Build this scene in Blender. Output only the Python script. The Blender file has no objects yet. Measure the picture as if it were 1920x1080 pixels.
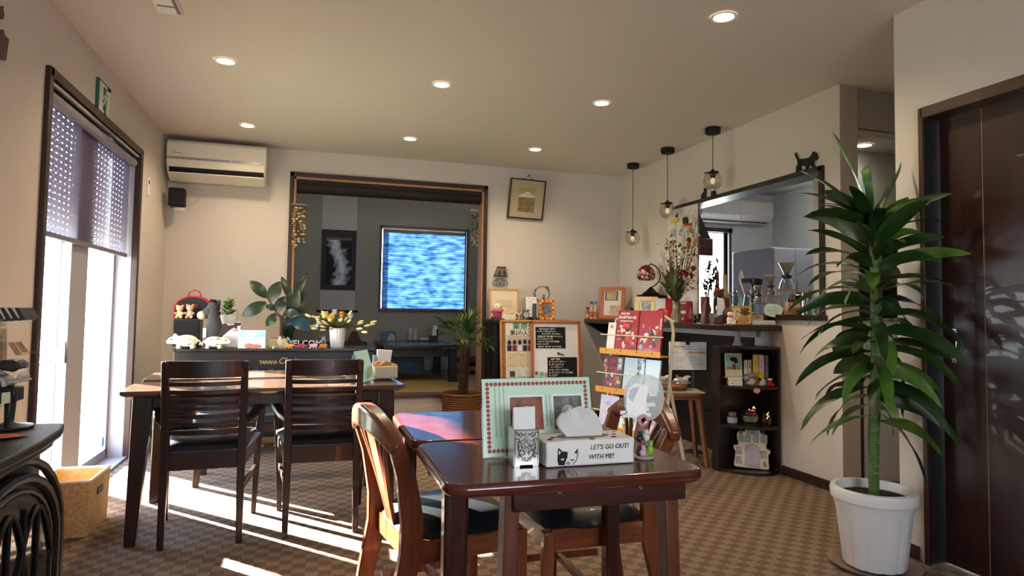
import bpy, bmesh, math, random
from mathutils import Vector as V, Matrix as M
S = bpy.context.scene
C = S.collection
PI = math.pi
R_ = math.radians
rnd = random.Random(7)

# ---------------------------------------------------------------- camera model
YAW, PITCH, ROLL, FPX, CY, HC = 0.29656, 0.049455, 0.015732, 1216.12, 521.78, 1.074
_f = V((math.sin(YAW)*math.cos(PITCH), math.cos(YAW)*math.cos(PITCH), math.sin(PITCH)))
_r0 = V((math.cos(YAW), -math.sin(YAW), 0)); _u0 = _r0.cross(_f)
_r = _r0*math.cos(ROLL)+_u0*math.sin(ROLL); _u = -_r0*math.sin(ROLL)+_u0*math.cos(ROLL)
def at(px, py, ax, val):
    """room point seen at a photo pixel, on the plane axis ax = val"""
    d = _f+_r*((px-960)/FPX)-_u*((py-CY)/FPX)
    o = V((0, 0, HC)); t = (val-o[ax])/d[ax]
    return o+d*t
def mpp(p):
    """metres per photo pixel at a room point"""
    return (V(p)-V((0, 0, HC))).dot(_f)/FPX

# ---------------------------------------------------------------- materials
def lin(c):
    if isinstance(c, str):
        c = c.lstrip('#'); c = [int(c[i:i+2], 16)/255 for i in (0, 2, 4)]
        c = [x/12.92 if x <= .04045 else ((x+.055)/1.055)**2.4 for x in c]
    return (c[0], c[1], c[2], 1)
MATS = {}
def mat(name, col, rough=.5, metal=0, noise=None, bump=None, trans=0, emit=0, spec=.5, coat=0, stretch=(1, 1, 1), col2=None, alpha=1, ior=1.45):
    if name in MATS: return MATS[name]
    m = bpy.data.materials.new(name); m.use_nodes = True; nt = m.node_tree
    b = nt.nodes['Principled BSDF']; c = lin(col)
    b.inputs['Base Color'].default_value = c; b.inputs['Roughness'].default_value = rough
    b.inputs['Metallic'].default_value = metal; b.inputs['Specular IOR Level'].default_value = spec
    b.inputs['Coat Weight'].default_value = coat; b.inputs['IOR'].default_value = ior
    b.inputs['Transmission Weight'].default_value = trans; b.inputs['Alpha'].default_value = alpha
    if emit:
        b.inputs['Emission Color'].default_value = c; b.inputs['Emission Strength'].default_value = emit
    if noise or bump:
        tc = nt.nodes.new('ShaderNodeTexCoord'); mp = nt.nodes.new('ShaderNodeMapping')
        mp.inputs['Scale'].default_value = stretch; nt.links.new(tc.outputs['Object'], mp.inputs['Vector'])
    if noise:
        n = nt.nodes.new('ShaderNodeTexNoise'); n.inputs['Scale'].default_value = noise[0]; n.inputs['Detail'].default_value = 5
        nt.links.new(mp.outputs[0], n.inputs['Vector'])
        r = nt.nodes.new('ShaderNodeValToRGB'); k = noise[1]
        c2 = lin(col2) if col2 else tuple(min(1, x*(1+k)) for x in c[:3])+(1,)
        c1 = c if col2 else tuple(x*(1-k) for x in c[:3])+(1,)
        r.color_ramp.elements[0].color = c1; r.color_ramp.elements[1].color = c2
        r.color_ramp.elements[0].position = .3; r.color_ramp.elements[1].position = .7
        nt.links.new(n.outputs['Fac'], r.inputs['Fac']); nt.links.new(r.outputs['Color'], b.inputs['Base Color'])
        if emit: nt.links.new(r.outputs['Color'], b.inputs['Emission Color'])
    if bump:
        n = nt.nodes.new('ShaderNodeTexNoise'); n.inputs['Scale'].default_value = bump[0]; n.inputs['Detail'].default_value = 4
        nt.links.new(mp.outputs[0], n.inputs['Vector'])
        bp = nt.nodes.new('ShaderNodeBump'); bp.inputs['Strength'].default_value = bump[1]; bp.inputs['Distance'].default_value = .004
        nt.links.new(n.outputs['Fac'], bp.inputs['Height']); nt.links.new(bp.outputs['Normal'], b.inputs['Normal'])
    MATS[name] = m
    return m
def wood(name, c1, c2, rough=.35, axis='x', coat=0, scale=6):
    st = {'x': (1, 9, 9), 'y': (9, 1, 9), 'z': (9, 9, 1)}[axis]
    return mat(name, c1, rough, noise=(scale, .3), col2=c2, stretch=st, coat=coat, bump=(scale*2, .05))
def glass(name, col='#ffffff', rough=0.02, refl=.18, tint=.92):
    """thin clear sheet: mostly transparent with a glossy sheen"""
    if name in MATS: return MATS[name]
    m = bpy.data.materials.new(name); m.use_nodes = True; nt = m.node_tree; nt.nodes.clear()
    o = nt.nodes.new('ShaderNodeOutputMaterial'); mx = nt.nodes.new('ShaderNodeMixShader')
    t = nt.nodes.new('ShaderNodeBsdfTransparent'); g = nt.nodes.new('ShaderNodeBsdfGlossy'); fr = nt.nodes.new('ShaderNodeLayerWeight')
    c = lin(col); t.inputs['Color'].default_value = tuple(x*tint for x in c[:3])+(1,)
    g.inputs['Roughness'].default_value = rough; fr.inputs['Blend'].default_value = refl
    nt.links.new(fr.outputs['Facing'], mx.inputs[0]); nt.links.new(t.outputs[0], mx.inputs[1]); nt.links.new(g.outputs[0], mx.inputs[2])
    nt.links.new(mx.outputs[0], o.inputs[0]); MATS[name] = m
    return m
def cloth_light(name, col, thru=.3, clear=.0, noise=None, col2=None):
    """cloth that lets light through: diffuse + translucent (+ open weave)"""
    if name in MATS: return MATS[name]
    m = bpy.data.materials.new(name); m.use_nodes = True; nt = m.node_tree; nt.nodes.clear()
    o = nt.nodes.new('ShaderNodeOutputMaterial'); d = nt.nodes.new('ShaderNodeBsdfDiffuse'); t = nt.nodes.new('ShaderNodeBsdfTranslucent')
    x = nt.nodes.new('ShaderNodeBsdfTransparent'); m1 = nt.nodes.new('ShaderNodeMixShader'); m2 = nt.nodes.new('ShaderNodeMixShader')
    d.inputs[0].default_value = lin(col); t.inputs[0].default_value = lin(col); m1.inputs[0].default_value = thru; m2.inputs[0].default_value = clear
    nt.links.new(d.outputs[0], m1.inputs[1]); nt.links.new(t.outputs[0], m1.inputs[2]); nt.links.new(m1.outputs[0], m2.inputs[1]); nt.links.new(x.outputs[0], m2.inputs[2])
    nt.links.new(m2.outputs[0], o.inputs[0])
    if noise:
        tc = nt.nodes.new('ShaderNodeTexCoord'); mp = nt.nodes.new('ShaderNodeMapping'); mp.inputs['Scale'].default_value = noise[1]
        n = nt.nodes.new('ShaderNodeTexNoise'); n.inputs['Scale'].default_value = noise[0]; n.inputs['Detail'].default_value = 6
        r = nt.nodes.new('ShaderNodeValToRGB'); r.color_ramp.elements[0].color = lin(col); r.color_ramp.elements[1].color = lin(col2)
        r.color_ramp.elements[0].position = .38; r.color_ramp.elements[1].position = .66
        nt.links.new(tc.outputs['Object'], mp.inputs['Vector']); nt.links.new(mp.outputs[0], n.inputs['Vector']); nt.links.new(n.outputs['Fac'], r.inputs[0])
        nt.links.new(r.outputs[0], d.inputs[0]); nt.links.new(r.outputs[0], t.inputs[0])
    MATS[name] = m
    return m
def carpet():
    m = bpy.data.materials.new('carpet'); m.use_nodes = True; nt = m.node_tree; b = nt.nodes['Principled BSDF']
    b.inputs['Roughness'].default_value = .95; b.inputs['Specular IOR Level'].default_value = .2
    tc = nt.nodes.new('ShaderNodeTexCoord'); mp = nt.nodes.new('ShaderNodeMapping'); mp.inputs['Scale'].default_value = (1, 1, 1)
    nt.links.new(tc.outputs['Object'], mp.inputs[0])
    ch = nt.nodes.new('ShaderNodeTexChecker'); ch.inputs['Scale'].default_value = 1/.052
    ch.inputs['Color1'].default_value = lin('#907b69'); ch.inputs['Color2'].default_value = lin('#75624f'); nt.links.new(mp.outputs[0], ch.inputs['Vector'])
    w1 = nt.nodes.new('ShaderNodeTexWave'); w1.inputs['Scale'].default_value = 24; w1.bands_direction = 'X'
    w2 = nt.nodes.new('ShaderNodeTexWave'); w2.inputs['Scale'].default_value = 24; w2.bands_direction = 'Y'
    for w in (w1, w2): nt.links.new(mp.outputs[0], w.inputs['Vector'])
    mx = nt.nodes.new('ShaderNodeMix'); mx.data_type = 'FLOAT'
    nt.links.new(ch.outputs['Fac'], mx.inputs[0]); nt.links.new(w1.outputs['Fac'], mx.inputs[2]); nt.links.new(w2.outputs['Fac'], mx.inputs[3])
    n = nt.nodes.new('ShaderNodeTexNoise'); n.inputs['Scale'].default_value = 90; nt.links.new(mp.outputs[0], n.inputs['Vector'])
    m2 = nt.nodes.new('ShaderNodeMix'); m2.data_type = 'RGBA'; m2.blend_type = 'MULTIPLY'; m2.inputs[0].default_value = .55
    nt.links.new(ch.outputs['Color'], m2.inputs[6])
    ad = nt.nodes.new('ShaderNodeMath'); ad.operation = 'MULTIPLY_ADD'; ad.inputs[1].default_value = .5; nt.links.new(mx.outputs[0], ad.inputs[0]); nt.links.new(n.outputs['Fac'], ad.inputs[2])
    nt.links.new(ad.outputs[0], m2.inputs[7]); nt.links.new(m2.outputs[2], b.inputs['Base Color'])
    bp = nt.nodes.new('ShaderNodeBump'); bp.inputs['Strength'].default_value = .35; bp.inputs['Distance'].default_value = .004
    nt.links.new(ad.outputs[0], bp.inputs['Height']); nt.links.new(bp.outputs[0], b.inputs['Normal'])
    return m

W_WALL = mat('wall_paper', '#d3cac0', .9, bump=(120, .25), spec=.2)
W_CEIL = mat('ceiling_paper', '#ded5cb', .95, bump=(90, .2), spec=.1)
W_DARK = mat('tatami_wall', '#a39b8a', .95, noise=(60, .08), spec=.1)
DK = wood('dark_walnut', '#1c0f0b', '#2e1a13', .32, 'z', .15)
DKX = wood('dark_walnut_across', '#1c0f0b', '#2e1a13', .32, 'x', .15)
TRIM = wood('trim_brown', '#2a1611', '#3a2018', .4, 'z')
TRIMX = wood('trim_brown_across', '#2a1611', '#3a2018', .4, 'x')
TRIMY = wood('trim_brown_along', '#2a1611', '#3a2018', .4, 'y')
JAMB = wood('jamb_brown', '#9a6a48', '#b58660', .45, 'z')
MAHOG = wood('mahogany_top', '#4a1d14', '#5f2b22', .2, 'x', .3, 4)
MAHOGZ = wood('mahogany_leg', '#2c100b', '#3d1710', .25, 'z', .3)
SOFT = wood('softwood_leg', '#4a2416', '#6b3b25', .4, 'z')
HONEY = wood('honey_wood', '#5a2c17', '#7c4022', .28, 'z', .3)
HONEYX = wood('honey_wood_across', '#5a2c17', '#7c4022', .28, 'y', .3)
TOPW = wood('table_top_walnut', '#4d3c31', '#665041', .22, 'x', .4)
LEATH = mat('black_leather', '#12181b', .38, bump=(160, .15), coat=.1)
BLACK = mat('black_satin', '#0c0c0e', .4)
BLKM = mat('black_matte', '#0d0c0c', .8)
BLKW = wood('black_wood', '#0e0a09', '#17110f', .4, 'z')
IRON = mat('cast_iron', '#0d0d0e', .45, metal=.3, bump=(150, .2))
WHITE = mat('white_satin', '#f2f0ea', .45)
PAPER = mat('white_paper', '#f3f2ee', .8)
CREAM = mat('cream', '#f0e6cb', .6)
SILV = mat('silver', '#c9c8c4', .25, metal=1)
ALU = mat('aluminium', '#a8a6ad', .5, metal=.2)
GOLD = mat('gold_letter', '#b39a62', .35, metal=.7)
OAK = wood('light_oak', '#c08a55', '#d5a46f', .45, 'x')
OAKZ = wood('light_oak_upright', '#b98552', '#d0a06c', .45, 'z')
RUST = wood('orange_wood', '#a8562f', '#b96a41', .45, 'z')
LEAF = mat('leaf_green', '#1f3d1c', .38, noise=(9, .35), bump=(30, .1))
LEAFL = mat('leaf_fresh', '#52802a', .4, noise=(12, .3))
LEAFD = mat('leaf_dark', '#16291a', .3, noise=(6, .3))
STEM = mat('stem_brown', '#4a3626', .8, noise=(30, .3))
SOIL = mat('potting_soil', '#2a1b14', 1, noise=(60, .6), bump=(80, .8))
RED = mat('red', '#b3161b', .5)
GLASS = glass('clear_glass')
INK = mat('ink', '#151515', .7)

# ---------------------------------------------------------------- mesh builder
class MB:
    def __init__(s): s.v = []; s.f = []; s.m = []
    def add(s, vs, fs, m=0, T=None):
        o = len(s.v)
        s.v += [(T @ V(v) if T else V(v)) for v in vs]
        for f in fs: s.f.append([o+i for i in f]); s.m.append(m)
        return s
    def box(s, a, b, m=0, T=None):
        x0, y0, z0 = a; x1, y1, z1 = b
        return s.add([(x0, y0, z0), (x1, y0, z0), (x1, y1, z0), (x0, y1, z0), (x0, y0, z1), (x1, y0, z1), (x1, y1, z1), (x0, y1, z1)],
                     [(3, 2, 1, 0), (4, 5, 6, 7), (0, 1, 5, 4), (1, 2, 6, 5), (2, 3, 7, 6), (3, 0, 4, 7)], m, T)
    def bar(s, p, q, w, d=None, m=0, w2=None, d2=None, up=None, T=None):
        p = V(p); q = V(q); d = d or w; w2 = w2 or w; d2 = d2 or d*w2/w
        z = (q-p).normalized(); a = V(up) if up else (V((0, 1, 0)) if abs(z.z) > .6 else V((0, 0, 1)))
        x = a.cross(z).normalized(); y = z.cross(x)
        vs = []
        for c, ww, dd in ((p, w, d), (q, w2, d2)):
            vs += [c-x*ww/2-y*dd/2, c+x*ww/2-y*dd/2, c+x*ww/2+y*dd/2, c-x*ww/2+y*dd/2]
        return s.add(vs, [(3, 2, 1, 0), (4, 5, 6, 7), (0, 1, 5, 4), (1, 2, 6, 5), (2, 3, 7, 6), (3, 0, 4, 7)], m, T)
    def path(s, pts, w, d, m=0, up=(0, 0, 1), T=None):
        """rectangular section swept along a polyline; w across, d along 'up'; w/d may be lists"""
        pts = [V(p) for p in pts]; n = len(pts); vs = []; fs = []
        for i, p in enumerate(pts):
            t = (pts[min(i+1, n-1)]-pts[max(i-1, 0)]).normalized(); x = V(up).cross(t).normalized(); y = t.cross(x)
            ww = w[i] if isinstance(w, (list, tuple)) else w; dd = d[i] if isinstance(d, (list, tuple)) else d
            vs += [p-x*ww/2-y*dd/2, p+x*ww/2-y*dd/2, p+x*ww/2+y*dd/2, p-x*ww/2+y*dd/2]
        for i in range(n-1):
            for j in range(4):
                k = (j+1) % 4; fs.append((4*i+j, 4*i+k, 4*i+4+k, 4*i+4+j))
        fs += [(3, 2, 1, 0), tuple(4*(n-1)+j for j in range(4))]
        return s.add(vs, fs, m, T)
    def tube(s, pts, r, m=0, n=8, T=None, closed=False):
        pts = [V(p) for p in pts]; k = len(pts); vs = []; fs = []
        t0 = (pts[1]-pts[0]).normalized(); x = t0.orthogonal().normalized()
        for i, p in enumerate(pts):
            if closed: t = (pts[(i+1) % k]-pts[i-1]).normalized()
            else: t = (pts[min(i+1, k-1)]-pts[max(i-1, 0)]).normalized()
            x = (x-t*x.dot(t)).normalized(); y = t.cross(x); rr = r[i] if isinstance(r, (list, tuple)) else r
            vs += [p+(x*math.cos(2*PI*j/n)+y*math.sin(2*PI*j/n))*rr for j in range(n)]
        for i in range(k if closed else k-1):
            for j in range(n):
                a = (j+1) % n; i2 = (i+1) % k; fs.append((n*i+j, n*i+a, n*i2+a, n*i2+j))
        if not closed: fs += [tuple(range(n-1, -1, -1)), tuple(n*(k-1)+j for j in range(n))]
        return s.add(vs, fs, m, T)
    def lathe(s, prof, m=0, n=24, c=(0, 0, 0), T=None, lobes=None):
        vs = []; fs = []; c = V(c)
        for r, z in prof:
            for j in range(n):
                a = 2*PI*j/n; rr = r*(1+(lobes[1]*math.cos(lobes[0]*a) if lobes else 0))
                vs.append(c+V((rr*math.cos(a), rr*math.sin(a), z)))
        for i in range(len(prof)-1):
            for j in range(n):
                a = (j+1) % n; fs.append((n*i+j, n*i+a, n*i+n+a, n*i+n+j))
        if prof[0][0] > 1e-6: fs.append(tuple(range(n-1, -1, -1)))
        if prof[-1][0] > 1e-6: fs.append(tuple(n*(len(prof)-1)+j for j in range(n)))
        return s.add(vs, fs, m, T)
    def shell(s, prof, m=0, n=24, c=(0, 0, 0), T=None):
        """lathe without end caps (open vessels given as an out-and-back profile)"""
        vs = []; fs = []; c = V(c)
        for r, z in prof:
            for j in range(n): vs.append(c+V((r*math.cos(2*PI*j/n), r*math.sin(2*PI*j/n), z)))
        for i in range(len(prof)-1):
            for j in range(n):
                a = (j+1) % n; fs.append((n*i+j, n*i+a, n*i+n+a, n*i+n+j))
        return s.add(vs, fs, m, T)
    def prism(s, poly, t0, t1, ax='y', m=0, T=None):
        """2D polygon extruded: ax 'y': (x,z); 'x': (y,z); 'z': (x,y)"""
        f = {'y': lambda a, b, t: (a, t, b), 'x': lambda a, b, t: (t, a, b), 'z': lambda a, b, t: (a, b, t)}[ax]
        n = len(poly); vs = [f(a, b, t0) for a, b in poly]+[f(a, b, t1) for a, b in poly]
        fs = [tuple(range(n)), tuple(range(2*n-1, n-1, -1))]+[(i, n+i, n+(i+1) % n, (i+1) % n) for i in range(n)]
        return s.add(vs, fs, m, T)
    def ball(s, c, r, m=0, n=14, T=None, k=9):
        r = r if isinstance(r, (tuple, list)) else (r, r, r); vs = []; fs = []
        for i in range(k+1):
            a = PI*i/k
            for j in range(n):
                b = 2*PI*j/n; vs.append((c[0]+r[0]*math.sin(a)*math.cos(b), c[1]+r[1]*math.sin(a)*math.sin(b), c[2]+r[2]*math.cos(a)))
        for i in range(k):
            for j in range(n):
                q = (j+1) % n; fs.append((n*i+j, n*i+n+j, n*i+n+q, n*i+q))
        return s.add(vs, fs, m, T)
    def quad(s, p, m=0, T=None): return s.add(p, [tuple(range(len(p)))], m, T)
    def card(s, x0, z0, x1, z1, y, m=0, T=None): return s.box((x0, y, z0), (x1, y+.0012, z1), m, T)
    def leaf(s, base, d, L, w, droop=.4, m=0, n=7, fold=.25, shape=None, twist=0, wave=0, roll=0):
        """folded strip leaf starting along d and bending down by droop"""
        base = V(base); d = V(d).normalized(); side = d.cross(V((0, 0, 1)))
        side = side.normalized() if side.length > 1e-3 else V((1, 0, 0))
        if roll: side = M.Rotation(roll, 3, d) @ side
        p = base.copy(); vs = []; fs = []; cur = d.copy()
        for i in range(n+1):
            t = i/n; ww = w*(shape(t) if shape else math.sin(PI*min(1, .06+.94*t))**.7*(1 if t < .999 else .02))
            nrm = side.cross(cur).normalized(); sd = side
            if twist: sd = M.Rotation(twist*t, 3, cur) @ side; nrm = sd.cross(cur).normalized()
            wob = wave*math.sin(t*9+base.x*50)*ww
            vs += [p-sd*ww/2+nrm*(fold*ww/2+wob), p, p+sd*ww/2+nrm*(fold*ww/2-wob)]
            cur = (cur+V((0, 0, -1))*droop/n*1.6*(.3+t)).normalized(); p = p+cur*(L/n)
        for i in range(n):
            a = 3*i; fs += [(a, a+1, a+4, a+3), (a+1, a+2, a+5, a+4)]
        return s.add(vs, fs, m)
    def build(s, name, mats, par=None, bev=0, smooth=35, loc=None, rz=0, sub=0, seg=2, rot=None):
        me = bpy.data.meshes.new(name); me.from_pydata([tuple(v) for v in s.v], [], s.f)
        for x in (mats if isinstance(mats, (list, tuple)) else [mats]): me.materials.append(x)
        me.polygons.foreach_set('material_index', s.m); me.validate()
        bm = bmesh.new(); bm.from_mesh(me); bmesh.ops.recalc_face_normals(bm, faces=bm.faces); bm.to_mesh(me); bm.free()
        if smooth: me.shade_smooth(); me.set_sharp_from_angle(angle=R_(smooth))
        o = bpy.data.objects.new(name, me); C.objects.link(o)
        if par: o.parent = par
        if loc: o.location = loc
        if rot: o.rotation_euler = rot
        elif rz: o.rotation_euler = (0, 0, rz)
        if bev:
            b = o.modifiers.new('bev', 'BEVEL'); b.width = bev; b.segments = seg; b.limit_method = 'ANGLE'; b.angle_limit = R_(40)
        if sub:
            b = o.modifiers.new('sub', 'SUBSURF'); b.levels = sub; b.render_levels = sub
        return o
def tag(o, label=None, cat=None, group=None, kind=None):
    if label: o['label'] = label
    if cat: o['category'] = cat
    if group: o['group'] = group
    if kind: o['kind'] = kind
    return o
def struct(o, label=None): o['kind'] = 'structure'; return o
def thing(name, label, cat, loc=(0, 0, 0), rz=0, group=None, rot=None):
    o = bpy.data.objects.new(name, None); C.objects.link(o); o.empty_display_size = .1
    o.location = loc; o.rotation_euler = rot or (0, 0, rz)
    return tag(o, label, cat, group)
def kids(o): return [c for c in bpy.data.objects if c.parent is o]
def dup(root, loc, rz, label=None, group=None, rot=None):
    src = kids(root)
    r = root.copy(); C.objects.link(r); r.location = loc; r.rotation_euler = rot or (0, 0, rz)
    if label: r['label'] = label
    if group: r['group'] = group
    for ch in src:
        c = ch.copy(); C.objects.link(c); c.parent = r
        for g in kids(ch):
            d = g.copy(); C.objects.link(d); d.parent = c
    return r
def text(body, size, material, par, loc, rot=(PI/2, 0, 0), align='CENTER', name='lettering', ext=.0004, shear=0, sx=1, line=1, bold=0):
    cu = bpy.data.curves.new(name, 'FONT'); cu.body = body; cu.size = size; cu.align_x = align; cu.align_y = 'CENTER'
    cu.extrude = ext; cu.shear = shear; cu.space_line = line; cu.offset = bold; cu.resolution_u = 2
    t = bpy.data.objects.new(name, cu); C.objects.link(t)
    me = bpy.data.meshes.new_from_object(t.evaluated_get(bpy.context.evaluated_depsgraph_get()))
    bpy.data.objects.remove(t); bpy.data.curves.remove(cu)
    me.materials.clear(); me.materials.append(material)
    o = bpy.data.objects.new(name, me); C.objects.link(o); o.parent = par; o.location = loc; o.rotation_euler = rot; o.scale = (sx, 1, 1)
    return o
def T_(loc=(0, 0, 0), rz=0, rx=0, ry=0, s=1):
    return M.Translation(V(loc)) @ M.Rotation(rz, 4, 'Z') @ M.Rotation(rx, 4, 'X') @ M.Rotation(ry, 4, 'Y') @ M.Scale(s, 4)
FACE_L = -PI/2      # local front (-Y) turned to face -X
# ================================================================ THE ROOM
XL, XR, XN, YB, H = -1.224, 3.064, 2.596, 6.16, 2.5
YC = -2.2            # wall behind the camera
m = MB(); m.quad([(XL-.2, YC, 0), (4.6, YC, 0), (4.6, YB, 0), (XL-.2, YB, 0)])
struct(m.build('floor', carpet(), smooth=0))
m = MB(); m.box((XL-.2, YC, H), (4.6, YB+.12, H+.08)); struct(m.build('ceiling', W_CEIL, smooth=0))
# left wall with its big sliding window
WY0, WY1, WZ = 3.49, 5.21, 2.174
m = MB()
m.box((XL-.16, YC, 0), (XL, WY0, H)); m.box((XL-.16, WY1, 0), (XL, YB+.12, H)); m.box((XL-.16, WY0, WZ), (XL, WY1, H))
struct(m.build('wall_left', W_WALL, smooth=0))
# back wall with the opening to the tatami room
OX0, OX1, OZ0, OZ1 = -.222, 1.605, .25, 2.284
m = MB()
m.box((XL-.16, YB, 0), (OX0, YB+.12, H)); m.box((OX1, YB, 0), (XR+.14, YB+.12, H)); m.box((OX0, YB, OZ1), (OX1, YB+.12, H)); m.box((OX0, YB, 0), (OX1, YB+.12, OZ0))
struct(m.build('wall_back', W_WALL, smooth=0))
# right wall with the kitchen hatch
KY0, KY1, KZ0, KZ1 = 3.312, 5.10, 1.068, 1.992
m = MB(); x1 = XR+.136
m.box((XR, 3.18, 0), (x1, KY0, H)); m.box((XR, KY1, 0), (x1, YB, H)); m.box((XR, KY0, 0), (x1, KY1, KZ0)); m.box((XR, KY0, KZ1), (x1, KY1, H))
struct(m.build('wall_right', W_WALL, smooth=0))
DY0, DY1, DZ = -.2, 2.212, 1.998
m = MB(); m.box((XN, YC, 0), (XN+.14, DY0, H)); m.box((XN, DY1, 0), (XN+.14, 2.36, H)); m.box((XN, DY0, DZ), (XN+.14, DY1, H))
struct(m.build('wall_door_side', W_WALL, smooth=0))
m = MB(); m.box((XL-.2, YC-.1, 0), (-.3, YC, H)); m.box((1.5, YC-.1, 0), (4.6, YC, H)); m.box((-.3, YC-.1, 0), (1.5, YC, .95)); m.box((-.3, YC-.1, 1.95), (1.5, YC, H)); struct(m.build('wall_behind', W_WALL, smooth=0))
w5 = struct(thing('added_fill_window', None, None)); m = MB()  # invented window behind the camera, added to light the table items
for a, b in ((-.3, -.25), (.575, .625), (1.45, 1.5)): m.box((a, YC-.08, .95), (b, YC+.02, 1.95))
m.box((-.3, YC-.08, .95), (1.5, YC+.02, 1.0)); m.box((-.3, YC-.08, 1.9), (1.5, YC+.02, 1.95)); m.build('window_frame', TRIMX, w5); MB().box((-.25, YC-.05, 1.0), (1.45, YC-.046, 1.9)).build('pane', GLASS, w5)
# hallway niche beyond the right wall
m = MB()
m.box((x1, 3.20, 2.24), (4.5, 3.30, H)); m.box((x1, 3.20, 0), (4.5, 3.24, 1.06)); m.box((x1, 3.24, 1.0), (4.5, 3.5, 1.06))
m.box((x1+.08, 3.5, 0), (4.5, 3.56, H)); m.box((4.5, 2.2, 0), (4.6, 3.56, H)); m.box((x1, 3.26, 1.06), (x1+.08, 3.56, 2.24)); m.box((x1, 3.2, 2.2), (4.5, 3.5, 2.245))
struct(m.build('wall_hall', mat('hall_wall', '#b9b6b0', .9), smooth=0))
m = MB(); m.box((XN+.14, 2.22, 0), (4.5, 2.36, H)); struct(m.build('wall_hall_near', W_WALL, smooth=0))
# baseboards
m = MB(); m.box((XR-.012, 3.18, 0), (XR, 3.70, .06)); m.box((XR-.012, 3.17, 0), (XR+.136, 3.18, .06)); struct(m.build('baseboard_right', TRIMY))
m = MB(); m.box((XN-.012, DY1+.05, 0), (XN, 2.36, .06)); m.box((XN-.012, 2.36, 0), (XN+.14, 2.372, .06)); m.box((XN-.012, YC, 0), (XN, DY0-.05, .06)); struct(m.build('baseboard_near', TRIMY))
m = MB(); m.box((XL, WY1+.0, 0), (XL+.012, YB, .06)); m.box((XL, YC, 0), (XL+.012, WY0, .06)); struct(m.build('baseboard_left', TRIMY))
m = MB(); m.box((XL, YB-.012, 0), (OX0, YB, .06)); m.box((OX0, YB-.012, 0), (OX1, YB, .05)); m.box((OX1, YB-.012, 0), (XR, YB, .06)); struct(m.build('baseboard_back', TRIMX))

# ---------------------------------------------------------------- left window
win = struct(thing('window_1', None, None, (0, 0, 0)))
m = MB(); fx0, fx1 = XL-.16, XL+.022
m.box((fx0, WY0-.01, 0), (fx1, WY0+.035, WZ+.01)); m.box((fx0, WY0, WZ-.035), (fx1, WY1, WZ+.012))
m.box((XL-.02, WY1-.035, 0), (fx1, WY1+.012, WZ+.01))
m.build('window_frame', TRIM, win, bev=.004)
m = MB(); m.box((XL-.16, WY1-.03, 0), (XL-.02, WY1+.005, WZ)); m.box((XL-.16, WY0, 0), (XL+.01, WY1, .012)); m.build('window_reveal', ALU, win)
SX = -1.335
def sash(y0, y1, x, n):
    f = MB(); w = .05
    f.box((x-.018, y0, .02), (x+.018, y0+w, WZ-.04)); f.box((x-.018, y1-w, .02), (x+.018, y1, WZ-.04))
    f.box((x-.018, y0, .012), (x+.018, y1, .075)); f.box((x-.018, y0, WZ-.09), (x+.018, y1, WZ-.03))
    p = f.build('sash', ALU, win, bev=.003)
    g = MB(); g.box((x-.003, y0+w, .075), (x+.003, y1-w, WZ-.09)); g.build('pane', GLASS, p)
    return p
s1 = sash(WY0+.03, 4.44, SX+.02, 0); s2 = sash(4.16, WY1-.01, SX-.025, 1)
m = MB(); m.box((SX+.038, 4.16, .02), (SX+.041, 4.44, WZ-.05)); m.build('meeting_stile', ALU, win)
m = MB(); p = at(112, 665, 0, SX+.05)
m.box((SX+.04, p.y-.02, p.z-.05), (SX+.065, p.y+.03, p.z+.02)); m.box((SX+.06, p.y-.03, p.z-.045), (SX+.085, p.y+.005, p.z+.07)); m.build('latch', SILV, win, bev=.004)
m = MB(); m.box((SX-.02, WY1-.10, .10), (SX-.015, WY1-.075, .16)); m.build('sticker', mat('sticker_blue', '#2f62b8', .5), win)
# roller blind
bl = thing('roller_blind', 'pale mauve mesh roller blind half lowered over the left window', 'blind', (XL-.03, (WY0+WY1)/2, 2.08))
b0 = V(bl.location); hw = (WY1-WY0)/2-.05
m = MB(); m.tube([(0, -hw, 0), (0, hw, 0)], .028, 0, 14); m.build('roller_tube', mat('blind_roll', '#8d8890', .6), bl)
m = MB(); m.box((-.03, -hw-.02, .034), (.04, hw+.02, .05)); m.build('head_rail', SILV, bl)
m = MB()
for i in range(12):
    z0, z1 = 1.42-b0.z+(0-1.42+b0.z)*i/12, 1.42-b0.z+(0-1.42+b0.z)*(i+1)/12
    m.quad([(-.02, -hw, z0), (-.02, hw, z0), (-.02, hw, z1), (-.02, -hw, z1)])
m.build('blind_fabric', cloth_light('blind_cloth', '#827d97', .55, .08), bl, smooth=0)
m = MB(); m.box((-.028, -hw, 1.405-b0.z), (-.012, hw, 1.43-b0.z)); m.build('bottom_bar', mat('blind_bar', '#6f6a74', .5), bl)
# outside shutter with slits of daylight
m = MB(); sy0, sy1, sxx = WY0-.1, WY1+.15, -1.46
nr, nc = 21, 30
for i in range(nr):
    z = 1.505+i*.034
    m.box((sxx-.0012, sy0, z+.007), (sxx+.0012, sy1, z+.034))
    for j in range(nc+1):
        y = sy0+(sy1-sy0)*j/nc
        m.box((sxx-.001, y-.021, z), (sxx+.001, y+.021, z+.007))
m.box((sxx-.008, sy0, 2.2), (sxx+.008, sy1, 2.35)); m.box((sxx-.01, sy0, 1.48), (sxx+.01, sy1, 1.505))
tag(m.build('window_shutter', mat('shutter_grey', '#6f6e78', .6), smooth=0), 'grey outside shutter with rows of slits behind the mauve blind', 'shutter')
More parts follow.
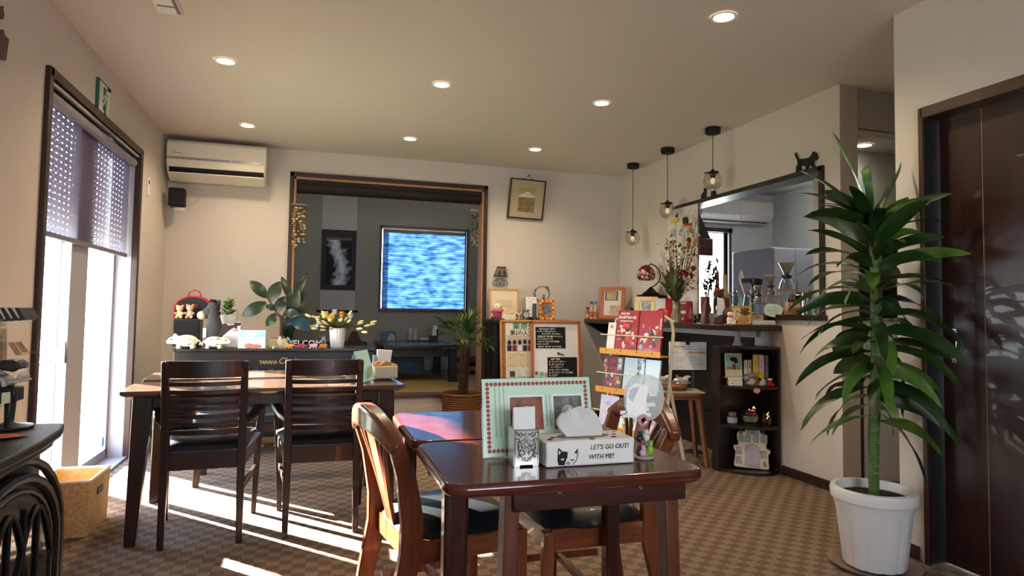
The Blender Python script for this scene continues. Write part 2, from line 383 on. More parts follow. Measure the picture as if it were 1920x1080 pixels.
# garden outside
m = MB(); m.quad([(-14, -8, -.25), (-1.5, -8, -.25), (-1.5, 18, -.25), (-14, 18, -.25)])
struct(m.build('ground_outside', mat('dry_lawn', '#b9b58e', 1, noise=(3, .3)), smooth=0))
hz = MB(); rr = random.Random(3)
for i in range(900):
    y = rr.uniform(5, 15); z = rr.uniform(-.25, 1.0)*rr.uniform(.6, 1); x = -6.5+rr.uniform(-.4, .4)+.15*y
    d = V((rr.uniform(-1, 1), rr.uniform(-1, 1), rr.uniform(-.2, 1)))
    hz.leaf((x, y, z), d, .22, .10, .3, n=2)
tag(hz.build('hedge', mat('hedge_leaf', '#8fa37c', .8, noise=(3, .3))), 'sunlit pale green hedge beyond the lawn outside the window', 'hedge', kind='stuff')

# ---------------------------------------------------------------- opening trim and tatami room
tr = struct(thing('trim_1', None, None))
m = MB(); w = .035
m.box((OX0-w*.3, YB-.022, OZ0), (OX0+w*.7, YB+.02, OZ1+.01)); m.box((OX1-w*.7, YB-.022, OZ0), (OX1+w*.3, YB+.02, OZ1+.01)); m.box((OX0-w*.3, YB-.022, OZ1-.028), (OX1+w*.3, YB+.02, OZ1+.012))
m.build('casing', TRIM, tr, bev=.003)
m = MB(); m.box((OX0+.022, YB-.01, OZ0), (OX0+.045, YB+.13, OZ1-.03)); m.box((OX1-.045, YB-.01, OZ0), (OX1-.022, YB+.13, OZ1-.03)); m.box((OX0+.02, YB-.01, OZ1-.048), (OX1-.02, YB+.13, OZ1-.028))
m.build('jamb', JAMB, tr)
m = MB(); m.box((OX0, YB-.02, OZ0-.012), (OX1, YB+.14, OZ0+.02)); m.build('sill', mat('sill_brown', '#5a3a28', .4), tr, bev=.003)
m = MB(); m.tube([(OX0+.05, YB+.06, 2.175), (OX1-.05, YB+.06, 2.175)], .058, 0, 16); m.box((OX0+.05, YB+.0, 2.20), (OX1-.05, YB+.1, 2.236))
tag(m.build('rolled_screen', mat('screen_brown', '#1d120e', .7)), 'dark brown rolled-up screen across the top of the opening', 'screen')
TY = 8.5
m = MB(); tz0, tx0, tx1, tzc = .27, -1.2, 3.0, 2.62
m.box((tx0, YB+.12, .1), (tx1, TY, tz0)); struct(m.build('floor_tatami', mat('tatami', '#8e7a4c', .8, noise=(40, .15), stretch=(1, 12, 1), bump=(80, .2)), smooth=0))
twx0, twx1, twz0, twz1 = .83, 1.945, 1.075, 2.12
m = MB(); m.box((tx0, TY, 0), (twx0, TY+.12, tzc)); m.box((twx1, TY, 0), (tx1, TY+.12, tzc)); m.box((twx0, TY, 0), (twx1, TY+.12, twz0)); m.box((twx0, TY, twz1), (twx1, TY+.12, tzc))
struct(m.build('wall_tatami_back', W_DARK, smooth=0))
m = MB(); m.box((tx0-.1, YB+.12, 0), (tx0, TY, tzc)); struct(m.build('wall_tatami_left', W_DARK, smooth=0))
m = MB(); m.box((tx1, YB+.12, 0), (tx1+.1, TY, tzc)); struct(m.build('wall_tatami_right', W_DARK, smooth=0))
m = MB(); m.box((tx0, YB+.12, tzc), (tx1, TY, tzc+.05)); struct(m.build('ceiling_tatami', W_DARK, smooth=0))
w2 = struct(thing('window_2', None, None))
m = MB(); k = .03
m.box((twx0-k, TY-.02, twz0-k), (twx0, TY+.1, twz1+k)); m.box((twx1, TY-.02, twz0-k), (twx1+k, TY+.1, twz1+k)); m.box((twx0-k, TY-.02, twz1), (twx1+k, TY+.1, twz1+k)); m.box((twx0-k, TY-.03, twz0-k-.01), (twx1+k, TY+.1, twz0))
m.build('window_frame', wood('window_wood', '#5a3a28', '#704a34', .5, 'x'), w2)
m = MB(); m.box((twx0, TY+.08, twz0), (twx1, TY+.084, twz1)); m.build('pane', GLASS, w2)
bb = thing('blue_blind', 'blue mottled pleated blind glowing over the tatami room window', 'blind', ((twx0+twx1)/2, TY+.02, twz0))
m = MB(); hw = (twx1-twx0)/2-.012; n = 34
for i in range(n):
    z0 = (twz1-twz0-.05)*i/n; z1 = (twz1-twz0-.05)*(i+1)/n; zm = (z0+z1)/2
    m.quad([(-hw, 0, z0), (hw, 0, z0), (hw, .012, zm), (-hw, .012, zm)]); m.quad([(-hw, .012, zm), (hw, .012, zm), (hw, 0, z1), (-hw, 0, z1)])
m.build('pleats', cloth_light('blue_cloth', (.0016, .0075, .026), .85, .0, (5, (1.2, 1, 4)), (.015, .038, .072)), bb, smooth=0)
m = MB(); m.box((-hw, -.01, twz1-twz0-.05), (hw, .03, twz1-twz0-.012)); m.build('head_rail', mat('rail_brown', '#8a7458', .5), bb)
# hanging scroll
sc = thing('hanging_scroll', 'tall hanging scroll with a black and white waterfall painting', 'scroll', (.293, TY-.012, 1.03))
hw = .213
SCM = mat('scroll_cloth', '#c4bcae', .9); MB().box((-hw, -.004, 0), (hw, 0, .265)).build('plain_cloth', SCM, sc); MB().box((-hw, -.004, 1.03), (hw, 0, 1.46)).build('plain_cloth', SCM, sc)
m = MB(); m.box((-hw, -.005, .265), (hw, 0, 1.03)); m.build('mount', mat('scroll_mount', '#433d38', .9), sc)
def falls():
    mm = bpy.data.materials.new('waterfall_ink'); mm.use_nodes = True; nt = mm.node_tree; b = nt.nodes['Principled BSDF']; b.inputs['Roughness'].default_value = .9
    tc = nt.nodes.new('ShaderNodeTexCoord'); sp = nt.nodes.new('ShaderNodeSeparateXYZ'); nt.links.new(tc.outputs['Object'], sp.inputs[0])
    n = nt.nodes.new('ShaderNodeTexNoise'); n.inputs['Scale'].default_value = 16; n.inputs['Detail'].default_value = 8; nt.links.new(tc.outputs['Object'], n.inputs['Vector'])
    # stream: |x - wander(z)| small is white water
    s = nt.nodes.new('ShaderNodeMath'); s.operation = 'SINE'; a = nt.nodes.new('ShaderNodeMath'); a.operation = 'MULTIPLY'; a.inputs[1].default_value = 9
    nt.links.new(sp.outputs['Z'], a.inputs[0]); nt.links.new(a.outputs[0], s.inputs[0])
    c = nt.nodes.new('ShaderNodeMath'); c.operation = 'MULTIPLY_ADD'; c.inputs[1].default_value = .05; nt.links.new(s.outputs[0], c.inputs[0]); nt.links.new(sp.outputs['X'], c.inputs[2])
    d = nt.nodes.new('ShaderNodeMath'); d.operation = 'ABSOLUTE'; nt.links.new(c.outputs[0], d.inputs[0])
    e = nt.nodes.new('ShaderNodeMath'); e.operation = 'MULTIPLY_ADD'; e.inputs[1].default_value = -5.5; nt.links.new(d.outputs[0], e.inputs[0])
    g = nt.nodes.new('ShaderNodeMath'); g.operation = 'MULTIPLY_ADD'; g.inputs[1].default_value = 1.1; g.inputs[2].default_value = .12; nt.links.new(n.outputs['Fac'], g.inputs[0]); nt.links.new(g.outputs[0], e.inputs[2])
    r = nt.nodes.new('ShaderNodeValToRGB'); r.color_ramp.elements[0].color = (.02, .02, .02, 1); r.color_ramp.elements[1].color = (.75, .75, .74, 1)
    r.color_ramp.elements[0].position = .12; r.color_ramp.elements[1].position = .62
    nt.links.new(e.outputs[0], r.inputs[0]); nt.links.new(r.outputs[0], b.inputs['Base Color'])
    return mm
m = MB(); m.box((-.16, -.007, .33), (.16, -.004, .90)); m.build('painting', falls(), sc)
m = MB(); m.box((-.16, -.007, .90), (.16, -.004, .93)); m.build('gold_strip', mat('scroll_gold', '#7a6a4a', .7), sc)
m = MB(); m.tube([(-hw-.04, -.012, .0), (hw+.04, -.012, .0)], .013, 0, 10); m.build('roller_rod', BLKM, sc)
# low table, cushions, small things in the tatami room
lt = thing('low_table', 'dark low table standing on the tatami floor', 'table', (1.15, 7.62, .27))
m = MB(); m.box((-.42, -.55, .36), (.42, .55, .41)); m.build('tabletop', mat('low_table_top', '#17110f', .25, coat=.2), lt, bev=.01)
m = MB(); m.box((-.38, -.5, .28), (.38, -.47, .36)); m.box((-.38, .47, .28), (.38, .5, .36)); m.box((-.38, -.5, .28), (-.35, .5, .36)); m.box((.35, -.5, .28), (.38, .5, .36)); m.build('apron', BLKW, lt)
for sx in (-1, 1):
    for sy in (-1, 1):
        m = MB(); m.bar((sx*.355, sy*.47, 0), (sx*.355, sy*.47, .36), .085); m.build('leg', BLKW, lt, bev=.004)
def cushion(name, label, loc, size, material, rz=0, rot=None, cat='cushion', group=None):
    m = MB(); sx, sy, sz = size; n = 8; vs = []; fs = []
    for top in (1, -1):
        for i in range(n+1):
            for j in range(n+1):
                a, b = 2*i/n-1, 2*j/n-1; h = (1-abs(a)**3.5)*(1-abs(b)**3.5)
                vs.append((a*sx/2*(1-.06*b*b), b*sy/2*(1-.06*a*a), sz/2+top*sz/2*h**.6))
    q = (n+1)**2
    for i in range(n):
        for j in range(n):
            a = i*(n+1)+j; fs += [(a, a+1, a+n+2, a+n+1), (q+a, q+a+n+1, q+a+n+2, q+a+1)]
    m.add(vs, fs); return tag(m.build(name, material, loc=loc, rz=rz, rot=rot, smooth=70), label, cat, group)
cushion('floor_cushion', 'slate blue floor cushion stood on edge beneath the low table', (1.12, 8.30, .275), (.52, .45, .09), mat('slate_cloth', '#6b747c', .95, bump=(200, .3)), rot=(R_(78), 0, 0))
cushion('floor_cushion', 'red and cream patterned floor cushion behind the low table, bottom of its pile', (2.0, 8.1, .275), (.5, .5, .10), mat('red_floral', '#6e2a2c', .95, noise=(14, .5), col2='#b58a7c'))
cushion('floor_cushion', 'dark red floor cushion on top of the pile behind the low table', (2.0, 8.1, .375), (.48, .48, .10), mat('dark_red_cloth', '#4e1a1e', .95, noise=(20, .4)))
cs = thing('blue_card_stand', 'folded blue card on the left of the low table', 'card', (.88, 8.0, .681))
m = MB(); m.quad([(-.08, -.05, 0), (.10, -.05, 0), (.09, 0, .115), (-.06, 0, .115)]); m.quad([(-.08, .05, 0), (.10, .05, 0), (.09, 0, .115), (-.06, 0, .115)]); m.build('card', mat('card_blue', '#3c5570', .6), cs, smooth=0)
m = MB(); m.prism([(-.02, .004), (.085, .004), (.075, .075), (.03, .095), (0, .06)], -.047, -.05, 'y'); m.build('pale_picture', mat('card_pale', '#9a9c92', .7), cs)
ty = thing('tea_tray', 'black tray of cups and napkins on the low table', 'tray', (1.25, 7.95, .681))
m = MB(); m.box((-.13, -.09, 0), (.13, .09, .012)); m.build('tray', BLACK, ty, bev=.003)
for i, (x, y, r, h, c) in enumerate([(-.05, -.02, .035, .13, '#93aaa8'), (-.10, .03, .025, .14, '#b9bfc2'), (-.12, -.06, .02, .07, '#a79c8c')]):
    tag(MB().lathe([(r*.85, 0), (r, h*.9), (r, h), (r*.9, h), (r*.8, .01), (0, .01)], 0, 16).build('cup', mat('cup_'+c, c, .4), loc=(1.25+x, 7.95+y, .6938)), ['pale green tumbler on the tea tray', 'tall white-blue tumbler at the back of the tea tray', 'small brown cup at the front of the tea tray'][i], 'cup')
nb = thing('napkin_holder', 'dark napkin box holding white napkins on the low table', 'napkin holder', (1.43, 7.95, .681))
m = MB(); m.box((-.05, -.04, 0), (.05, .04, .07)); m.box((.03, -.04, .07), (.05, .04, .15)); m.build('holder', mat('holder_red', '#3a1714', .4), nb, bev=.003)
m = MB(); m.box((-.03, -.03, .06), (.025, -.02, .19), T=T_(ry=.1)); m.box((-.02, -.01, .06), (.028, 0, .2), T=T_(ry=.08)); m.build('napkins', PAPER, nb)
nk = thing('folded_cloth', 'folded pale cloth on the tea tray', 'cloth', (1.31, 7.92, .6938)); MB().box((-.05, -.04, 0), (.05, .04, .025)).build('cloth', mat('pale_cloth', '#a8b3b2', .9), nk, bev=.006)
lc = thing('low_bench', 'long dark low bench by the tatami room wall behind the flowers', 'bench', (.1, 8.30, .27))
m = MB(); m.box((-.55, -.15, .34), (.55, .15, .38)); m.box((-.55, -.15, 0), (-.5, .15, .34)); m.box((.5, -.15, 0), (.55, .15, .34)); m.box((-.5, .1, 0), (.5, .13, .34)); m.build('bench_body', wood('bench_wood', '#24130f', '#351d16', .5, 'x'), lc, bev=.004)
tag(MB().prism([(-.09, 0), (.09, 0), (.02, .15), (-.02, .15)], -.05, .05, 'y').build('tent_card', mat('tent_brown', '#4a1f1a', .6), loc=(.5, 8.3, .651)), 'small dark red tent card on the end of the low bench', 'card')
# garlands hung inside the opening
def garland(label, px0, px1, py0, py1, y, n, cols, top):
    p0 = at(px0, py0, 1, y); p1 = at(px1, py1, 1, y); g = thing('hanging_garland', label, 'garland', (p0.x, y, p1.z)); hgt = p0.z-p1.z
    rr = random.Random(n); wid = p1.x-p0.x
    for i in range(n):
        x = wid*(i+.5)/n; zt = hgt; zb = hgt*(.05+.22*rr.random()); m = MB(); m.tube([(x, 0, zt), (x, 0, zb)], .0015, 1, 5); z = zt-.02
        while z > zb:
            m.ball((x+rr.uniform(-.006, .006), rr.uniform(-.006, .006), z), (.012, .010, .009), rr.choice([0, 0, 2, 3]), 7, k=5); z -= rr.uniform(.018, .03)
        m.build('strand', [mat('shell_'+cols[0], cols[0], .3, coat=.4), INK, mat('shell_'+cols[1], cols[1], .3, coat=.4), mat('shell_'+cols[2], cols[2], .4)], g)
    m = MB(); m.box((-.01, -.015, hgt), (wid+.01, .015, hgt+.02)); m.build('top_strip', mat('strip_'+top, top, .6), g)
garland('garland of amber and brown shell strings hung left inside the opening', 549, 571, 385, 478, YB-.045, 5, ['#a8834f', '#5e3a22', '#d8c39a'], '#6b6258')
garland('garland of silver and olive shell strings hung right inside the opening', 884, 902, 396, 472, YB+.16, 4, ['#8b8766', '#3a382e', '#cfcdbd'], '#b9b4aa')

# ---------------------------------------------------------------- kitchen behind the hatch
m = MB(); KX1, KYb = 5.25, 6.5; kwx0, kwx1, kwz0, kwz1 = 3.95, 4.62, .9, 2.02
m.box((x1, KYb, 0), (kwx0, KYb+.1, H)); m.box((kwx1, KYb, 0), (KX1+.1, KYb+.1, H)); m.box((kwx0, KYb, 0), (kwx1, KYb+.1, kwz0)); m.box((kwx0, KYb, kwz1), (kwx1, KYb+.1, H))
m.box((KX1, 3.56, 0), (KX1+.1, KYb, H)); m.box((x1, YB, 0), (x1+.02, KYb, H)); m.box((4.5, 3.56, 0), (KX1+.1, 3.62, H))
struct(m.build('wall_kitchen', mat('kitchen_wall', '#bdbdb8', .9), smooth=0))
m = MB(); m.box((x1, 3.5, H), (KX1+.1, KYb+.1, H+.05)); struct(m.build('ceiling_kitchen', mat('kitchen_ceiling', '#b4b4ae', .9), smooth=0))
m = MB(); m.box((x1, 3.56, -.05), (KX1+.1, KYb+.1, 0)); struct(m.build('floor_kitchen', mat('kitchen_floor', '#6f675c', .5), smooth=0))
w3 = struct(thing('window_3', None, None)); m = MB(); k = .05
m.box((kwx0-k, KYb-.03, kwz0-k), (kwx0, KYb+.08, kwz1+k)); m.box((kwx1, KYb-.03, kwz0-k), (kwx1+.03, KYb+.08, kwz1+k)); m.box((kwx0-k, KYb-.03, kwz1), (kwx1+k, KYb+.08, kwz1+k)); m.box((kwx0-k, KYb-.03, kwz0-k), (kwx1+k, KYb+.08, kwz0))
m.build('window_frame', TRIM, w3)
m = MB(); m.box((kwx0, KYb+.05, kwz0), (kwx1, KYb+.054, kwz1)); m.build('pane', GLASS, w3)
# hatch frame
w4 = struct(thing('window_4', None, None)); m = MB(); k = .03
m.box((XR-.02, KY0-.005, KZ0-.03), (x1+.02, KY0+k, KZ1+k)); m.box((XR-.02, KY1-k, KZ0-.03), (x1+.02, KY1+.005, KZ1+k)); m.box((XR-.02, KY0, KZ1-.004), (x1+.02, KY1, KZ1+k))
m.build('hatch_frame', wood('hatch_wood', '#1f1917', '#2b2320', .35, 'y', .2), w4, bev=.003)
m = MB(); m.box((XR-.03, KY0-.02, KZ0-.03), (x1+.1, KY1+.01, KZ0+.006)); m.build('hatch_sill', wood('sill_wood', '#1f1512', '#2b1d19', .3, 'y', .2), w4, bev=.003)
fr = thing('refrigerator', 'pale grey two-door refrigerator in the kitchen', 'refrigerator', (4.36, 5.0, 0)); FG = mat('fridge_grey', '#a4a6b4', .35, coat=.2)
m = MB(); m.box((-.31, .03, .03), (.31, .62, 1.70)); m.build('cabinet', FG, fr, bev=.01)
for a, b in ((-.31, -.075), (-.069, .31)):
    m = MB(); m.box((a, -.01, .6), (b, .028, 1.69)); d = m.build('door', FG, fr, bev=.006)
    MB().box((b-.02 if a < -.1 else a+.005, -.02, .9), (b-.005 if a < -.1 else a+.02, -.008, 1.4)).build('handle', ALU, d)
m = MB(); m.box((-.31, -.01, .05), (.31, .028, .59)); m.build('drawer', FG, fr, bev=.006)
ka = thing('kitchen_air_conditioner', 'air conditioner on the kitchen wall above the bright window', 'air conditioner', (4.62, KYb-.004, 2.14)); W2 = mat('kitchen_ac', '#b8b5ac', .5)
m = MB(); m.prism([(0, 0), (-.17, .0), (-.24, .06), (-.24, .22), (-.2, .26), (0, .26)], -.5, .45, 'x'); m.build('body', W2, ka, bev=.008)
m = MB(); m.box((-.46, -.17, -.012), (.41, -.02, -.002)); m.build('louvre', mat('louvre_dark', '#3c342e', .6), ka)
for i in range(4): MB().box((-.46, -.16+i*.04, -.02), (.41, -.145+i*.04, -.008)).build('slat', W2, ka)
rh = thing('range_hood', 'dark tapered range hood at the far edge of the kitchen hatch', 'range hood', (3.40, 5.40, 1.60))
m = MB(); m.add([(-.18, -.28, .16), (.06, -.28, .16), (.06, .28, .16), (-.18, .28, .16), (-.18, -.2, .62), (-.13, -.2, .62), (-.13, .2, .62), (-.18, .2, .62)], [(0, 1, 5, 4), (1, 2, 6, 5), (2, 3, 7, 6), (3, 0, 4, 7), (4, 5, 6, 7), (3, 2, 1, 0)]); m.build('funnel', BLKM, rh)
m = MB(); m.box((-.18, -.30, .0), (.075, .30, .16)); m.build('lip', mat('hood_red', '#3a1512', .35), rh, bev=.01)
pc = thing('light_pull', 'light pull cord with a pale knob hanging in the kitchen', 'pull cord', (3.62, 4.9, 1.45))
MB().tube([(0, 0, .0), (0, 0, 1.04)], .0025, 0, 6).build('cord', mat('cord_white', '#c9c6bc', .7), pc); MB().lathe([(0, -.09), (.02, -.085), (.022, -.04), (.01, 0), (0, .01)]).build('knob', WHITE, pc)
kc = thing('kitchen_counter', 'grey kitchen worktop cabinet behind the hatch', 'cabinet', (4.1, 4.4, 0)); MB().box((-.75, .15, 0), (-.1, 1.7, .85)).build('cabinet', mat('kit_grey', '#7f8084', .5), kc, bev=.005); MB().box((-.77, .13, .85), (-.08, 1.72, .88)).build('worktop', mat('kit_steel', '#9a9ca0', .3, metal=.6), kc, bev=.004)

kl = thing('added_kitchen_fill_lamp', 'added round white fill lamp on the kitchen ceiling', 'ceiling light', (4.3, 4.7, H)); MB().lathe([(0, -.06), (.15, -.055), (.17, -.02), (.17, 0), (0, 0)], 0, 24).build('shade', mat('fill_lamp_shade', '#fff8ee', .5, emit=2), kl)  # invented lamp, added only to brighten the kitchen
L = bpy.data.lights.new('kitchen_fill_light', 'POINT'); L.energy = 14; L.color = (1, .95, .86); L.shadow_soft_size = .1; o = bpy.data.objects.new('kitchen_fill_light', L); C.objects.link(o); o.parent = kl; o.location = (0, 0, -.15)
# ---------------------------------------------------------------- sliding door on the near right wall
dr = struct(thing('door_1', None, None)); m = MB()
m.box((XN-.02, DY1-.012, 0), (XN+.15, DY1+.012, DZ+.012)); m.box((XN-.02, DY0-.012, 0), (XN+.15, DY0+.045, DZ+.012)); m.box((XN-.02, DY0, DZ-.04), (XN+.15, DY1, DZ+.012))
m.build('door_frame', wood('door_frame_wood', '#3a2219', '#4a2d22', .4, 'z'), dr, bev=.004)
MB().box((XN-.014, DY1-.016, 0), (XN+.15, DY1-.011, DZ-.03)).build('door_jamb_shade', mat('jamb_recess_shade', '#120c0a', .6), dr)  # near-black sheet paints the shade of the door recess
DW = wood('door_wood', '#2d1a14', '#3d241c', .3, 'z', .15, 3); ys = at(1845, 500, 0, XN+.07).y
m = MB(); m.box((XN+.07, ys+.003, .01), (XN+.10, DY1-.02, DZ-.035)); pa = m.build('door_panel', DW, dr)
m = MB(); m.box((XN+.07, DY0, .01), (XN+.10, ys-.003, DZ-.035)); m.build('door_panel', DW, dr)
m = MB(); m.box((XN+.072, ys-.003, .01), (XN+.078, ys+.003, DZ-.035)); m.build('door_inlay', mat('inlay', '#a08a72', .4), dr)
p = at(1790, 648, 0, XN+.068); m = MB(); m.box((XN+.062, p.y-.012, p.z-.075), (XN+.07, p.y+.012, p.z+.075)); h_ = m.build('handle', SILV, dr, bev=.003)
MB().box((XN+.060, p.y-.006, p.z-.055), (XN+.0625, p.y+.006, p.z+.055)).build('handle_recess', BLKM, dr)
# ================================================================ TABLES AND CHAIRS
def rrect(x0, y0, x1, y1, r, n=6):
    P = []
    for cx, cy, a0 in ((x1-r, y1-r, 0), (x0+r, y1-r, 90), (x0+r, y0+r, 180), (x1-r, y0+r, 270)):
        for i in range(n+1):
            a = R_(a0+90*i/n); P.append((cx+r*math.cos(a), cy+r*math.sin(a)))
    return P
def fold_sheet(m, cx, cy, w, h): pass
# long walnut table by the window
tb = thing('walnut_table', 'long dark walnut dining table with splayed legs beside the left window', 'table', (-.20, 3.69, 0), R_(4))
m = MB(); m.add([(-.60, -.38, .655), (.60, -.38, .655), (.60, .0, .655), (-.60, .0, .655), (-.63, -.41, .675), (.63, -.41, .675), (.63, .0, .675), (-.63, .0, .675), (-.63, -.41, .69), (.63, -.41, .69), (.63, .0, .69), (-.63, .0, .69)],
    [(3, 2, 1, 0), (0, 1, 5, 4), (1, 2, 6, 5), (2, 3, 7, 6), (3, 0, 4, 7), (4, 5, 9, 8), (5, 6, 10, 9), (6, 7, 11, 10), (7, 4, 8, 11), (8, 9, 10, 11)]); m.build('tabletop', TOPW, tb, bev=.002)
m = MB(); m.box((-.605, .012, .668), (.60, .40, .698)); m.build('extension_leaf', TOPW, tb, bev=.004)
m = MB(); m.box((-.55, -.335, .607), (.55, -.31, .657)); m.box((-.55, .32, .607), (.55, .345, .657)); m.box((-.565, -.33, .607), (-.54, .34, .657)); m.box((.54, -.33, .607), (.565, .34, .657)); m.build('apron', DKX, tb)
for sx in (-1, 1):
    for sy in (-1, 1):
        m = MB(); m.bar((sx*.575, sy*.345, 0), (sx*.545, sy*.325, .66), .045, .045, w2=.085, d2=.07); m.build('leg', DK, tb, bev=.006)
def armchair(name, label, loc, rz, group):
    t = thing(name, label, 'chair', loc, rz, group); ch = t
    def bow(x, k=.03): return -k*(1-min(1, (x/.16)**2))
    for s in (-1, 1):
        m = MB(); m.path([(s*.160, -.225, 0), (s*.158, -.215, .25), (s*.158, -.205, .43), (s*.160, -.225, .62), (s*.163, -.255, .825)], [.026, .032, .036, .034, .03], [.028, .036, .04, .036, .028], up=(0, 1, 0)); m.build('rear_leg', DK, t, bev=.004)
        m = MB(); m.path([(s*.205, .215, 0), (s*.212, .213, .25), (s*.222, .21, .45), (s*.236, .20, .585), (s*.236, .19, .61)], [.024, .032, .036, .034, .034], [.026, .036, .04, .036, .034], up=(0, 1, 0)); m.build('front_leg', DK, t, bev=.004)
        m = MB(); m.path([(s*.240, .225, .610), (s*.238, .12, .604), (s*.222, -.02, .582), (s*.195, -.13, .556), (s*.165, -.205, .545)], [.05, .052, .046, .036, .03], [.022, .026, .028, .028, .028]); m.build('armrest', DK, t, bev=.005)
        m = MB(); m.bar((s*.162, -.2, .24), (s*.208, .2, .24), .016, .03); m.build('stretcher', DK, t, bev=.002)
    m = MB(); m.bar((-.15, -.205, .375), (.15, -.205, .375), .075, .022, up=(0, 1, 0)); m.bar((-.2, .205, .38), (.2, .205, .38), .07, .022, up=(0, 1, 0))
    for s in (-1, 1): m.bar((s*.162, -.2, .38), (s*.213, .2, .38), .022, .07)
    m.build('seat_frame', DKX, t)
    P = [(-.185, -.21), (.185, -.21), (.235, .23), (-.235, .23)]; n = 10; vs = []; fs = []
    for i in range(n+1):
        for j in range(n+1):
            u, v = j/n, i/n; hw = .175+(.238-.175)*v; a, b = 2*u-1, 2*v-1
            vs.append((hw*a, -.20+.435*v, .425+.038*((1-abs(a)**5)*(1-abs(b)**5))**.5-.008*(1-a*a)))
    for i in range(n):
        for j in range(n): a = i*(n+1)+j; fs.append((a, a+1, a+n+2, a+n+1))
    k = len(vs); ring = [j for j in range(n+1)]+[(n+1)*i+n for i in range(1, n+1)]+[(n+1)*n+j for j in range(n-1, -1, -1)]+[(n+1)*i for i in range(n-1, 0, -1)]
    for q in ring: vs.append((vs[q][0], vs[q][1], .41))
    for i in range(len(ring)): j = (i+1) % len(ring); fs.append((ring[i], k+i, k+j, ring[j]))
    m = MB(); m.add(vs, fs); m.build('seat', LEATH, t, smooth=60)
    xs = [-.16+.32*i/10 for i in range(11)]
    m = MB(); m.path([(x, -.25+bow(x), .79) for x in xs], .022, .075); m.build('crest_rail', DKX, t, bev=.003)
    for i in range(7):
        z = .724-.0365*i; y = -.245+(.724-z)*.14
        m = MB(); m.path([(x, y+bow(x), z) for x in xs], .012, .019); m.build('slat', DKX, t, bev=.002)
    return t
A1 = armchair('armchair', 'dark slat-back armchair with black seat at the walnut table, the one nearer the window', (-.462, 3.452, 0), R_(2.5), 'armchairs at the walnut table')
A2 = dup(A1, (.064, 3.475, 0), R_(0), 'dark slat-back armchair with black seat at the walnut table, the one nearer the tissue box')
# bench between table and piano
bn = thing('piano_bench', 'low dark bench with a navy padded top between the walnut table and the piano', 'bench', (-.13, 4.42, 0))
m = MB(); m.box((-.53, -.17, .36), (.53, .17, .42)); m.build('padded_top', mat('navy_leather', '#18222e', .4, bump=(150, .15)), bn, bev=.018)
m = MB(); m.box((-.5, -.15, .31), (.5, .15, .36)); m.build('frame', DKX, bn)
for sx in (-1, 1):
    for sy in (-1, 1):
        m = MB(); m.bar((sx*.505, sy*.15, 0), (sx*.49, sy*.14, .32), .034, .034, w2=.045); m.build('leg', DK, bn, bev=.004)

# mahogany tables in the foreground
TZ = .70
def mtop(t, x0, y0, x1, y1, r=.055):
    m = MB(); P = rrect(x0, y0, x1, y1, r); m.prism(P, TZ-.03, TZ, 'z'); return m.build('tabletop', MAHOG, t, bev=.011, seg=4)
nt_ = thing('mahogany_table', 'glossy mahogany table with a screwed-on support frame, carrying the tissue box', 'table', (.605, 1.586, 0))
o = V(nt_.location)
mtop(nt_, .281-o.x, 1.365-o.y, .924-o.x, 1.838-o.y)
m = MB(); m.box((.435-o.x, 1.385-o.y, .628), (.868-o.x, 1.412-o.y, .671)); ap = m.build('apron', wood('apron_wood', '#331510', '#4a2219', .35, 'x'), nt_, bev=.004)
m = MB(); m.box((.44-o.x, 1.412-o.y, .655), (.48-o.x, 1.80-o.y, .671)); m.box((.80-o.x, 1.412-o.y, .655), (.84-o.x, 1.80-o.y, .671)); m.build('cleat', SOFT, nt_)
for px, py in ((1049, 922), (1201, 913)):
    p = at(px, py, 1, 1.384); m = MB(); m.lathe([(0, .002), (.0055, .0015), (.006, 0)], 0, 14, T=T_((p.x-o.x, p.y-o.y, p.z), rx=PI/2)); s = m.build('screw', SILV, nt_)
    MB().lathe([(0, .0026), (.0018, .0024), (.002, 0)], 0, 6, T=T_((p.x-o.x, p.y-o.y, p.z), rx=PI/2)).build('screw_recess', INK, s)
for xa, xb in ((.432, .405), (.832, .838)):
    m = MB(); m.bar((xb-o.x+.015, 1.41-o.y, 0), (xa-o.x+.006, 1.425-o.y, .668), .036, .052, w2=.034); m.build('support_leg', SOFT, nt_, bev=.003)
m = MB(); m.bar((.322-o.x, 1.47-o.y, 0), (.322-o.x, 1.47-o.y, .671), .05, .05, w2=.056); m.build('leg', MAHOGZ, nt_, bev=.012)
ft = thing('mahogany_table', 'second mahogany table pushed against the far edge of the tissue box table', 'table', (.607, 2.11, 0)); o = V(ft.location)
mtop(ft, .279-o.x, 1.846-o.y, .935-o.x, 2.372-o.y)
m = MB(); m.box((.33-o.x, 1.86-o.y, .60), (.885-o.x, 1.885-o.y, .671)); m.box((.33-o.x, 2.335-o.y, .60), (.885-o.x, 2.36-o.y, .671)); m.box((.335-o.x, 1.9-o.y, .62), (.355-o.x, 2.33-o.y, .671)); m.build('apron', MAHOG, ft)
for x, y in ((.40, 1.873), (.905, 1.872), (.345, 2.347), (.885, 2.347)):
    m = MB(); m.bar((x-o.x, y-o.y, 0), (x-o.x, y-o.y, .671), .042, .042, w2=.048); m.build('leg', MAHOGZ, ft, bev=.008)

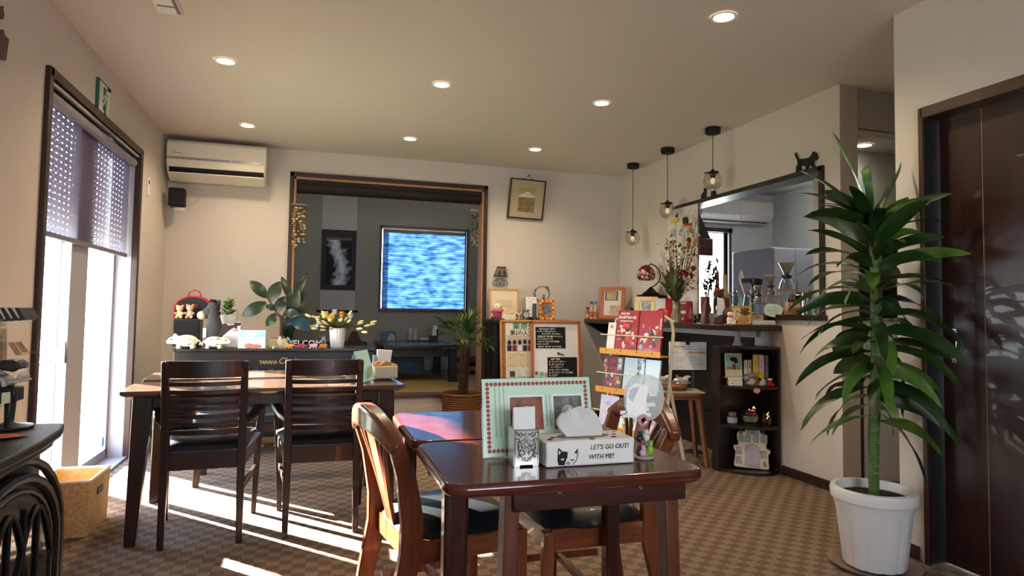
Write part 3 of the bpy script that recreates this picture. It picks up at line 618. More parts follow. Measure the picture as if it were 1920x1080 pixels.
def fan_chair(label, loc, rz, group):
    t = thing('fan_back_chair', label, 'chair', loc, rz, group); t.scale = (.92, .88, 1)
    for s in (-1, 1):
        m = MB(); m.path([(s*.185, -.285, 0), (s*.19, -.245, .2), (s*.195, -.205, .36), (s*.20, -.205, .46), (s*.212, -.235, .6), (s*.222, -.272, .685)], [.03, .032, .034, .034, .032, .032], [.05, .062, .075, .075, .062, .05], up=(0, 1, 0)); m.build('rear_leg', HONEY, t, bev=.005)
        m = MB(); m.bar((s*.205, .205, 0), (s*.20, .20, .39), .032, .032, w2=.042); m.build('front_leg', HONEY, t, bev=.004)
        m = MB(); m.bar((s*.198, -.18, .17), (s*.204, .19, .17), .018, .026); m.build('side_stretcher', HONEY, t)
        m = MB(); m.bar((s*.197, -.19, .365), (s*.202, .19, .365), .024, .065); m.build('side_rail', HONEYX, t)
    MB().bar((-.2, .2, .365), (.2, .2, .365), .065, .024, up=(0, 1, 0)).build('seat_rail', HONEY, t); MB().bar((-.19, -.2, .365), (.19, -.2, .365), .065, .024, up=(0, 1, 0)).build('seat_rail', HONEY, t); MB().bar((-.2, 0, .17), (.2, 0, .17), .022, .022).build('cross_stretcher', HONEY, t)
    n = 12; vs = []; fs = []
    for i in range(n+1):
        for j in range(n+1):
            a, b = 2*j/n-1, 2*i/n-1; q = .22*(1-.12*max(0, -b)); rx = a*(1-.10*b*b*abs(a)); ry = b*(1-.10*a*a*abs(b))
            vs.append((q*rx, .005+.222*ry, .40+.05*((1-abs(a)**4)*(1-abs(b)**4))**.5))
    for i in range(n):
        for j in range(n): a = i*(n+1)+j; fs.append((a, a+1, a+n+2, a+n+1))
    ring = [j for j in range(n+1)]+[(n+1)*i+n for i in range(1, n+1)]+[(n+1)*n+j for j in range(n-1, -1, -1)]+[(n+1)*i for i in range(n-1, 0, -1)]
    k = len(vs)
    for q in ring: vs.append((vs[q][0]*.98, vs[q][1]*.98, .392))
    for i in range(len(ring)): j = (i+1) % len(ring); fs.append((ring[i], k+i, k+j, ring[j]))
    m = MB(); m.add(vs, fs); m.build('seat', LEATH, t, smooth=70)
    xs = [-1+2*i/14 for i in range(15)]
    m = MB(); m.path([(x*.262, -.272-.035*(1-x*x), .672+.068*(1-abs(x)**2.2)) for x in xs], [.042+.018*(1-x*x) for x in xs], [.042+.03*(1-x*x) for x in xs]); m.build('crest_rail', HONEYX, t, bev=.012, seg=3)
    m = MB(); m.add([(-.03, -.21, .39), (.03, -.21, .39), (.03, -.20, .39), (-.03, -.2, .39), (-.05, -.303, .71), (.05, -.303, .71), (.05, -.293, .71), (-.05, -.293, .71)], [(3, 2, 1, 0), (4, 5, 6, 7), (0, 1, 5, 4), (1, 2, 6, 5), (2, 3, 7, 6), (3, 0, 4, 7)]); m.build('splat', HONEY, t)
    for s in (-1, 1):
        for kx in (.075, .125):
            pts = [(s*(.035+(kx)*(u**1.9)), -.207-.085*u, .40+.30*u) for u in [i/8 for i in range(9)]]
            m = MB(); m.path(pts, .012, .014, up=(0, 1, 0)); m.build('fan_slat', HONEY, t, bev=.002)
    return t
F1 = fan_chair('honey brown fan-back chair whose curved back meets the left edge of the mahogany tables', (.438, 2.13, 0), R_(-90+10), 'fan-back chairs at the mahogany tables')
F2 = dup(F1, (.895, 2.112, 0), R_(90), 'honey brown fan-back chair whose back rises behind the tissue box and clear cat sign')

# ================================================================ PIANO
pn = thing('digital_piano', 'black digital piano against the opening, its top crowded with ornaments', 'piano', (-.235, 5.27, 0)); PB = mat('piano_black', '#0b0b0d', .3, coat=.2)
m = MB(); m.box((-.69, -.21, .595), (.69, .2, .748)); m.build('cabinet', PB, pn, bev=.004)
m = MB(); m.box((-.70, -.225, .748), (.70, .21, .765)); m.build('lid', PB, pn, bev=.004)
m = MB(); m.box((-.66, -.216, .735), (.66, -.209, .741)); m.build('speaker_slot', BLKM, pn)
m = MB(); m.box((-.68, -.40, .52), (.68, -.2, .60)); m.build('keybed', PB, pn, bev=.004)
m = MB(); m.box((-.62, -.385, .60), (.62, -.22, .612)); ks = m.build('keys', WHITE, pn); m = MB()
for i in range(36):
    if i % 7 in (0, 1, 3, 4, 5): m.box((-.60+i*1.2/36+.012, -.31, .612), (-.60+i*1.2/36+.028, -.22, .622))
m.build('black_keys', BLACK, ks)
for s in (-1, 1):
    m = MB(); m.box((s*.69-.018, -.40, 0), (s*.69+.018, .2, .62)); m.build('side_panel', PB, pn, bev=.004)
m = MB(); m.box((-.67, .14, .12), (.67, .16, .6)); m.build('back_panel', PB, pn)
m = MB(); m.box((-.67, -.05, .10), (.67, .1, .15)); m.build('pedal_rail', PB, pn)
for x in (-.09, 0, .09): MB().box((x-.012, -.16, .05), (x+.012, -.03, .062)).build('pedal', GOLD, pn, bev=.004)
p = at(506, 679.5, 1, 5.058); text('YAMAHA', .038, GOLD, pn, (p.x+.225, -.212, p.z), bold=.0005, sx=.78, name='maker_lettering')
p = at(521, 677, 1, 5.058); text('Clavinova', .066, GOLD, pn, (p.x+.235, -.212, p.z), align='LEFT', shear=.35, name='model_lettering', sx=.9)

# ================================================================ STOVE AND BAG ON THE LEFT
st = thing('wood_stove', 'black cast iron wood stove with an arched tracery door', 'stove', (-.93, 1.86, 0))
o = V(st.location)
m = MB(); P = [(.225, -.42), (.262, -.3), (.278, -.1), (.278, .1), (.262, .28), (.235, .385), (-.2, .40), (-.2, -.42)]
m.prism(P, .695, .72, 'z'); m.prism([(x*.95-.004, y*.96) for x, y in P], .672, .695, 'z'); m.build('top_plate', IRON, st, bev=.007)
m = MB(); m.prism([(x*.86-.008, y*.88) for x, y in P], .10, .672, 'z'); m.build('body', IRON, st, bev=.01)
for sx in (-1, 1):
    for sy in (-1, 1): MB().lathe([(.02, 0), (.03, .03), (.022, .08), (.04, .12)], 0, 10, c=(sx*.14, sy*.3, 0)).build('leg', IRON, st)
def arch(y0, y1, z0, zs, n=14):
    c = (y0+y1)/2; r = (y1-y0)/2; return [(y0, z0), (y0, zs)]+[(c-r*math.cos(PI*i/n), zs+r*.72*math.sin(PI*i/n)) for i in range(1, n)]+[(y1, zs), (y1, z0)]
DX = .232; P = arch(-.30, .31, .16, .42)
m = MB(); m.prism(P, DX-.01, DX+.012, 'x'); dd = m.build('door', IRON, st)
m = MB(); m.tube([(DX+.016, y, z) for y, z in P], .014, 0, 8); m.tube([(DX+.014, y, z) for y, z in arch(-.27, .28, .18, .41)], .007, 0, 6)
m.tube([(DX+.012, y, z) for y, z in arch(-.345, .355, .14, .43)], .012, 0, 8); m.build('door_moulding', IRON, dd)
m = MB(); m.prism(arch(-.255, .265, .19, .41), DX+.012, DX+.015, 'x'); m.build('door_glass', mat('stove_glass', '#050505', .08, coat=.5), dd)
m = MB()
for y in (-.17, -.085, .0, .09, .175): m.tube([(DX+.018, y, .19), (DX+.018, y, .40+.16*math.cos(y*3.4))], .006, 0, 6)
for c in (-.17, 0, .17):
    for s in (-1, 1): m.tube([(DX+.018, c+s*.13*(1-u)-s*.0, .34+.22*math.sin(u*PI/2)*(1-abs(c)*.6)) for u in [i/8 for i in range(9)]], .006, 0, 6)
for z in (.25, .32): m.tube([(DX+.018, -.25, z), (DX+.018, .26, z)], .005, 0, 6)
m.build('tracery', IRON, dd)
m = MB()
for z in (.26, .46): m.lathe([(.014, -.02), (.016, -.01), (.016, .02), (.01, .03)], 0, 10, c=(DX-.005, .345, z))
m.build('hinge', IRON, st)
MB().path([(DX+.03, -.25, .34), (DX+.06, -.25, .36), (DX+.06, -.25, .26), (DX+.03, -.25, .28)], .012, .012, up=(0, 1, 0)).build('door_handle', SILV, dd)
# toy dispenser on the stove
cd = thing('bean_dispenser', 'black dispenser with a striped awning and clear chute standing on the stove', 'dispenser', (-.93, 2.175, .72)); BP = mat('dispenser_black', '#14141a', .3)
def lp(px, py): p = at(px, py, 1, 2.175); return (p.x+.93, max(.0012, p.z-.72))
def poly2(m, pts, y0, y1, k=0): m.prism([lp(*q) for q in pts], y0, y1, 'y', k)
m = MB(); poly2(m, [(12, 806), (20, 806), (27, 750), (13, 750)], -.02, .02); m.lathe([(.06, .0008), (.06, .008), (.02, .014), (.01, .02)], 0, 18, c=(lp(16, 806)[0], 0, 0)); m.build('pedestal', BP, cd, bev=.003)
m = MB(); poly2(m, [(-20, 775), (14, 752), (37, 752), (38, 725), (20, 724), (10, 705), (0, 698), (-20, 698)], -.03, .03); m.build('housing', BP, cd, bev=.004)
m = MB(); poly2(m, [(8, 692), (34, 696), (47, 690), (45, 680), (34, 674), (8, 674)], -.035, .035); m.build('hopper', mat('hopper_brown', '#2b2724', .25), cd, bev=.006)
m = MB(); poly2(m, [(12, 724), (22, 722), (18, 710), (8, 704)], -.033, .033); poly2(m, [(20, 718), (52, 714), (52, 710), (22, 712)], -.033, .033); poly2(m, [(38, 708), (48, 712), (50, 704), (42, 699)], -.03, .03); m.build('wheel', mat('wheel_grey', '#b7ada2', .4), cd, bev=.003)
m = MB(); poly2(m, [(12, 755), (29, 752), (29, 732), (13, 734)], -.032, -.0325); m.build('sticker', mat('sticker_cream', '#d9cda8', .6), cd)
m = MB(); poly2(m, [(20, 642), (34, 641), (48, 660), (62, 658), (62, 663), (36, 666)], -.02, .02); m.build('chute', glass('acrylic', '#fff6ea', .05, .35), cd)
m = MB(); poly2(m, [(-25, 601), (57, 596), (57, 599), (50, 601), (44, 599), (38, 601), (31, 600), (24, 602), (18, 600), (12, 603), (5, 601), (-25, 604)], -.05, .05)
for i in range(-1, 4): a = 8+i*13.2; poly2(m, [(a-6, 577), (a+1, 577), (a+14, 597), (a+5, 598)], -.051, .051)
aw = m.build('awning', mat('awning_navy', '#202230', .5), cd)
m = MB(); poly2(m, [(-15, 577), (41, 577), (55, 596), (-15, 600)], -.048, .048); m.build('awning_cream', mat('awning_cream', '#d8c6a4', .6), aw)
m = MB(); poly2(m, [(-4, 603), (4, 603), (4, 676), (-4, 700)], -.03, .03); m.build('upright', glass('acrylic', '#fff6ea'), cd)
m = MB(); m.leaf((-.80, 2.0, .7225), (.5, .3, .0), .10, .07, .02, n=4, fold=.1); tag(m.build('autumn_leaf', mat('leaf_orange', '#c8641c', .6)), 'orange leaf lying on the stove top', 'leaf')
# wall ornament cut by the photo edge
wo = thing('wall_ornament', 'brown carved wooden ornament hanging high on the left wall', 'ornament', (XL, 2.86, 2.05))
def lq(px, py): p = at(px, py, 0, XL+.01); return (p.y-2.86, p.z-2.05)
m = MB(); m.prism([lq(*q) for q in [(-14, 60), (2, 55), (3, 64), (12, 74), (9, 92), (6, 113), (-2, 108), (-14, 112)]], .002, .02, 'x'); m.build('carving', wood('carved', '#3f2a1a', '#5f4228', .6, 'z'), wo)
m = MB(); m.prism([lq(*q) for q in [(-14, 10), (2, 11), (1, 20), (3, 26), (1, 35), (-14, 36)]], .002, .02, 'x'); m.build('carving', wood('carved', '#3f2a1a', '#5f4228', .6, 'z'), wo)
# cloth storage bag
bg = thing('storage_bag', 'open beige jute bag with leather grip beside the stove', 'bag', (-1.075, 3.625, 0)); JU = mat('jute', '#c9a873', .75, noise=(60, .25), bump=(90, .4))
m = MB(); X, Y, h, k = .118, .155, .252, .010; b = .95
def ringq(x, y, z): return [(-x, -y, z), (x, -y, z), (x, y, z), (-x, y, z)]
vs = ringq(X*b, Y*b, 0)+ringq(X, Y, h)+ringq(X-k, Y-k, h)+ringq(X*b-k, Y*b-k, .012)
fs = [(3, 2, 1, 0), (12, 13, 14, 15)]
for q in (0, 4, 8):
    for i in range(4): j = (i+1) % 4; fs.append((q+i, q+j, q+4+j, q+4+i))
m.add(vs, fs); m.build('bag_body', JU, bg, bev=.006)
m = MB()
for i in range(4):
    a, c = ringq(X-.004, Y-.004, h+.002)[i], ringq(X-.004, Y-.004, h+.002)[(i+1) % 4]; m.tube([a, c], .007, 0, 8)
m.build('hem', mat('hem_cream', '#efe3cf', .8), bg)
m = MB(); m.box((X-.006, -.05, .165), (X+.004, .03, .20)); m.build('grip', mat('grip_grey', '#57504a', .7), bg, bev=.004)
# ================================================================ BACK CABINET, BOARDS, COUNTER
bc = thing('black_cabinet', 'low black cabinet against the back wall behind the notice boards', 'cabinet', (2.02, 5.97, 0))
m = MB(); m.box((-.41, -.15, 0), (.40, .17, .955)); m.build('body', BLKW, bc, bev=.004)
m = MB(); m.box((-.43, -.19, .955), (.415, .175, .985)); m.build('top_board', wood('shelf_dark', '#1f1310', '#2d1c17', .35, 'x'), bc, bev=.003)
# cork notice board with a newspaper page
def pane_local(root, px0, py0, px1, py1, Y): pass
cb = thing('notice_board', 'oak framed notice board pinned with a newspaper page', 'notice board', (2.035, 5.66, .0), rot=(R_(-6), 0, 0))
W, Z0, Z1 = .39, .12, .99
m = MB(); t = .018
m.box((-W, -.02, Z0), (-W+t, 0, Z1)); m.box((W-t, -.02, Z0), (W, 0, Z1)); m.box((-W, -.02, Z1-t), (W, 0, Z1)); m.box((-W, -.02, Z0), (W, 0, Z0+t)); m.build('frame', OAKZ, cb, bev=.002)
m = MB(); m.box((-W+t, -.008, Z0+t), (W-t, -.002, Z1-t)); m.build('cork', mat('cork', '#a8703c', .9, noise=(80, .3)), cb)
for s in (-1, 1): MB().bar((s*.36, -.01, 0), (s*.36, -.01, Z0+.02), .03, .02).build('leg', OAKZ, cb)
nx0, nx1, nz0, nz1 = -.335, .10, .30, .962
NP = mat('newsprint', '#e6e0d0', .85, noise=(7, .05))
m = MB(); m.box((nx0, -.011, nz0), (nx1, -.009, nz1)); npg = m.build('newspaper_page', NP, cb)
def strip(x0, z0, x1, z1, c, nm='picture', y=-.0125):
    return MB().box((x0, y, z0), (x1, y+.001, z1)).build(nm, mat('ink_'+c, c, .8), npg)
TEAL = mat('ink_teal', '#1f7a5c', .7)
text('栗原総', .072, TEAL, npg, (-.155, -.0118, .925), (PI/2, 0, 0), bold=.001, name='headline', sx=1.05)
text('第2の人生を', .05, mat('ink_maroon', '#4a1020', .7), npg, (-.155, -.0118, .868), (PI/2, 0, 0), bold=.001, name='headline')
strip(-.32, .838, .09, .843, '#b04a3a'); strip(-.325, .70, .09, .828, '#b9b3a8', 'photo_block')
text('TUI', .10, mat('ink_red', '#c0262c', .7), npg, (.01, -.0145, .79), (PI/2, 0, 0), bold=.004, name='headline', sx=.9)
m = MB(); rr = random.Random(5)
for i in range(5):
    x = -.30+i*.05; m.ball((x, -.0135, .775+rr.uniform(-.01, .015)), (.017, .001, .022), 0); m.box((x-.02, -.0138, .704), (x+.02, -.0132, .755), i % 3)
m.build('photo_group', [mat('ph_dark', '#2a1d22', .7), mat('ph_red', '#8f2230', .7), mat('ph_white', '#e3dedb', .7)], npg)
strip(-.325, .56, -.12, .69, '#d9c9a0', 'advert'); strip(-.11, .59, .09, .69, '#d2cdc2', 'advert'); strip(-.33, .37, -.13, .545, '#dcd8cf', 'advert'); strip(-.115, .44, .09, .575, '#d7d2c7', 'advert'); strip(-.115, .33, .09, .43, '#cfcbc3', 'advert'); strip(-.332, .325, -.13, .358, '#c2266b', 'pink_banner')
m = MB()
for i in range(120):
    cx = rr.choice([(-.315, -.13), (-.105, .08)]); x = rr.uniform(*cx); z = rr.uniform(.335, .685); m.box((x, -.0142, z), (x+rr.uniform(.01, .03), -.0137, z+.0025))
for x, z, w, h in ((-.30, .47, .05, .05), (-.06, .60, .02, .045), (-.09, .47, .08, .03), (.03, .36, .03, .05)): m.box((x, -.0143, z), (x+w, -.0136, z+h))
m.build('small_print', mat('ink_grey', '#4d4642', .8), npg)
# whiteboard with two chalk panels
wb = thing('menu_board', 'white board in an orange wood frame with two black chalk panels', 'menu board', (2.135, 5.52, 0), rot=(R_(-5), 0, 0))
W, Z0, Z1 = .243, .12, .985; t = .026
m = MB(); m.box((-W, -.02, Z0), (-W+t, .005, Z1)); m.box((W-t, -.02, Z0), (W, .005, Z1)); m.box((-W, -.02, Z1-t), (W, .005, Z1)); m.box((-W, -.02, Z0), (W, .005, Z0+t)); m.build('frame', RUST, wb, bev=.003)
m = MB(); m.box((-W+t, -.006, Z0+t), (W-t, 0, Z1-t)); m.build('white_panel', mat('board_white', '#eef0ee', .25), wb)
for s in (-1, 1): MB().bar((s*.22, -.008, 0), (s*.22, -.008, Z0+.02), .026, .02).build('leg', RUST, wb)
m = MB(); m.tube([(W, .01, .62+.22*math.sin(a)*1.0) if 0 else (W+.035*math.cos(a), .03, .60+.12*math.sin(a)) for a in [-PI/2+PI*i/10 for i in range(11)]], .006, 0, 6); m.build('carry_loop', OAK, wb)
CH = mat('chalk', '#e8e6df', .9); BB = mat('chalk_black', '#141417', .8)
def chalk(x0, z0, x1, z1, lines, size):
    m = MB(); m.box((x0, -.0085, z0), (x1, -.006, z1)); c = m.build('chalk_panel', BB, wb, rot=None)
    n = len(lines)
    for i, (s, dx) in enumerate(lines):
        text(s, size, CH, c, (x0+.012+dx, -.0088, z1-(i+.75)*(z1-z0)/(n+.4)), align='LEFT', name='chalk_line', bold=.0004, shear=.12)
    return c
chalk(-.195, .735, .095, .93, [('Cafe chandon  BEST 5', .02), ('★ ブレンド&レギュラー', 0), ('カフェラテ  アメリカン', .045), ('(当店人気!  香り豊か コーヒー)', .005), ('★ パフェ&ワッフル', 0), ('(バナナ いちご 抹茶 栗 桃)', .01), ('★ モーニング', 0), ('(食パン  ゆで卵  ミニサラダ)', .01)], .0175)
chalk(-.085, .475, .205, .655, [('BEST 飲品', .02), ('★ コーヒーゼリー', 0), ('★ カフェオレ &', 0), ('ハーブティー', .015), ('★ ピーチソーダ (600)', 0), ('★ ジンジャーエール (600)', 0), ('★ ココア', 0)], .02)
m = MB(); m.ball((.02, -.012, .69), (.011, .006, .011)); m.bar((.02, -.012, .688), (.075, -.012, .672), .011, .008); m.build('magnet_pen', BLACK, wb)
m = MB(); rr = random.Random(2)
for i, (x, z, w, h, k) in enumerate([(-.205, .50, .025, .03, 0), (-.165, .495, .04, .03, 1), (-.115, .49, .03, .03, 2), (-.205, .435, .03, .03, 2), (-.16, .41, .02, .065, 3), (-.12, .435, .04, .03, 1)]): m.box((x, -.016, z), (x+w, -.006, z+h), k)
m.build('magnets', [mat('mag_olive', '#6e6a4a', .6), mat('mag_blue', '#8fa9c4', .5), mat('mag_tan', '#c9a266', .6), mat('mag_dark', '#2a2c33', .5)], wb, bev=.003)

# counter along the right wall
ct = thing('wall_counter', 'long dark wood counter shelf on the right wall below the kitchen hatch', 'counter', (2.86, 4.93, .96))
m = MB(); m.box((-.20, -1.23, 0), (.204, 1.228, .04)); m.build('counter_board', wood('counter_wood', '#221611', '#33211a', .28, 'y', .2), ct, bev=.005)
m = MB(); m.box((.17, -1.0, -.05), (.2, 1.2, 0)); m.build('ledger', ALU, ct)
m = MB(); m.prism([(-.19, -.002), (.18, -.002), (.18, -.2)], 1.19, 1.21, 'y'); m.build('bracket', BLKW, ct)
m = MB(); m.lathe([(.034, -.104), (.034, -.1), (.022, -.08), (.017, -.03), (.02, -.006), (.045, -.004), (.045, 0)], 0, 20, c=(-.03, -1.06, 0)); m.build('support_post', mat('post_grey', '#c3c6c8', .4), ct)
bp = thing('wall_panel', 'black panel on the wall beneath the counter', 'panel', (3.052, 5.05, 0)); m = MB(); m.box((-.004, -1.06, 0), (.010, 1.09, .905)); m.build('board', BLKW, bp); MB().box((-.06, -.9, .28), (-.04, 1.0, .30)).build('foot_rail', BLACK, bp)
for y in (-.8, .9): MB().box((-.06, y, .0), (-.04, y+.02, .29)).build('rail_post', BLACK, bp)
# corner shelf unit
cu = thing('corner_shelf', 'dark brown corner shelf with curved shelves full of ornaments under the counter end', 'shelf', (3.05, 3.94, 0)); CS = wood('corner_wood', '#1d1210', '#2c1c17', .35, 'z', .15)
MB().box((-.36, -.018, 0), (0, 0, .85)).build('back_panel', CS, cu, bev=.002); MB().box((-.016, -.235, 0), (0, -.018, .85)).build('side_panel', CS, cu, bev=.002); MB().box((-.378, -.075, 0), (-.36, 0, .85)).build('side_panel', CS, cu, bev=.002)
def quarter(z, nm):
    P = [(-.016, -.018), (-.36, -.018), (-.36, -.075)]+[(-.36+.344*u, -.075-.16*u-.10*math.sin(PI*u)) for u in [i/10 for i in range(1, 10)]]+[(-.016, -.235)]
    MB().prism(P, z-.018, z, 'z').build(nm, CS, cu, bev=.002)
quarter(.855, 'top_shelf'); quarter(.585, 'shelf'); quarter(.318, 'shelf'); quarter(.018, 'bottom_shelf')
# menu sheet on a stand
ms = thing('menu_stand', 'white price sheet clipped to a dark stand in front of the black panel', 'menu stand', (2.72, 4.45, 0), R_(-14))
p0 = at(1288, 667, 1, 4.45); W, h = .150, .108; zc = p0.z; dx = p0.x-2.72
m = MB(); m.box((dx-W-.006, .003, zc-h-.01), (dx+W+.006, .009, zc+h+.004)); m.build('board', BLACK, ms)
m = MB(); m.box((dx-W, -.001, zc-h), (dx+W-.004, .0025, zc+h)); sh = m.build('sheet', PAPER, ms)
m = MB(); m.tube([(dx+.05, .012, 0), (dx+.05, .012, zc)], .011, 0, 10); m.lathe([(.07, 0), (.07, .012), (.02, .025)], 0, 20, c=(dx+.05, .012, 0)); m.build('pole', mat('pole_steel', '#4a525c', .3, metal=.6), ms)
m = MB(); m.box((dx-.018, -.006, zc+h-.022), (dx+.012, .012, zc+h+.012)); m.tube([(dx-.01, -.008, zc+h-.02), (dx-.01, -.010, zc+h-.06), (dx+.006, -.010, zc+h-.06), (dx+.006, -.008, zc+h-.02)], .0015, 0, 5); m.build('binder_clip', BLACK, ms)
m = MB(); m.box((dx-.135, -.0018, zc+.062), (dx-.02, -.0011, zc+.078)); m.box((dx, -.0018, zc+.02), (dx+.135, -.0011, zc+.034)); m.build('orange_bars', mat('bar_orange', '#e2b67c', .8), sh)
m = MB(); rr = random.Random(8)
for i in range(13):
    for x0 in (-.135, .01):
        if rr.random() < .62: z = zc+.05-i*.0125; m.box((dx+x0, -.0018, z), (dx+x0+rr.uniform(.04, .12), -.0011, z+.0028))
m.build('small_print', mat('print_grey', '#a9a9b0', .8), sh)
# stool with bags and paper
so = thing('wooden_stool', 'brown wooden stool loaded with foil bags by the black panel', 'stool', (2.56, 4.19, 0)); SW = wood('stool_wood', '#6e4328', '#8a5836', .35, 'z')
m = MB(); m.lathe([(0, .48), (.18, .48), (.2, .49), (.2, .505), (.19, .51), (0, .51)], 0, 36); m.build('seat', wood('stool_top', '#6e4328', '#8a5836', .3, 'x'), so)
for a in (25, 115, 205, 295):
    c, s = math.cos(R_(a)), math.sin(R_(a)); m = MB(); m.path([(c*.235, s*.235, 0), (c*.19, s*.19, .30), (c*.165, s*.165, .49)], [.026, .03, .04], [.026, .032, .05], up=(-s, c, 0)); m.build('leg', SW, so, bev=.005)
for a in (70, 160, 250, 340):
    c, s = math.cos(R_(a)), math.sin(R_(a)); m = MB(); w = .12; m.prism([(-w, .48), (-w, .44), (-w*.7, .462), (w*.7, .462), (w, .44), (w, .48)], -.011, .011, 'y', T=M.Rotation(R_(a)-PI/2, 4, 'Z') @ M.Translation((0, .125, 0))); m.build('apron', SW, so)
def crumple(name, label, cat, loc, s, material, seed):
    m = MB(); rr = random.Random(seed); n, k = 14, 8; vs = []; fs = []
    for i in range(k+1):
        for j in range(n):
            a, b = PI*i/k, 2*PI*j/n; q = 1+rr.uniform(-.22, .25); vs.append((s[0]*math.sin(a)*math.cos(b)*q, s[1]*math.sin(a)*math.sin(b)*q, max(0, s[2]*.8+s[2]*math.cos(a)*q)))
    for i in range(k):
        for j in range(n): q = (j+1) % n; fs.append((n*i+j, n*i+n+j, n*i+n+q, n*i+q))
    m.add(vs, fs); m.leaf((s[0]*.5, 0, s[2]), (.8, 0, .55), s[0]*1.1, s[1]*1.5, .2, n=4, fold=.4); m.leaf((-s[0]*.4, 0, s[2]), (-.3, .2, .8), s[0]*.8, s[1]*1.3, .2, n=4, fold=.5)
    return tag(m.build(name, material, loc=loc, smooth=0), label, cat)
nw = thing('folded_newspaper', 'folded newspaper hanging over the stool edge under the basket', 'newspaper', (2.55, 4.16, .511), R_(-20)); m = MB(); m.box((-.17, -.13, 0), (.15, .13, .005)); m.box((-.14, -.12, .005), (.12, .11, .009)); m.build('sheets', mat('newsprint2', '#a6a58c', .85, noise=(25, .2)), nw)
sb = thing('shallow_basket', 'shallow brown basket on the stool under the foil bags', 'basket', (2.50, 4.20, .521)); m = MB(); m.shell([(.0, .0), (.10, 0), (.125, .03), (.12, .034), (.095, .008), (0, .008)], 0, 24); m.build('basket', mat('basket_brown', '#8a5a34', .7, noise=(50, .4), bump=(60, .5)), sb)
FOIL = mat('foil', '#b9b6b0', .35, metal=.55)
crumple('foil_bag', 'crumpled silver foil bag at the right on the stool', 'bag', (2.565, 4.16, .556), (.06, .05, .028), FOIL, 3)
crumple('foil_bag', 'crumpled beige foil bag at the left on the stool, behind the clear cat sign', 'bag', (2.44, 4.22, .556), (.06, .045, .03), mat('foil_beige', '#c6b9a3', .4, metal=.3), 5)

# magazine rack
mr = thing('magazine_rack', 'cream wire magazine rack with yellow shelf fronts behind the mahogany tables', 'magazine rack', (1.925, 3.82, 0), R_(-70)); CRM = mat('rack_cream', '#d8cdb0', .4); YEL = mat('rack_yellow', '#e09a1a', .4)
W = .26
def ry(z): return .02+(z)*.14      # lean of the rack
for s in (-1, 1):
    m = MB(); pts = [(s*W, .10, 0), (s*W, ry(.2)+.05, .2), (s*W, ry(.95)+.03, .95), (s*(W-.02), ry(1.0)+.03, 1.02), (s*(W-.08), ry(1.03)+.03, 1.05)]
    m.tube(pts, .011, 0, 8); m.tube([(s*W, .33, 0), (s*W, ry(.62)+.04, .62)], .011, 0, 8); m.build('side_tube', CRM, mr)
m = MB(); m.tube([(-W+.08, ry(1.03)+.03, 1.05), (W-.08, ry(1.03)+.03, 1.05)], .011, 0, 8); m.build('top_tube', CRM, mr)
SH = [.80, .545, .30]
for z in SH:
    y = ry(z); m = MB(); m.box((-W, y-.075, z-.006), (W, y+.03, z)); m.box((-W-.004, y-.081, z-.008), (W+.004, y-.075, z+.03)); f = m.build('shelf_front', YEL, mr)
    for x in (-.2, -.07, .07, .2): MB().lathe([(0, .002), (.004, .0015), (.005, 0)], 0, 8, T=T_((x, y-.081, z+.018), rx=PI/2)).build('rivet', INK, f)
    m = MB(); m.tube([(-W-.012, y-.062, z+.12), (W+.012, y-.062, z+.12)], .004, 0, 6); m.build('wire', CRM, mr)
rt = M.Translation(mr.location) @ M.Rotation(R_(-70), 4, 'Z')
def coverart(name, base, cols, seed, n=26):
    m = MB(); return m
def magazine(label, xc, shelf, w, h, base, blobs, seed, titles=(), thick=.012, cat='magazine', dy=0, name='magazine'):
    z = SH[shelf]; y = ry(z)-.045+dy; lean = -8
    p = rt @ V((xc, y, z+.004)); t = thing(name, label, cat, p, 0, rot=(R_(lean), 0, R_(-70)))
    m = MB(); m.box((-w/2, 0, 0), (w/2, thick, h)); bk = m.build('pages', mat('mag_'+base, base, .35, coat=.2), t, bev=.001)
    rr = random.Random(seed)
    if blobs:
        m = MB(); ms_ = [mat('blob_'+c, c, .4) for c in blobs]
        for i in range(34):
            bw, bh = rr.uniform(.012, .05)*w/.21, rr.uniform(.012, .05); x = rr.uniform(-w/2+.006, w/2-bw-.006); zz = rr.uniform(.015, h*.72-bh)
            k = rr.randrange(len(ms_)); P = [(x+bw/2+bw/2*math.cos(a)*rr.uniform(.7, 1), zz+bh/2+bh/2*math.sin(a)*rr.uniform(.7, 1)) for a in [2*PI*q/9 for q in range(9)]]
            m.prism([(min(max(a, -w/2+.004), w/2-.004), b) for a, b in P], -.0004-.00003*i, 0, 'y', k)
        m.build('cover_picture', ms_, t, smooth=0)
    for body, size, x, zz, mt, sx in titles: text(body, size, mt, t, (x, -.0022, zz), name='cover_lettering', bold=.0006, sx=sx)
    return t
WT = mat('title_white', '#f4efe9', .5); RT = mat('title_red', '#d02a2e', .5); BT = mat('title_dark', '#3a4a66', .6)
FEST = ['#6b1216', '#d94a3a', '#1b1620', '#e8c8b0', '#c02a30', '#e9e4dc', '#b4301f', '#20202a']
magazine('red magazine with a white title over its picture on the top rack shelf', -.066, 0, .19, .285, '#9c1418', FEST, 11, [('見る祭 屋台', .015, -.025, .262, WT, 1), ('祭山祭屋台の1冊', .022, -.005, .236, WT, .95), ('~山車と屋台のまつりの心~', .01, -.01, .212, WT, 1)])
magazine('red magazine covered by a crowd picture at the end of the top rack shelf', .134, 0, .19, .285, '#a3161b', FEST+['#9fb4c2', '#2f7a5a'], 12, [('山\n祭\nの\n屋\n台', .014, .085, .2, WT, 1)])
magazine('small white booklet at the left end of the top shelf of the rack', -.205, 0, .072, .20, '#e2e2da', [], 13, [('O', .03, .0, .17, mat('title_navy', '#1c2340', .5), 1)], thick=.006, cat='booklet', name='booklet')
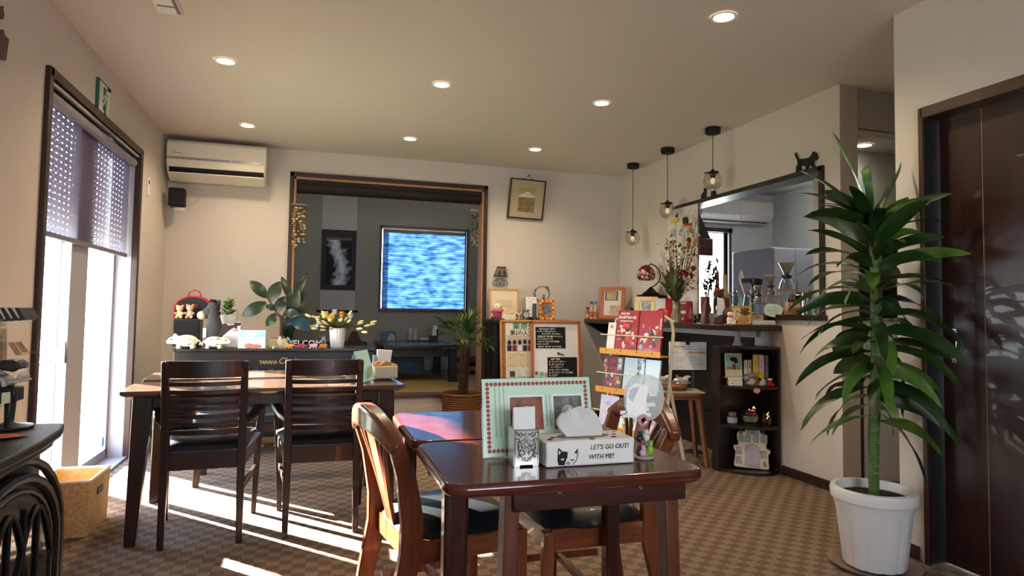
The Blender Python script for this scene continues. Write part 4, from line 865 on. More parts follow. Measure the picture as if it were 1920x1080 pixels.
magazine('dark magazine with a red title on the middle rack shelf', -.155, 1, .18, .232, '#2a1d26', ['#7a1f26', '#3d5a66', '#c23a2c', '#5a4a78', '#1a1a22', '#d8a05a'], 14, [('お\n寺', .048, -.055, .17, RT, 1), ('神\n社', .048, .0, .17, RT, 1), ('地\n図', .042, .06, .18, WT, 1), ('と', .03, .0, .10, WT, 1), ('ほ\nん', .028, -.076, .18, WT, 1)])
magazine('pale blue magazine with a vertical title, centre of the middle rack shelf', .03, 1, .175, .23, '#b9cdd6', ['#c9d9de', '#aec4d0', '#d6e2e4'], 15, [('に\nほ\nん\nご', .038, .045, .15, BT, 1), ('季\n刊', .018, .08, .225, BT, 1)])
magazine('light blue sky-covered magazine at the right of the middle shelf of the rack', .185, 1, .118, .228, '#c3d9e6', ['#e4eef2', '#a9cbe0', '#f2f4f2', '#d5e6ee'], 16)
magazine('lavender leaflet at the left of the lowest shelf of the rack', -.155, 2, .165, .215, '#dcd6ea', ['#cfc6e4', '#e9e6f2'], 17, [('一口', .03, -.02, .16, mat('title_violet', '#8a7cc0', .5), 1)], thick=.004, cat='leaflet', name='leaflet')
magazine('white leaflet with a green picture in the centre of the lowest shelf of the rack', .02, 2, .16, .21, '#e9ece4', ['#6aa84a', '#8cc46a', '#3f7a35', '#f0f0e6'], 18, thick=.004, cat='leaflet', name='leaflet')
magazine('pink flower-covered booklet at the right of the lowest shelf of the rack', .175, 2, .14, .21, '#d9c2c4', ['#c9a4aa', '#e6d6d6', '#b98c96', '#9a7a80'], 19, thick=.006, cat='booklet', name='booklet')
# ================================================================ WALL AND CEILING FIXTURES
ac = thing('air_conditioner', 'cream wall air conditioner high in the left corner of the back wall', 'air conditioner', (-.815, YB-.003, 2.145))
a0 = at(312, 300, 1, YB-.23).x+.815; a1 = at(500, 300, 1, YB-.23).x+.815
ACM = mat('ac_cream', '#e6decb', .4, coat=.1)
m = MB(); m.prism([(0, .0), (-.13, .0), (-.20, .035), (-.245, .11), (-.25, .28), (-.22, .305), (0, .31)], a0, a1, 'x'); m.build('body', ACM, ac, bev=.01)
m = MB(); P = [(-.2, .0365), (-.249, .115), (-.252, .15), (-.243, .15)]
m.box((a0+.01, -.2535, .142), (a1-.03, -.246, .158)); m.path([(a1-.05, -.25, .15), (a1-.025, -.249, .145), (a1-.012, -.246, .12), (a1-.008, -.225, .07)], .004, .012, up=(0, 1, 0)); m.build('silver_trim', mat('ac_trim', '#a9a196', .3, metal=.6), ac)
m = MB(); m.prism([(-.12, -.001), (-.205, .03), (-.222, .055), (-.23, .078), (-.2, .09)], a0+.02, a1-.02, 'x'); m.build('air_slot', BLKM, ac)
m = MB(); m.prism([(-.12, -.028), (-.24, .026), (-.243, .034), (-.12, -.018)], a0+.015, a1-.015, 'x'); m.build('flap', ACM, ac, bev=.002)
MB().box((a0+.62*(a1-a0), -.2545, .147), (a0+.66*(a1-a0), -.253, .153)).build('indicator', mat('indicator', '#6a6ad8', .4, emit=1.5), ac)
text('Panasonic', .018, mat('logo_grey', '#5a5248', .5), ac, (a0+.085, -.2515, .195), name='maker_lettering')
# emergency exit sign
es = thing('exit_sign', 'green and white running-man exit sign on the left wall above the window', 'exit sign', (XL+.001, 4.30, 2.275)); EG = mat('exit_green', '#1f5a44', .5)
m = MB(); m.box((0, -.113, -.097), (.016, .113, .095)); m.build('plate', EG, es, bev=.003)
m = MB(); m.box((.016, -.10, -.085), (.0175, -.035, .083)); m.box((.016, -.035, .068), (.0175, .10, .083)); m.box((.016, .045, -.085), (.0175, .10, .083)); m.box((.016, -.035, -.085), (.0175, -.01, -.07)); m.build('doorway', mat('exit_white', '#d8dccb', .5), es)
m = MB(); m.ball((.018, .02, .045), (.001, .014, .014)); m.prism([(.01, .028), (.03, .02), (.01, -.02), (-.012, -.012)], .0172, .0185, 'x')
for a, b in (((.0, -.015), (.035, -.04)), ((.035, -.04), (.03, -.075)), ((-.005, -.012), (-.03, -.04)), ((-.03, -.04), (-.065, -.045)), ((.02, .02), (.045, -.005)), ((.015, .02), (-.02, .015)), ((-.02, .015), (-.03, -.01))): m.bar((.018, a[0], a[1]), (.018, b[0], b[1]), .012, .002, up=(1, 0, 0))
m.build('running_man', mat('exit_figure', '#cfd8c4', .5), es)
# little speaker and outlet in the corner
sp_ = thing('wall_speaker', 'small black speaker mounted in the corner below the air conditioner', 'speaker', (-1.115, 5.98, 1.90))
m = MB(); m.box((-.06, -.05, 0), (.06, .06, .15)); m.build('box', BLKM, sp_, bev=.008); MB().box((-.045, -.054, .012), (.045, -.05, .138)).build('grille', mat('grille', '#1d1a18', .9), sp_); MB().bar((-.0, .05, .08), (-.08, .14, .08), .03).build('wall_mount', BLKM, sp_)
p = at(277, 350, 0, XL); so_ = thing('wall_switch', 'cream switch plate on the left wall beside the corner speaker', 'switch', (XL, p.y, p.z)); m = MB(); m.box((0, -.035, -.07), (.008, .035, .07)); m.build('plate', WHITE, so_, bev=.003); MB().box((.008, -.012, .02), (.011, .012, .05)).build('rocker', mat('rocker', '#4a3c30', .5), so_)
p = at(336, 388, 1, YB); wo_ = thing('wall_outlet', 'cream wall outlet with a thin cable below the air conditioner', 'outlet', (p.x, YB, p.z)); m = MB(); m.box((-.045, -.008, -.035), (.045, 0, .035)); m.build('plate', WHITE, wo_, bev=.003)
m = MB(); m.tube([(.0, -.012, .02), (.04, -.014, .03), (.12, -.012, .035), (.17, -.01, .09), (.14, -.01, .15), (.0, -.01, .21)], .003, 0, 6); m.build('cable', mat('cable_cream', '#d8cdb6', .6), wo_)
# framed mountain picture
fp = thing('framed_picture', 'dark framed picture of a snowy mountain hanging tilted on the back wall', 'picture', (2.005, YB-.05, 2.185), rot=(R_(11), R_(1.5), 0))
W, h, t = .186, .198, .014
m = MB(); m.box((-W, -.022, -h), (-W+t, 0, h)); m.box((W-t, -.022, -h), (W, 0, h)); m.box((-W, -.022, -h), (W, 0, -h+t)); m.box((-W, -.022, h-t), (W, 0, h)); m.build('frame', wood('frame_dark', '#2e1a10', '#4a2e1c', .35, 'z'), fp, bev=.002)
m = MB(); m.box((-W+t, -.010, -h+t), (W-t, -.004, h-t)); m.build('mat_board', mat('mat_beige', '#b5a98c', .85), fp)
m = MB(); m.box((-.085, -.0125, -.13), (.085, -.010, .115)); pm = m.build('print', mat('print_ground', '#8a7450', .8, noise=(22, .35)), fp)
m = MB(); m.box((-.085, -.0135, .04), (.085, -.0122, .115)); m.build('sky_area', mat('print_sky', '#b49a5c', .8, noise=(9, .15)), pm)
m = MB(); m.prism([(-.085, .035), (-.06, .05), (-.03, .058), (0, .078), (.02, .072), (.05, .055), (.085, .045), (.085, .02), (-.085, .015)], -.0145, -.013, 'y'); m.build('snowy_ridge', mat('print_snow', '#dcd8cf', .8, noise=(50, .25)), pm)
m = MB(); m.tube([(-.05, -.01, h), (.0, -.012, h+.035), (.05, -.01, h)], .003, 0, 6); m.ball((0, -.008, h+.038), .008); m.build('hanging_cord', mat('cord_brown', '#4a3522', .8), fp)
# pendants
def pendant(px, pyc, y, label):
    c = at(px, 300, 1, y); g = at(px, pyc, 1, y); x = 2.90; t = thing('pendant_lamp', label, 'pendant lamp', (x, y, H), 0, 'glass globe pendants'); zg = g.z-H; r = .072
    MB().lathe([(.0, -.045), (.055, -.045), (.058, -.04), (.058, 0), (0, 0)], 0, 24).build('ceiling_cup', BLKM, t)
    MB().tube([(0, 0, -.04), (0, 0, zg+r+.02)], .003, 0, 6).build('cord', BLACK, t)
    MB().lathe([(0, .022), (.008, .02), (.02, .004), (.02, -.035), (.014, -.05), (0, -.05)], 0, 16, c=(0, 0, zg+r-.002)).build('lamp_holder', mat('holder_brown', '#3c2d20', .4), t)
    m = MB(); m.lathe([(.03, 0), (.045, .0), (.048, .004), (.03, .006)], 0, 20, c=(0, 0, zg+r-.012))
    for a in (30, 150, 270): m.ball((.055*math.cos(R_(a)), .055*math.sin(R_(a)), zg+r-.01), (.010, .006, .006), 0, 8, k=5)
    m.build('globe_clamp', BLKM, t)
    MB().shell([(.028, r*.93)]+[(r*math.sin(a), r*math.cos(a)) for a in [.42+(PI-.42)*i/12 for i in range(13)]], 0, 24, c=(0, 0, zg)).build('globe', glass('globe_glass', '#fff8ee', .03, .32, .9), t, smooth=80)
    MB().lathe([(0, -.10), (.012, -.095), (.02, -.075), (.016, -.06), (.009, -.045), (0, -.04)], 0, 14, c=(0, 0, zg+r)).build('bulb', mat('bulb_glass', '#f1e6d2', .2, emit=.4), t)
pendant(1186, 447, 5.567, 'clear globe pendant on the longest cord, nearest the back wall'); pendant(1252, 395, 4.931, 'clear globe pendant in the middle of the three over the counter'); pendant(1337, 339, 4.265, 'clear globe pendant on the shortest cord, beside the kitchen hatch')
# black cat silhouettes above the hatch
def catcut(label, pts, x=XR-.012):
    q = [at(a, b, 0, x) for a, b in pts]; cy = sum(p.y for p in q)/len(q); z0 = min(p.z for p in q)
    return tag(MB().prism([(p.y-cy, p.z-z0) for p in q], -.003, .004, 'x').build('cat_silhouette', BLKM, loc=(x, cy, z0)), label, 'ornament')
catcut('black walking cat cut-out on the wall above the right end of the hatch', [(1491, 287), (1493, 286), (1494, 291), (1498, 299), (1503, 298), (1511, 297), (1518, 295), (1522, 290), (1524, 285), (1527, 284), (1528, 287), (1531, 286), (1531, 290), (1534, 296), (1531, 300), (1527, 301), (1525, 304), (1525, 308), (1529, 313), (1528, 316), (1524, 316), (1520, 309), (1516, 311), (1514, 322), (1510, 323), (1511, 312), (1508, 311), (1501, 311), (1502, 318), (1505, 324), (1501, 326), (1498, 318), (1496, 320), (1496, 327), (1493, 327), (1493, 313), (1496, 308), (1495, 300), (1491, 292)])
catcut('small black sitting cat cut-out with upright ears at the left end above the hatch', [(1314, 375), (1315, 366), (1318, 361), (1320, 359), (1320, 355), (1321, 352), (1323, 355), (1324, 353), (1324, 358), (1323, 364), (1324, 372), (1320, 375)])
catcut('small black cat cut-out sitting with its back turned below the shortest pendant', [(1333, 371), (1333, 364), (1334, 358), (1337, 359), (1339, 357), (1341, 358), (1341, 363), (1342, 368), (1338, 372)])
# iron wall ornament shaped like a lamp
io = thing('iron_wall_ornament', 'iron scrollwork wall ornament with a lampshade-shaped top above the notice board', 'ornament', (at(938, 538, 1, YB-.02).x, YB-.012, at(938, 538, 1, YB-.02).z)); k = mpp((1.7, YB, 1.4)); DKI = mat('iron_grey', '#2d2722', .6)
def ip(px, py): return ((px-938.5)*k, (538-py)*k)
m = MB(); m.prism([ip(*q) for q in [(932, 500), (948, 500), (953, 519), (925, 519)]], -.01, 0, 'y'); lampt = m.build('shade', mat('iron_shade', '#75695a', .6), io)
m = MB(); m.prism([ip(*q) for q in [(934, 516), (934, 511), (937, 507), (938, 511), (938, 516)]], -.013, -.01, 'y'); m.prism([ip(*q) for q in [(944, 516), (944, 509), (946, 506), (948, 511), (948, 516)]], -.013, -.01, 'y'); m.prism([ip(*q) for q in [(931, 500), (949, 500), (949, 502), (931, 502)]], -.013, -.01, 'y'); m.prism([ip(*q) for q in [(925.5, 517), (952.5, 517), (953, 519), (925, 519)]], -.013, -.01, 'y'); m.build('dark_figures', DKI, lampt)
def spiral(cx, cy, r0, turns, a0, sgn, n=22): return [(cx+r0*(1-.8*i/n)*math.cos(a0+sgn*turns*2*PI*i/n), -.004, cy+r0*(1-.8*i/n)*math.sin(a0+sgn*turns*2*PI*i/n)) for i in range(n+1)]
m = MB()
for s in (-1, 1):
    x, z = ip(938.5+s*9.5, 532); m.tube(spiral(x, z, 5.8*k, 1.2, PI/2, s*-1), .0032, 0, 6)
    x, z = ip(938.5+s*5, 524.5); m.tube(spiral(x, z, 3.8*k, 1.1, -PI/2, s), .0028, 0, 6); x0, z0 = ip(938.5, 534); x1_, z1_ = ip(938.5+s*9.5, 526); m.tube([(x0, -.004, z0), ((x0+x1_)/2, -.004, (z0+z1_)/2+.01), (x1_, -.004, z1_)], .0032, 0, 6)
    x, z = ip(938.5+s*5, 536); m.tube(spiral(x, z, 2.4*k, 1, PI/2, s), .0026, 0, 6)
m.tube([(0, -.004, 20*k), (0, -.004, -.005)], .0032, 0, 6); m.build('scrollwork', DKI, io)
# ceiling fitting cut by the top edge of the photo
cv = thing('ceiling_vent', 'white square ceiling vent at the top edge near the left wall', 'vent', (-.70, 3.33, H), R_(0)); m = MB(); m.box((-.06, -.12, -.014), (.05, .12, 0)); m.build('cover', WHITE, cv, bev=.004); MB().box((.03, -.1, -.017), (.045, .1, -.013)).build('slot', mat('vent_shadow', '#857b6e', .7), cv); MB().box((-.045, .02, -.017), (.03, .03, -.013)).build('slot', mat('vent_shadow', '#857b6e', .7), cv)
# things in the hallway niche
hb = thing('framed_poster', 'dark framed poster with a purple foot in the hallway niche', 'poster', (0, 0, 0)); p0, p1 = at(1612, 590, 1, 3.40), at(1641, 464, 1, 3.40); hb.location = (p0.x, 3.40, 1.061); wv = p1.x-p0.x; hv = p1.z-1.061
m = MB(); m.box((0, 0, 0), (wv, .012, hv)); m.build('board', mat('poster_dark', '#1d1a20', .5, noise=(14, .5)), hb); MB().box((.004, -.002, .01), (wv*.75, 0, hv*.2)).build('purple_band', mat('poster_purple', '#4a2a6a', .5), hb); MB().box((.01, -.002, hv*.5), (wv*.6, 0, hv*.62)).build('pale_band', mat('poster_pale', '#8d9490', .5), hb)
p0, p1 = at(1669, 590, 1, 3.34), at(1687, 424, 1, 3.34); hp = thing('tall_black_box', 'tall narrow black box on the ledge of the hallway niche', 'box', (p0.x, 3.30, 1.061)); m = MB(); m.box((0, 0, 0), (p1.x-p0.x, .1, p1.z-1.061)); m.build('box', BLKM, hp, bev=.004); MB().box((-.006, -.006, p1.z-1.075), (p1.x-p0.x+.006, .106, p1.z-1.061)).build('lid', BLACK, hp)
hc = thing('hall_cupboard_door', 'narrow white cupboard front in the hallway below the niche', 'cupboard', (3.42, 3.195, 0)); m = MB(); m.box((-.19, -.012, .06), (.4, 0, 1.03)); m.build('door_panel', mat('cup_white', '#cfd3d6', .6), hc, bev=.002); MB().box((-.212, -.014, .0), (-.196, 0, 1.06)).build('edge_strip', mat('edge_dark', '#3b3a3c', .6), hc); MB().box((-.17, -.02, .8), (-.16, -.012, .9)).build('handle', ALU, hc)
# ================================================================ SMALL THINGS
def frame_(name, label, cat, loc, rz, lean, W, Hh, t, fm, board, pics=(), dep=.018, inset=.006):
    T = thing(name, label, cat, loc, 0, rot=(R_(-lean), 0, rz)); w = W/2
    m = MB(); m.box((-w, -dep, 0), (-w+t, 0, Hh)); m.box((w-t, -dep, 0), (w, 0, Hh)); m.box((-w+t, -dep, 0), (w-t, 0, t)); m.box((-w+t, -dep, Hh-t), (w-t, 0, Hh)); m.build('frame', fm, T, bev=.002)
    MB().box((-w+t, -dep+inset, t), (w-t, -.002, Hh-t)).build('mount', board, T)
    for i, (nm, x0, z0, x1, z1, mt) in enumerate(pics): MB().box((x0, -dep+inset-.0012*(i+1), z0), (x1, -dep+inset, z1)).build(nm, mt, T)
    return T
def marks(m, x0, z0, x1, z1, y, n, seed, w=(.006, .02), h=.002, vert=False):
    rr = random.Random(seed)
    for i in range(n):
        x, z = rr.uniform(x0, x1), rr.uniform(z0, z1); a, b = (rr.uniform(*w), h) if not vert else (h, rr.uniform(*w)); m.box((x, y-.0006, z), (x+a, y, z+b))
    return m
# ---------------------------------------------------------------- on the mahogany table
p = at(908, 860, 2, TZ); q = at(1100, 850, 2, TZ)
W, Hh = .302, .196; mn = thing('laminated_menu', 'mint green laminated menu with a red dot border standing on the mahogany table', 'menu', (.424+W/2, 1.60, TZ+.0035), 0, rot=(R_(-12), R_(-.3), 0))
MB().box((-W/2, 0, 0), (W/2, .0016, Hh)).build('sheet', mat('mint', '#c9e6cc', .35, noise=(3, .08), coat=.4), mn)
MB().box((-W/2-.004, .0003, -.002), (W/2+.004, .0012, Hh+.004)).build('laminate_edge', glass('laminate', '#f4fff8', .08, .4), mn)
m = MB(); nx, nz = 24, 15; a, b, c, d_ = -W/2+.014, W/2-.014, .014, Hh-.014; r = .0052
def dot(x, z): m.lathe([(0, .0007), (r, .0005), (r, 0)], 0, 12, T=T_((x, 0, z), rx=PI/2))
for i in range(nx+1): dot(a+(b-a)*i/nx, d_); dot(a+(b-a)*i/nx, c)
for i in range(1, nz): dot(a, c+(d_-c)*i/nz); dot(b, c+(d_-c)*i/nz)
m.build('dot_border', mat('dot_red', '#a84a48', .6), mn)
for x0, x1, nm in ((-.078, .012, 'left'), (.043, .123, 'right')):
    MB().box((x0-.004, -.001, .075), (x1+.004, 0, .152)).build('photo_edge', mat('photo_white', '#eef0f0', .4), mn)
    f = MB().box((x0, -.0015, .062), (x1, -.0005, .147)).build('photo', mat('photo_'+nm, '#4a2a1c' if nm == 'left' else '#7a8a86', .3, noise=(45, .5), col2='#a8532a' if nm == 'left' else '#5a3a28'), mn)
    m = MB(); m.ball((x0+.5*(x1-x0), -.0016, .10), (.02, .001, .024), 0); m.ball((x0+.3*(x1-x0), -.0016, .085), (.01, .001, .008), 1); m.ball((x0+.5*(x1-x0), -.0018, .088), (.007, .001, .011), 1); m.build('dish', [mat('dish_pale', '#b9b2a6', .4), mat('dish_amber', '#8f5a24', .4)], f)
m = MB(); rr = random.Random(4)
for x in (-.118, -.106, -.094, .022, .032):
    z = .178 if x < 0 else .15
    while z > (.05 if x < 0 else .07): L_ = rr.uniform(.002, .005); m.box((x, -.0006, z-L_), (x+.0016, 0, z)); z -= L_+.002
m.build('vertical_print', mat('print_mid', '#5f6f66', .8), mn)
# napkin holder
nh = thing('napkin_stand', 'silver filigree napkin holder filled with white napkins', 'napkin holder', (.502, 1.525, TZ+.0006), R_(-4)); k = .030
STEEL = mat('steel_light', '#c4c2bb', .3, metal=.85)
m = MB(); h = .088
for y in (-.03, .03): m.box((-k, y-.0015, .004), (k, y+.0015, h))
for x in (-k, k): m.box((x-.0015, -.03, .004), (x+.0015, .03, h))
m.box((-k, -.03, .004), (k, .03, .007)); m.box((-k, -.0315, 0), (-k+.014, .0315, .005)); m.box((k-.014, -.0315, 0), (k, .0315, .005)); m.build('holder', STEEL, nh)
m = MB(); y = -.0325
def curl(cx, cz, r, a0, s, tn=1.1, w=.0012): m.tube([(cx+r*(1-.75*u)*math.cos(a0+s*tn*2*PI*u), y, cz+r*(1-.75*u)*math.sin(a0+s*tn*2*PI*u)) for u in [i/12 for i in range(13)]], w, 0, 5)
for s in (-1, 1):
    for cx, cz, r, a0 in ((.010, .060, .009, 2.2), (.018, .045, .008, 1.2), (.010, .032, .010, -1), (.020, .026, .007, .5), (.008, .018, .006, 2), (.022, .062, .006, .3), (.016, .075, .006, 1.5), (.006, .048, .006, 3), (.024, .078, .005, 0), (.006, .077, .004, 2)): curl(s*cx, cz, r, (a0 if s > 0 else PI-a0), s)
m.tube([(0, y, .012), (-.018, y, .03), (-.022, y, .055), (0, y, .072), (.022, y, .055), (.018, y, .03), (0, y, .012)], .0013, 0, 5)
m.box((-k, y, .004), (-k+.003, y+.002, h)); m.box((k-.003, y, .004), (k, y+.002, h)); m.box((-k, y, h-.003), (k, y+.002, h)); m.build('filigree', mat('filigree', '#8a8880', .28, metal=.9), nh)
m = MB()
for i, (x0, a) in enumerate(((-.0275, -.06), (-.027, -.02), (-.0265, .03), (-.026, .05))): m.box((x0, -.022+i*.013, .01), (x0+.0535, -.016+i*.013, .140-.003*i), T=T_((0, 0, 0), ry=a*.5))
m.build('napkins', PAPER, nh)
# tissue box
tx = thing('tissue_box', 'white fabric tissue box with a cat face and the words lets go out', 'tissue box', (.657, 1.520, TZ+.0005), R_(0)); W, D, Hh = .117, .053, .062
CAN = mat('canvas_white', '#efeae2', .85, noise=(30, .04), bump=(200, .15))
n = 10; vs = []; fs = []; m = MB()
def wob(u, v): return .0025*math.sin(u*7+v*5)
P = []
for z, k_ in ((.001, 1), (.03, .985), (.058, 1.0), (Hh, .99)): P.append([(x*k_, y*k_, z+(.002*math.sin(x*60) if z > .05 else 0)) for x, y in [(-W, -D), (-W*.5, -D+.001), (0, -D-.001), (W*.5, -D+.001), (W, -D), (W, 0), (W, D), (0, D), (-W, D), (-W, 0)]])
for row in P: vs += row
for i in range(3):
    for j in range(10): q = (j+1) % 10; fs.append((10*i+j, 10*i+q, 10*i+10+q, 10*i+10+j))
fs += [tuple(range(9, -1, -1)), tuple(range(30, 40))]; m.add(vs, fs); m.build('cover', CAN, tx, bev=.004)
m = MB(); m.lathe([(0, .0), (.035, .0), (.04, .002), (.035, .004), (0, .004)], 0, 20, T=M.Translation((0, .0, Hh-.002)) @ M.Diagonal((1.8, .7, 1, 1))); m.build('opening', mat('opening_dark', '#8a7a60', .8), tx)
m = MB()
for i in range(7): x = [-.10, -.085, -.02, .005, .07, .085, .1][i]; m.ball((x, [-.03, -.01, .04, -.045, -.03, .0, .03][i], Hh+.001), (.008, .005, .001), 0, 8, k=4)
m.build('black_spots', INK, tx)
rr = random.Random(9); m = MB(); vs = []; fs = []; nu, nv = 14, 8
for side in (-1, 1):
    o0 = len(vs)
    for j in range(nv+1):
        v = j/nv
        for i in range(nu+1):
            u = i/nu-.5; w = .078+.03*math.sin(v*PI*.9)-.018*v; z = Hh-.004+.075*v*(1-.35*abs(u)**1.5*v)+.006*math.sin(u*17)*v*v
            vs.append((u*w*1.15-.018*v, side*(.012*(1-v)+.002)+.012*math.sin(u*13+v*3)*v+.004*math.sin(u*31+v*9)*v, z))
    for j in range(nv):
        for i in range(nu): a = o0+j*(nu+1)+i; fs.append((a, a+1, a+nu+2, a+nu+1))
m.add(vs, fs); m.build('tissue', cloth_light('tissue_paper', '#f4f4f2', .35), tx, smooth=80)
fy = -D-.0012
text("LET'S GO OUT!", .0165, INK, tx, (.048, fy, .044), (PI/2, 0, 0), sx=.92, shear=.12, name='slogan'); text('WITH ME!', .0165, INK, tx, (.026, fy, .021), (PI/2, 0, 0), sx=.92, shear=.12, name='slogan')
m = MB(); m.prism([(-.085, .006), (-.088, .016), (-.0875, .024), (-.087, .04), (-.086, .046), (-.082, .044), (-.077, .038), (-.068, .037), (-.062, .036), (-.063, .024), (-.067, .015), (-.069, .009), (-.07, .005)], fy, fy+.001, 'y')
m.tube([(-.040, fy, .034), (-.036, fy, .042), (-.035, fy, .032), (-.037, fy, .024), (-.041, fy, .012), (-.05, fy, .006)], .0007, 0, 5); m.prism([(-.044, .034), (-.037, .042), (-.0385, .030)], fy, fy+.001, 'y')
m.tube([(-.062, fy, .012), (-.066, fy, .009), (-.06, fy, .007), (-.056, fy, .009), (-.06, fy, .0125)], .0009, 0, 5)
for s in (-1, 1): m.tube([(-.054, fy, .018), (-.050, fy, .0155), (-.046, fy, .0175)], .0012, 0, 5)
m.build('cat_face', INK, tx)
m = MB(); m.tube([(-.080, fy-.0003, .020), (-.076, fy-.0003, .017), (-.072, fy-.0003, .019)], .0009, 0, 5); m.ball((-.075, fy-.0002, .0195), (.0035, .0006, .002), 0, 8, k=4); m.prism([(-.0855, .03), (-.085, .041), (-.080, .036)], fy-.0004, fy, 'y'); m.build('cat_face_white', mat('face_white', '#e9e5dd', .8), tx)
# memo clip figure with clear cat sign
mc = thing('memo_clip_stand', 'small animal figurine base with a wire memo clip at the right of the tissue box', 'figurine', (.824, 1.515, TZ+.0006)); 
m = MB(); m.lathe([(.0, 0), (.026, 0), (.028, .003), (.024, .007), (0, .007)], 0, 24); m.build('base', mat('base_grey', '#a9a396', .4), mc)
cols = [('#d9b0b8', (-.008, -.012, .016), (.010, .008, .010)), ('#8ab83a', (.015, -.008, .020), (.010, .008, .014)), ('#8a5a34', (-.006, -.004, .030), (.011, .009, .011)), ('#6f747a', (.008, .0, .036), (.010, .010, .010)), ('#d8d6d0', (.006, -.002, .052), (.010, .010, .011)), ('#25211f', (-.011, .0, .050), (.011, .009, .010)), ('#3c3028', (-.018, -.008, .016), (.007, .007, .009))]
m = MB(); ms_ = []
for i, (c, ctr, rad) in enumerate(cols):
    ms_.append(mat('fig_'+c, c, .4)); m.ball(ctr, rad, i, 12); m.ball((ctr[0], ctr[1]-.003, ctr[2]+rad[2]*1.1), tuple(x*.62 for x in rad), i, 10)
    for s in (-1, 1): m.ball((ctr[0]+s*rad[0]*.4, ctr[1]-.003, ctr[2]+rad[2]*1.7), (.0022, .0018, .003), i, 7, k=5)
m.build('animals', ms_, mc)
m = MB(); m.tube([(0, 0, .007), (-.001, 0, .088)], .0012, 0, 6); m.tube([(.0075*math.cos(a)-.001, -.002, .095+.0075*math.sin(a)) for a in [2*PI*i/16 for i in range(16)]], .001, 0, 5, closed=True); m.build('wire_clip', SILV, mc)
MB().lathe([(.006, -.002), (.0145, -.002), (.0155, 0), (.0145, .002), (.006, .002), (.006, -.002)], 0, 24, T=T_((-.001, .0, .096), rx=PI/2)).build('pink_ring', mat('pink_plastic', '#d58f9c', .4), mc)
cs_ = thing('clear_sign', 'clear round plastic sign with a white cat sticker held by the memo clip', 'sign', (.822, 1.520, TZ+.085))
cx_, cz_ = -.002, .062
m = MB(); P = []
for i in range(28): a = 2*PI*i/28; P.append((cx_+.008+.058*math.copysign(abs(math.cos(a))**.8, math.cos(a)), cz_+.006+.060*math.copysign(abs(math.sin(a))**.8, math.sin(a))))
m.prism(P, 0, .0015, 'y'); m.build('clear_plate', mat('sign_plastic', '#dfe6e6', .15, alpha=.38), cs_)
m = MB(); m.prism([(cx_+a, cz_+b) for a, b in [(-.04, -.035), (-.044, -.012), (-.042, .015), (-.036, .03), (-.024, .04), (-.016, .045), (-.008, .042), (.004, .038), (.014, .041), (.018, .036), (.018, .018), (.014, -.002), (.016, -.02), (.012, -.042)]], -.0007, 0, 'y'); m.build('cat_sticker', mat('sticker_paper_glow', '#f6f0f0', .5, emit=.12), cs_)  # faint emission whitens the sticker, which is no light source
m = MB(); m.prism([(cx_+a, cz_+b) for a, b in [(-.038, .008), (-.034, .026), (-.022, .034), (-.006, .034), (-.018, .012), (-.026, -.004)]], -.0013, -.0007, 'y'); m.build('grey_patch', mat('sticker_grey', '#d3d6d8', .5), cs_)
m = MB()
for z, x0, x1 in ((.014, .022, .044), (-.012, .012, .040), (-.024, .012, .022), (-.038, -.052, .028), (-.03, -.06, -.045)): m.box((cx_+x0, -.0006, cz_+z-.005), (cx_+x1, 0, cz_+z+.005))
m.build('white_strips', PAPER, cs_)
# ---------------------------------------------------------------- on the walnut table
p = at(722, 712, 2, .692); tb2 = thing('tissue_holder', 'beige leather tissue holder with a brown top on the walnut table', 'tissue box', (p.x, p.y+.05, .6995), R_(4))
m = MB(); m.box((-.06, -.07, 0), (.06, .09, .066)); m.build('box', mat('leather_beige', '#c9c0a4', .6, noise=(20, .06)), tb2, bev=.006)
m = MB(); m.box((-.062, -.06, .062), (.062, .092, .072)); m.prism([(-.03, .072), (.03, .072), (0, .094)], -.055, .0, 'y'); m.prism([(-.055, .072), (.055, .072), (.03, .084), (-.03, .084)], .0, .08, 'y'); m.build('flap', mat('leather_tan', '#b5824e', .55), tb2, bev=.003)
p = at(718, 690, 1, 4.02); nb2 = thing('napkin_stand', 'white napkin stand with a blue and white packet behind the beige tissue holder', 'napkin holder', (p.x, 4.01, .699), R_(4)); hz_ = at(718, 655, 1, 4.02).z-.699
m = MB(); m.box((-.04, -.025, 0), (.04, .025, hz_*.4)); m.build('holder', mat('stand_blue', '#3e4a6e', .4), nb2, bev=.003); m = MB(); m.add([(-.035, -.018, .01), (.035, -.018, .01), (.035, .018, .01), (-.035, .018, .01), (-.038, -.018, hz_), (.05, -.018, hz_-.005), (.05, .018, hz_-.005), (-.038, .018, hz_)], [(3, 2, 1, 0), (4, 5, 6, 7), (0, 1, 5, 4), (1, 2, 6, 5), (2, 3, 7, 6), (3, 0, 4, 7)]); m.build('napkins', PAPER, nb2); MB().box((-.062, -.01, .0), (-.042, .02, hz_*.72)).build('packet', mat('packet', '#b9c4e0', .4, noise=(60, .4)), nb2)
p = at(675, 713, 2, .70); mcard = thing('tent_menu', 'pale mint folded menu card with a cup picture on the walnut table', 'menu', (p.x, p.y, .699), R_(64))
MINT2 = mat('mint_card', '#bfe6e0', .5)
m = MB(); m.quad([(-.09, -.05, 0), (.09, -.05, 0), (.09, 0, .155), (-.09, 0, .155)]); m.quad([(-.09, .05, 0), (.09, .05, 0), (.09, 0, .155), (-.09, 0, .155)]); m.build('card', MINT2, mcard, smooth=0)
m = MB(); m.box((-.03, -.0515, .02), (.03, -.0505, .075), T=T_(rx=0)); m.build('cup_picture', mat('cup_pic', '#a8c8b8', .5), mcard)
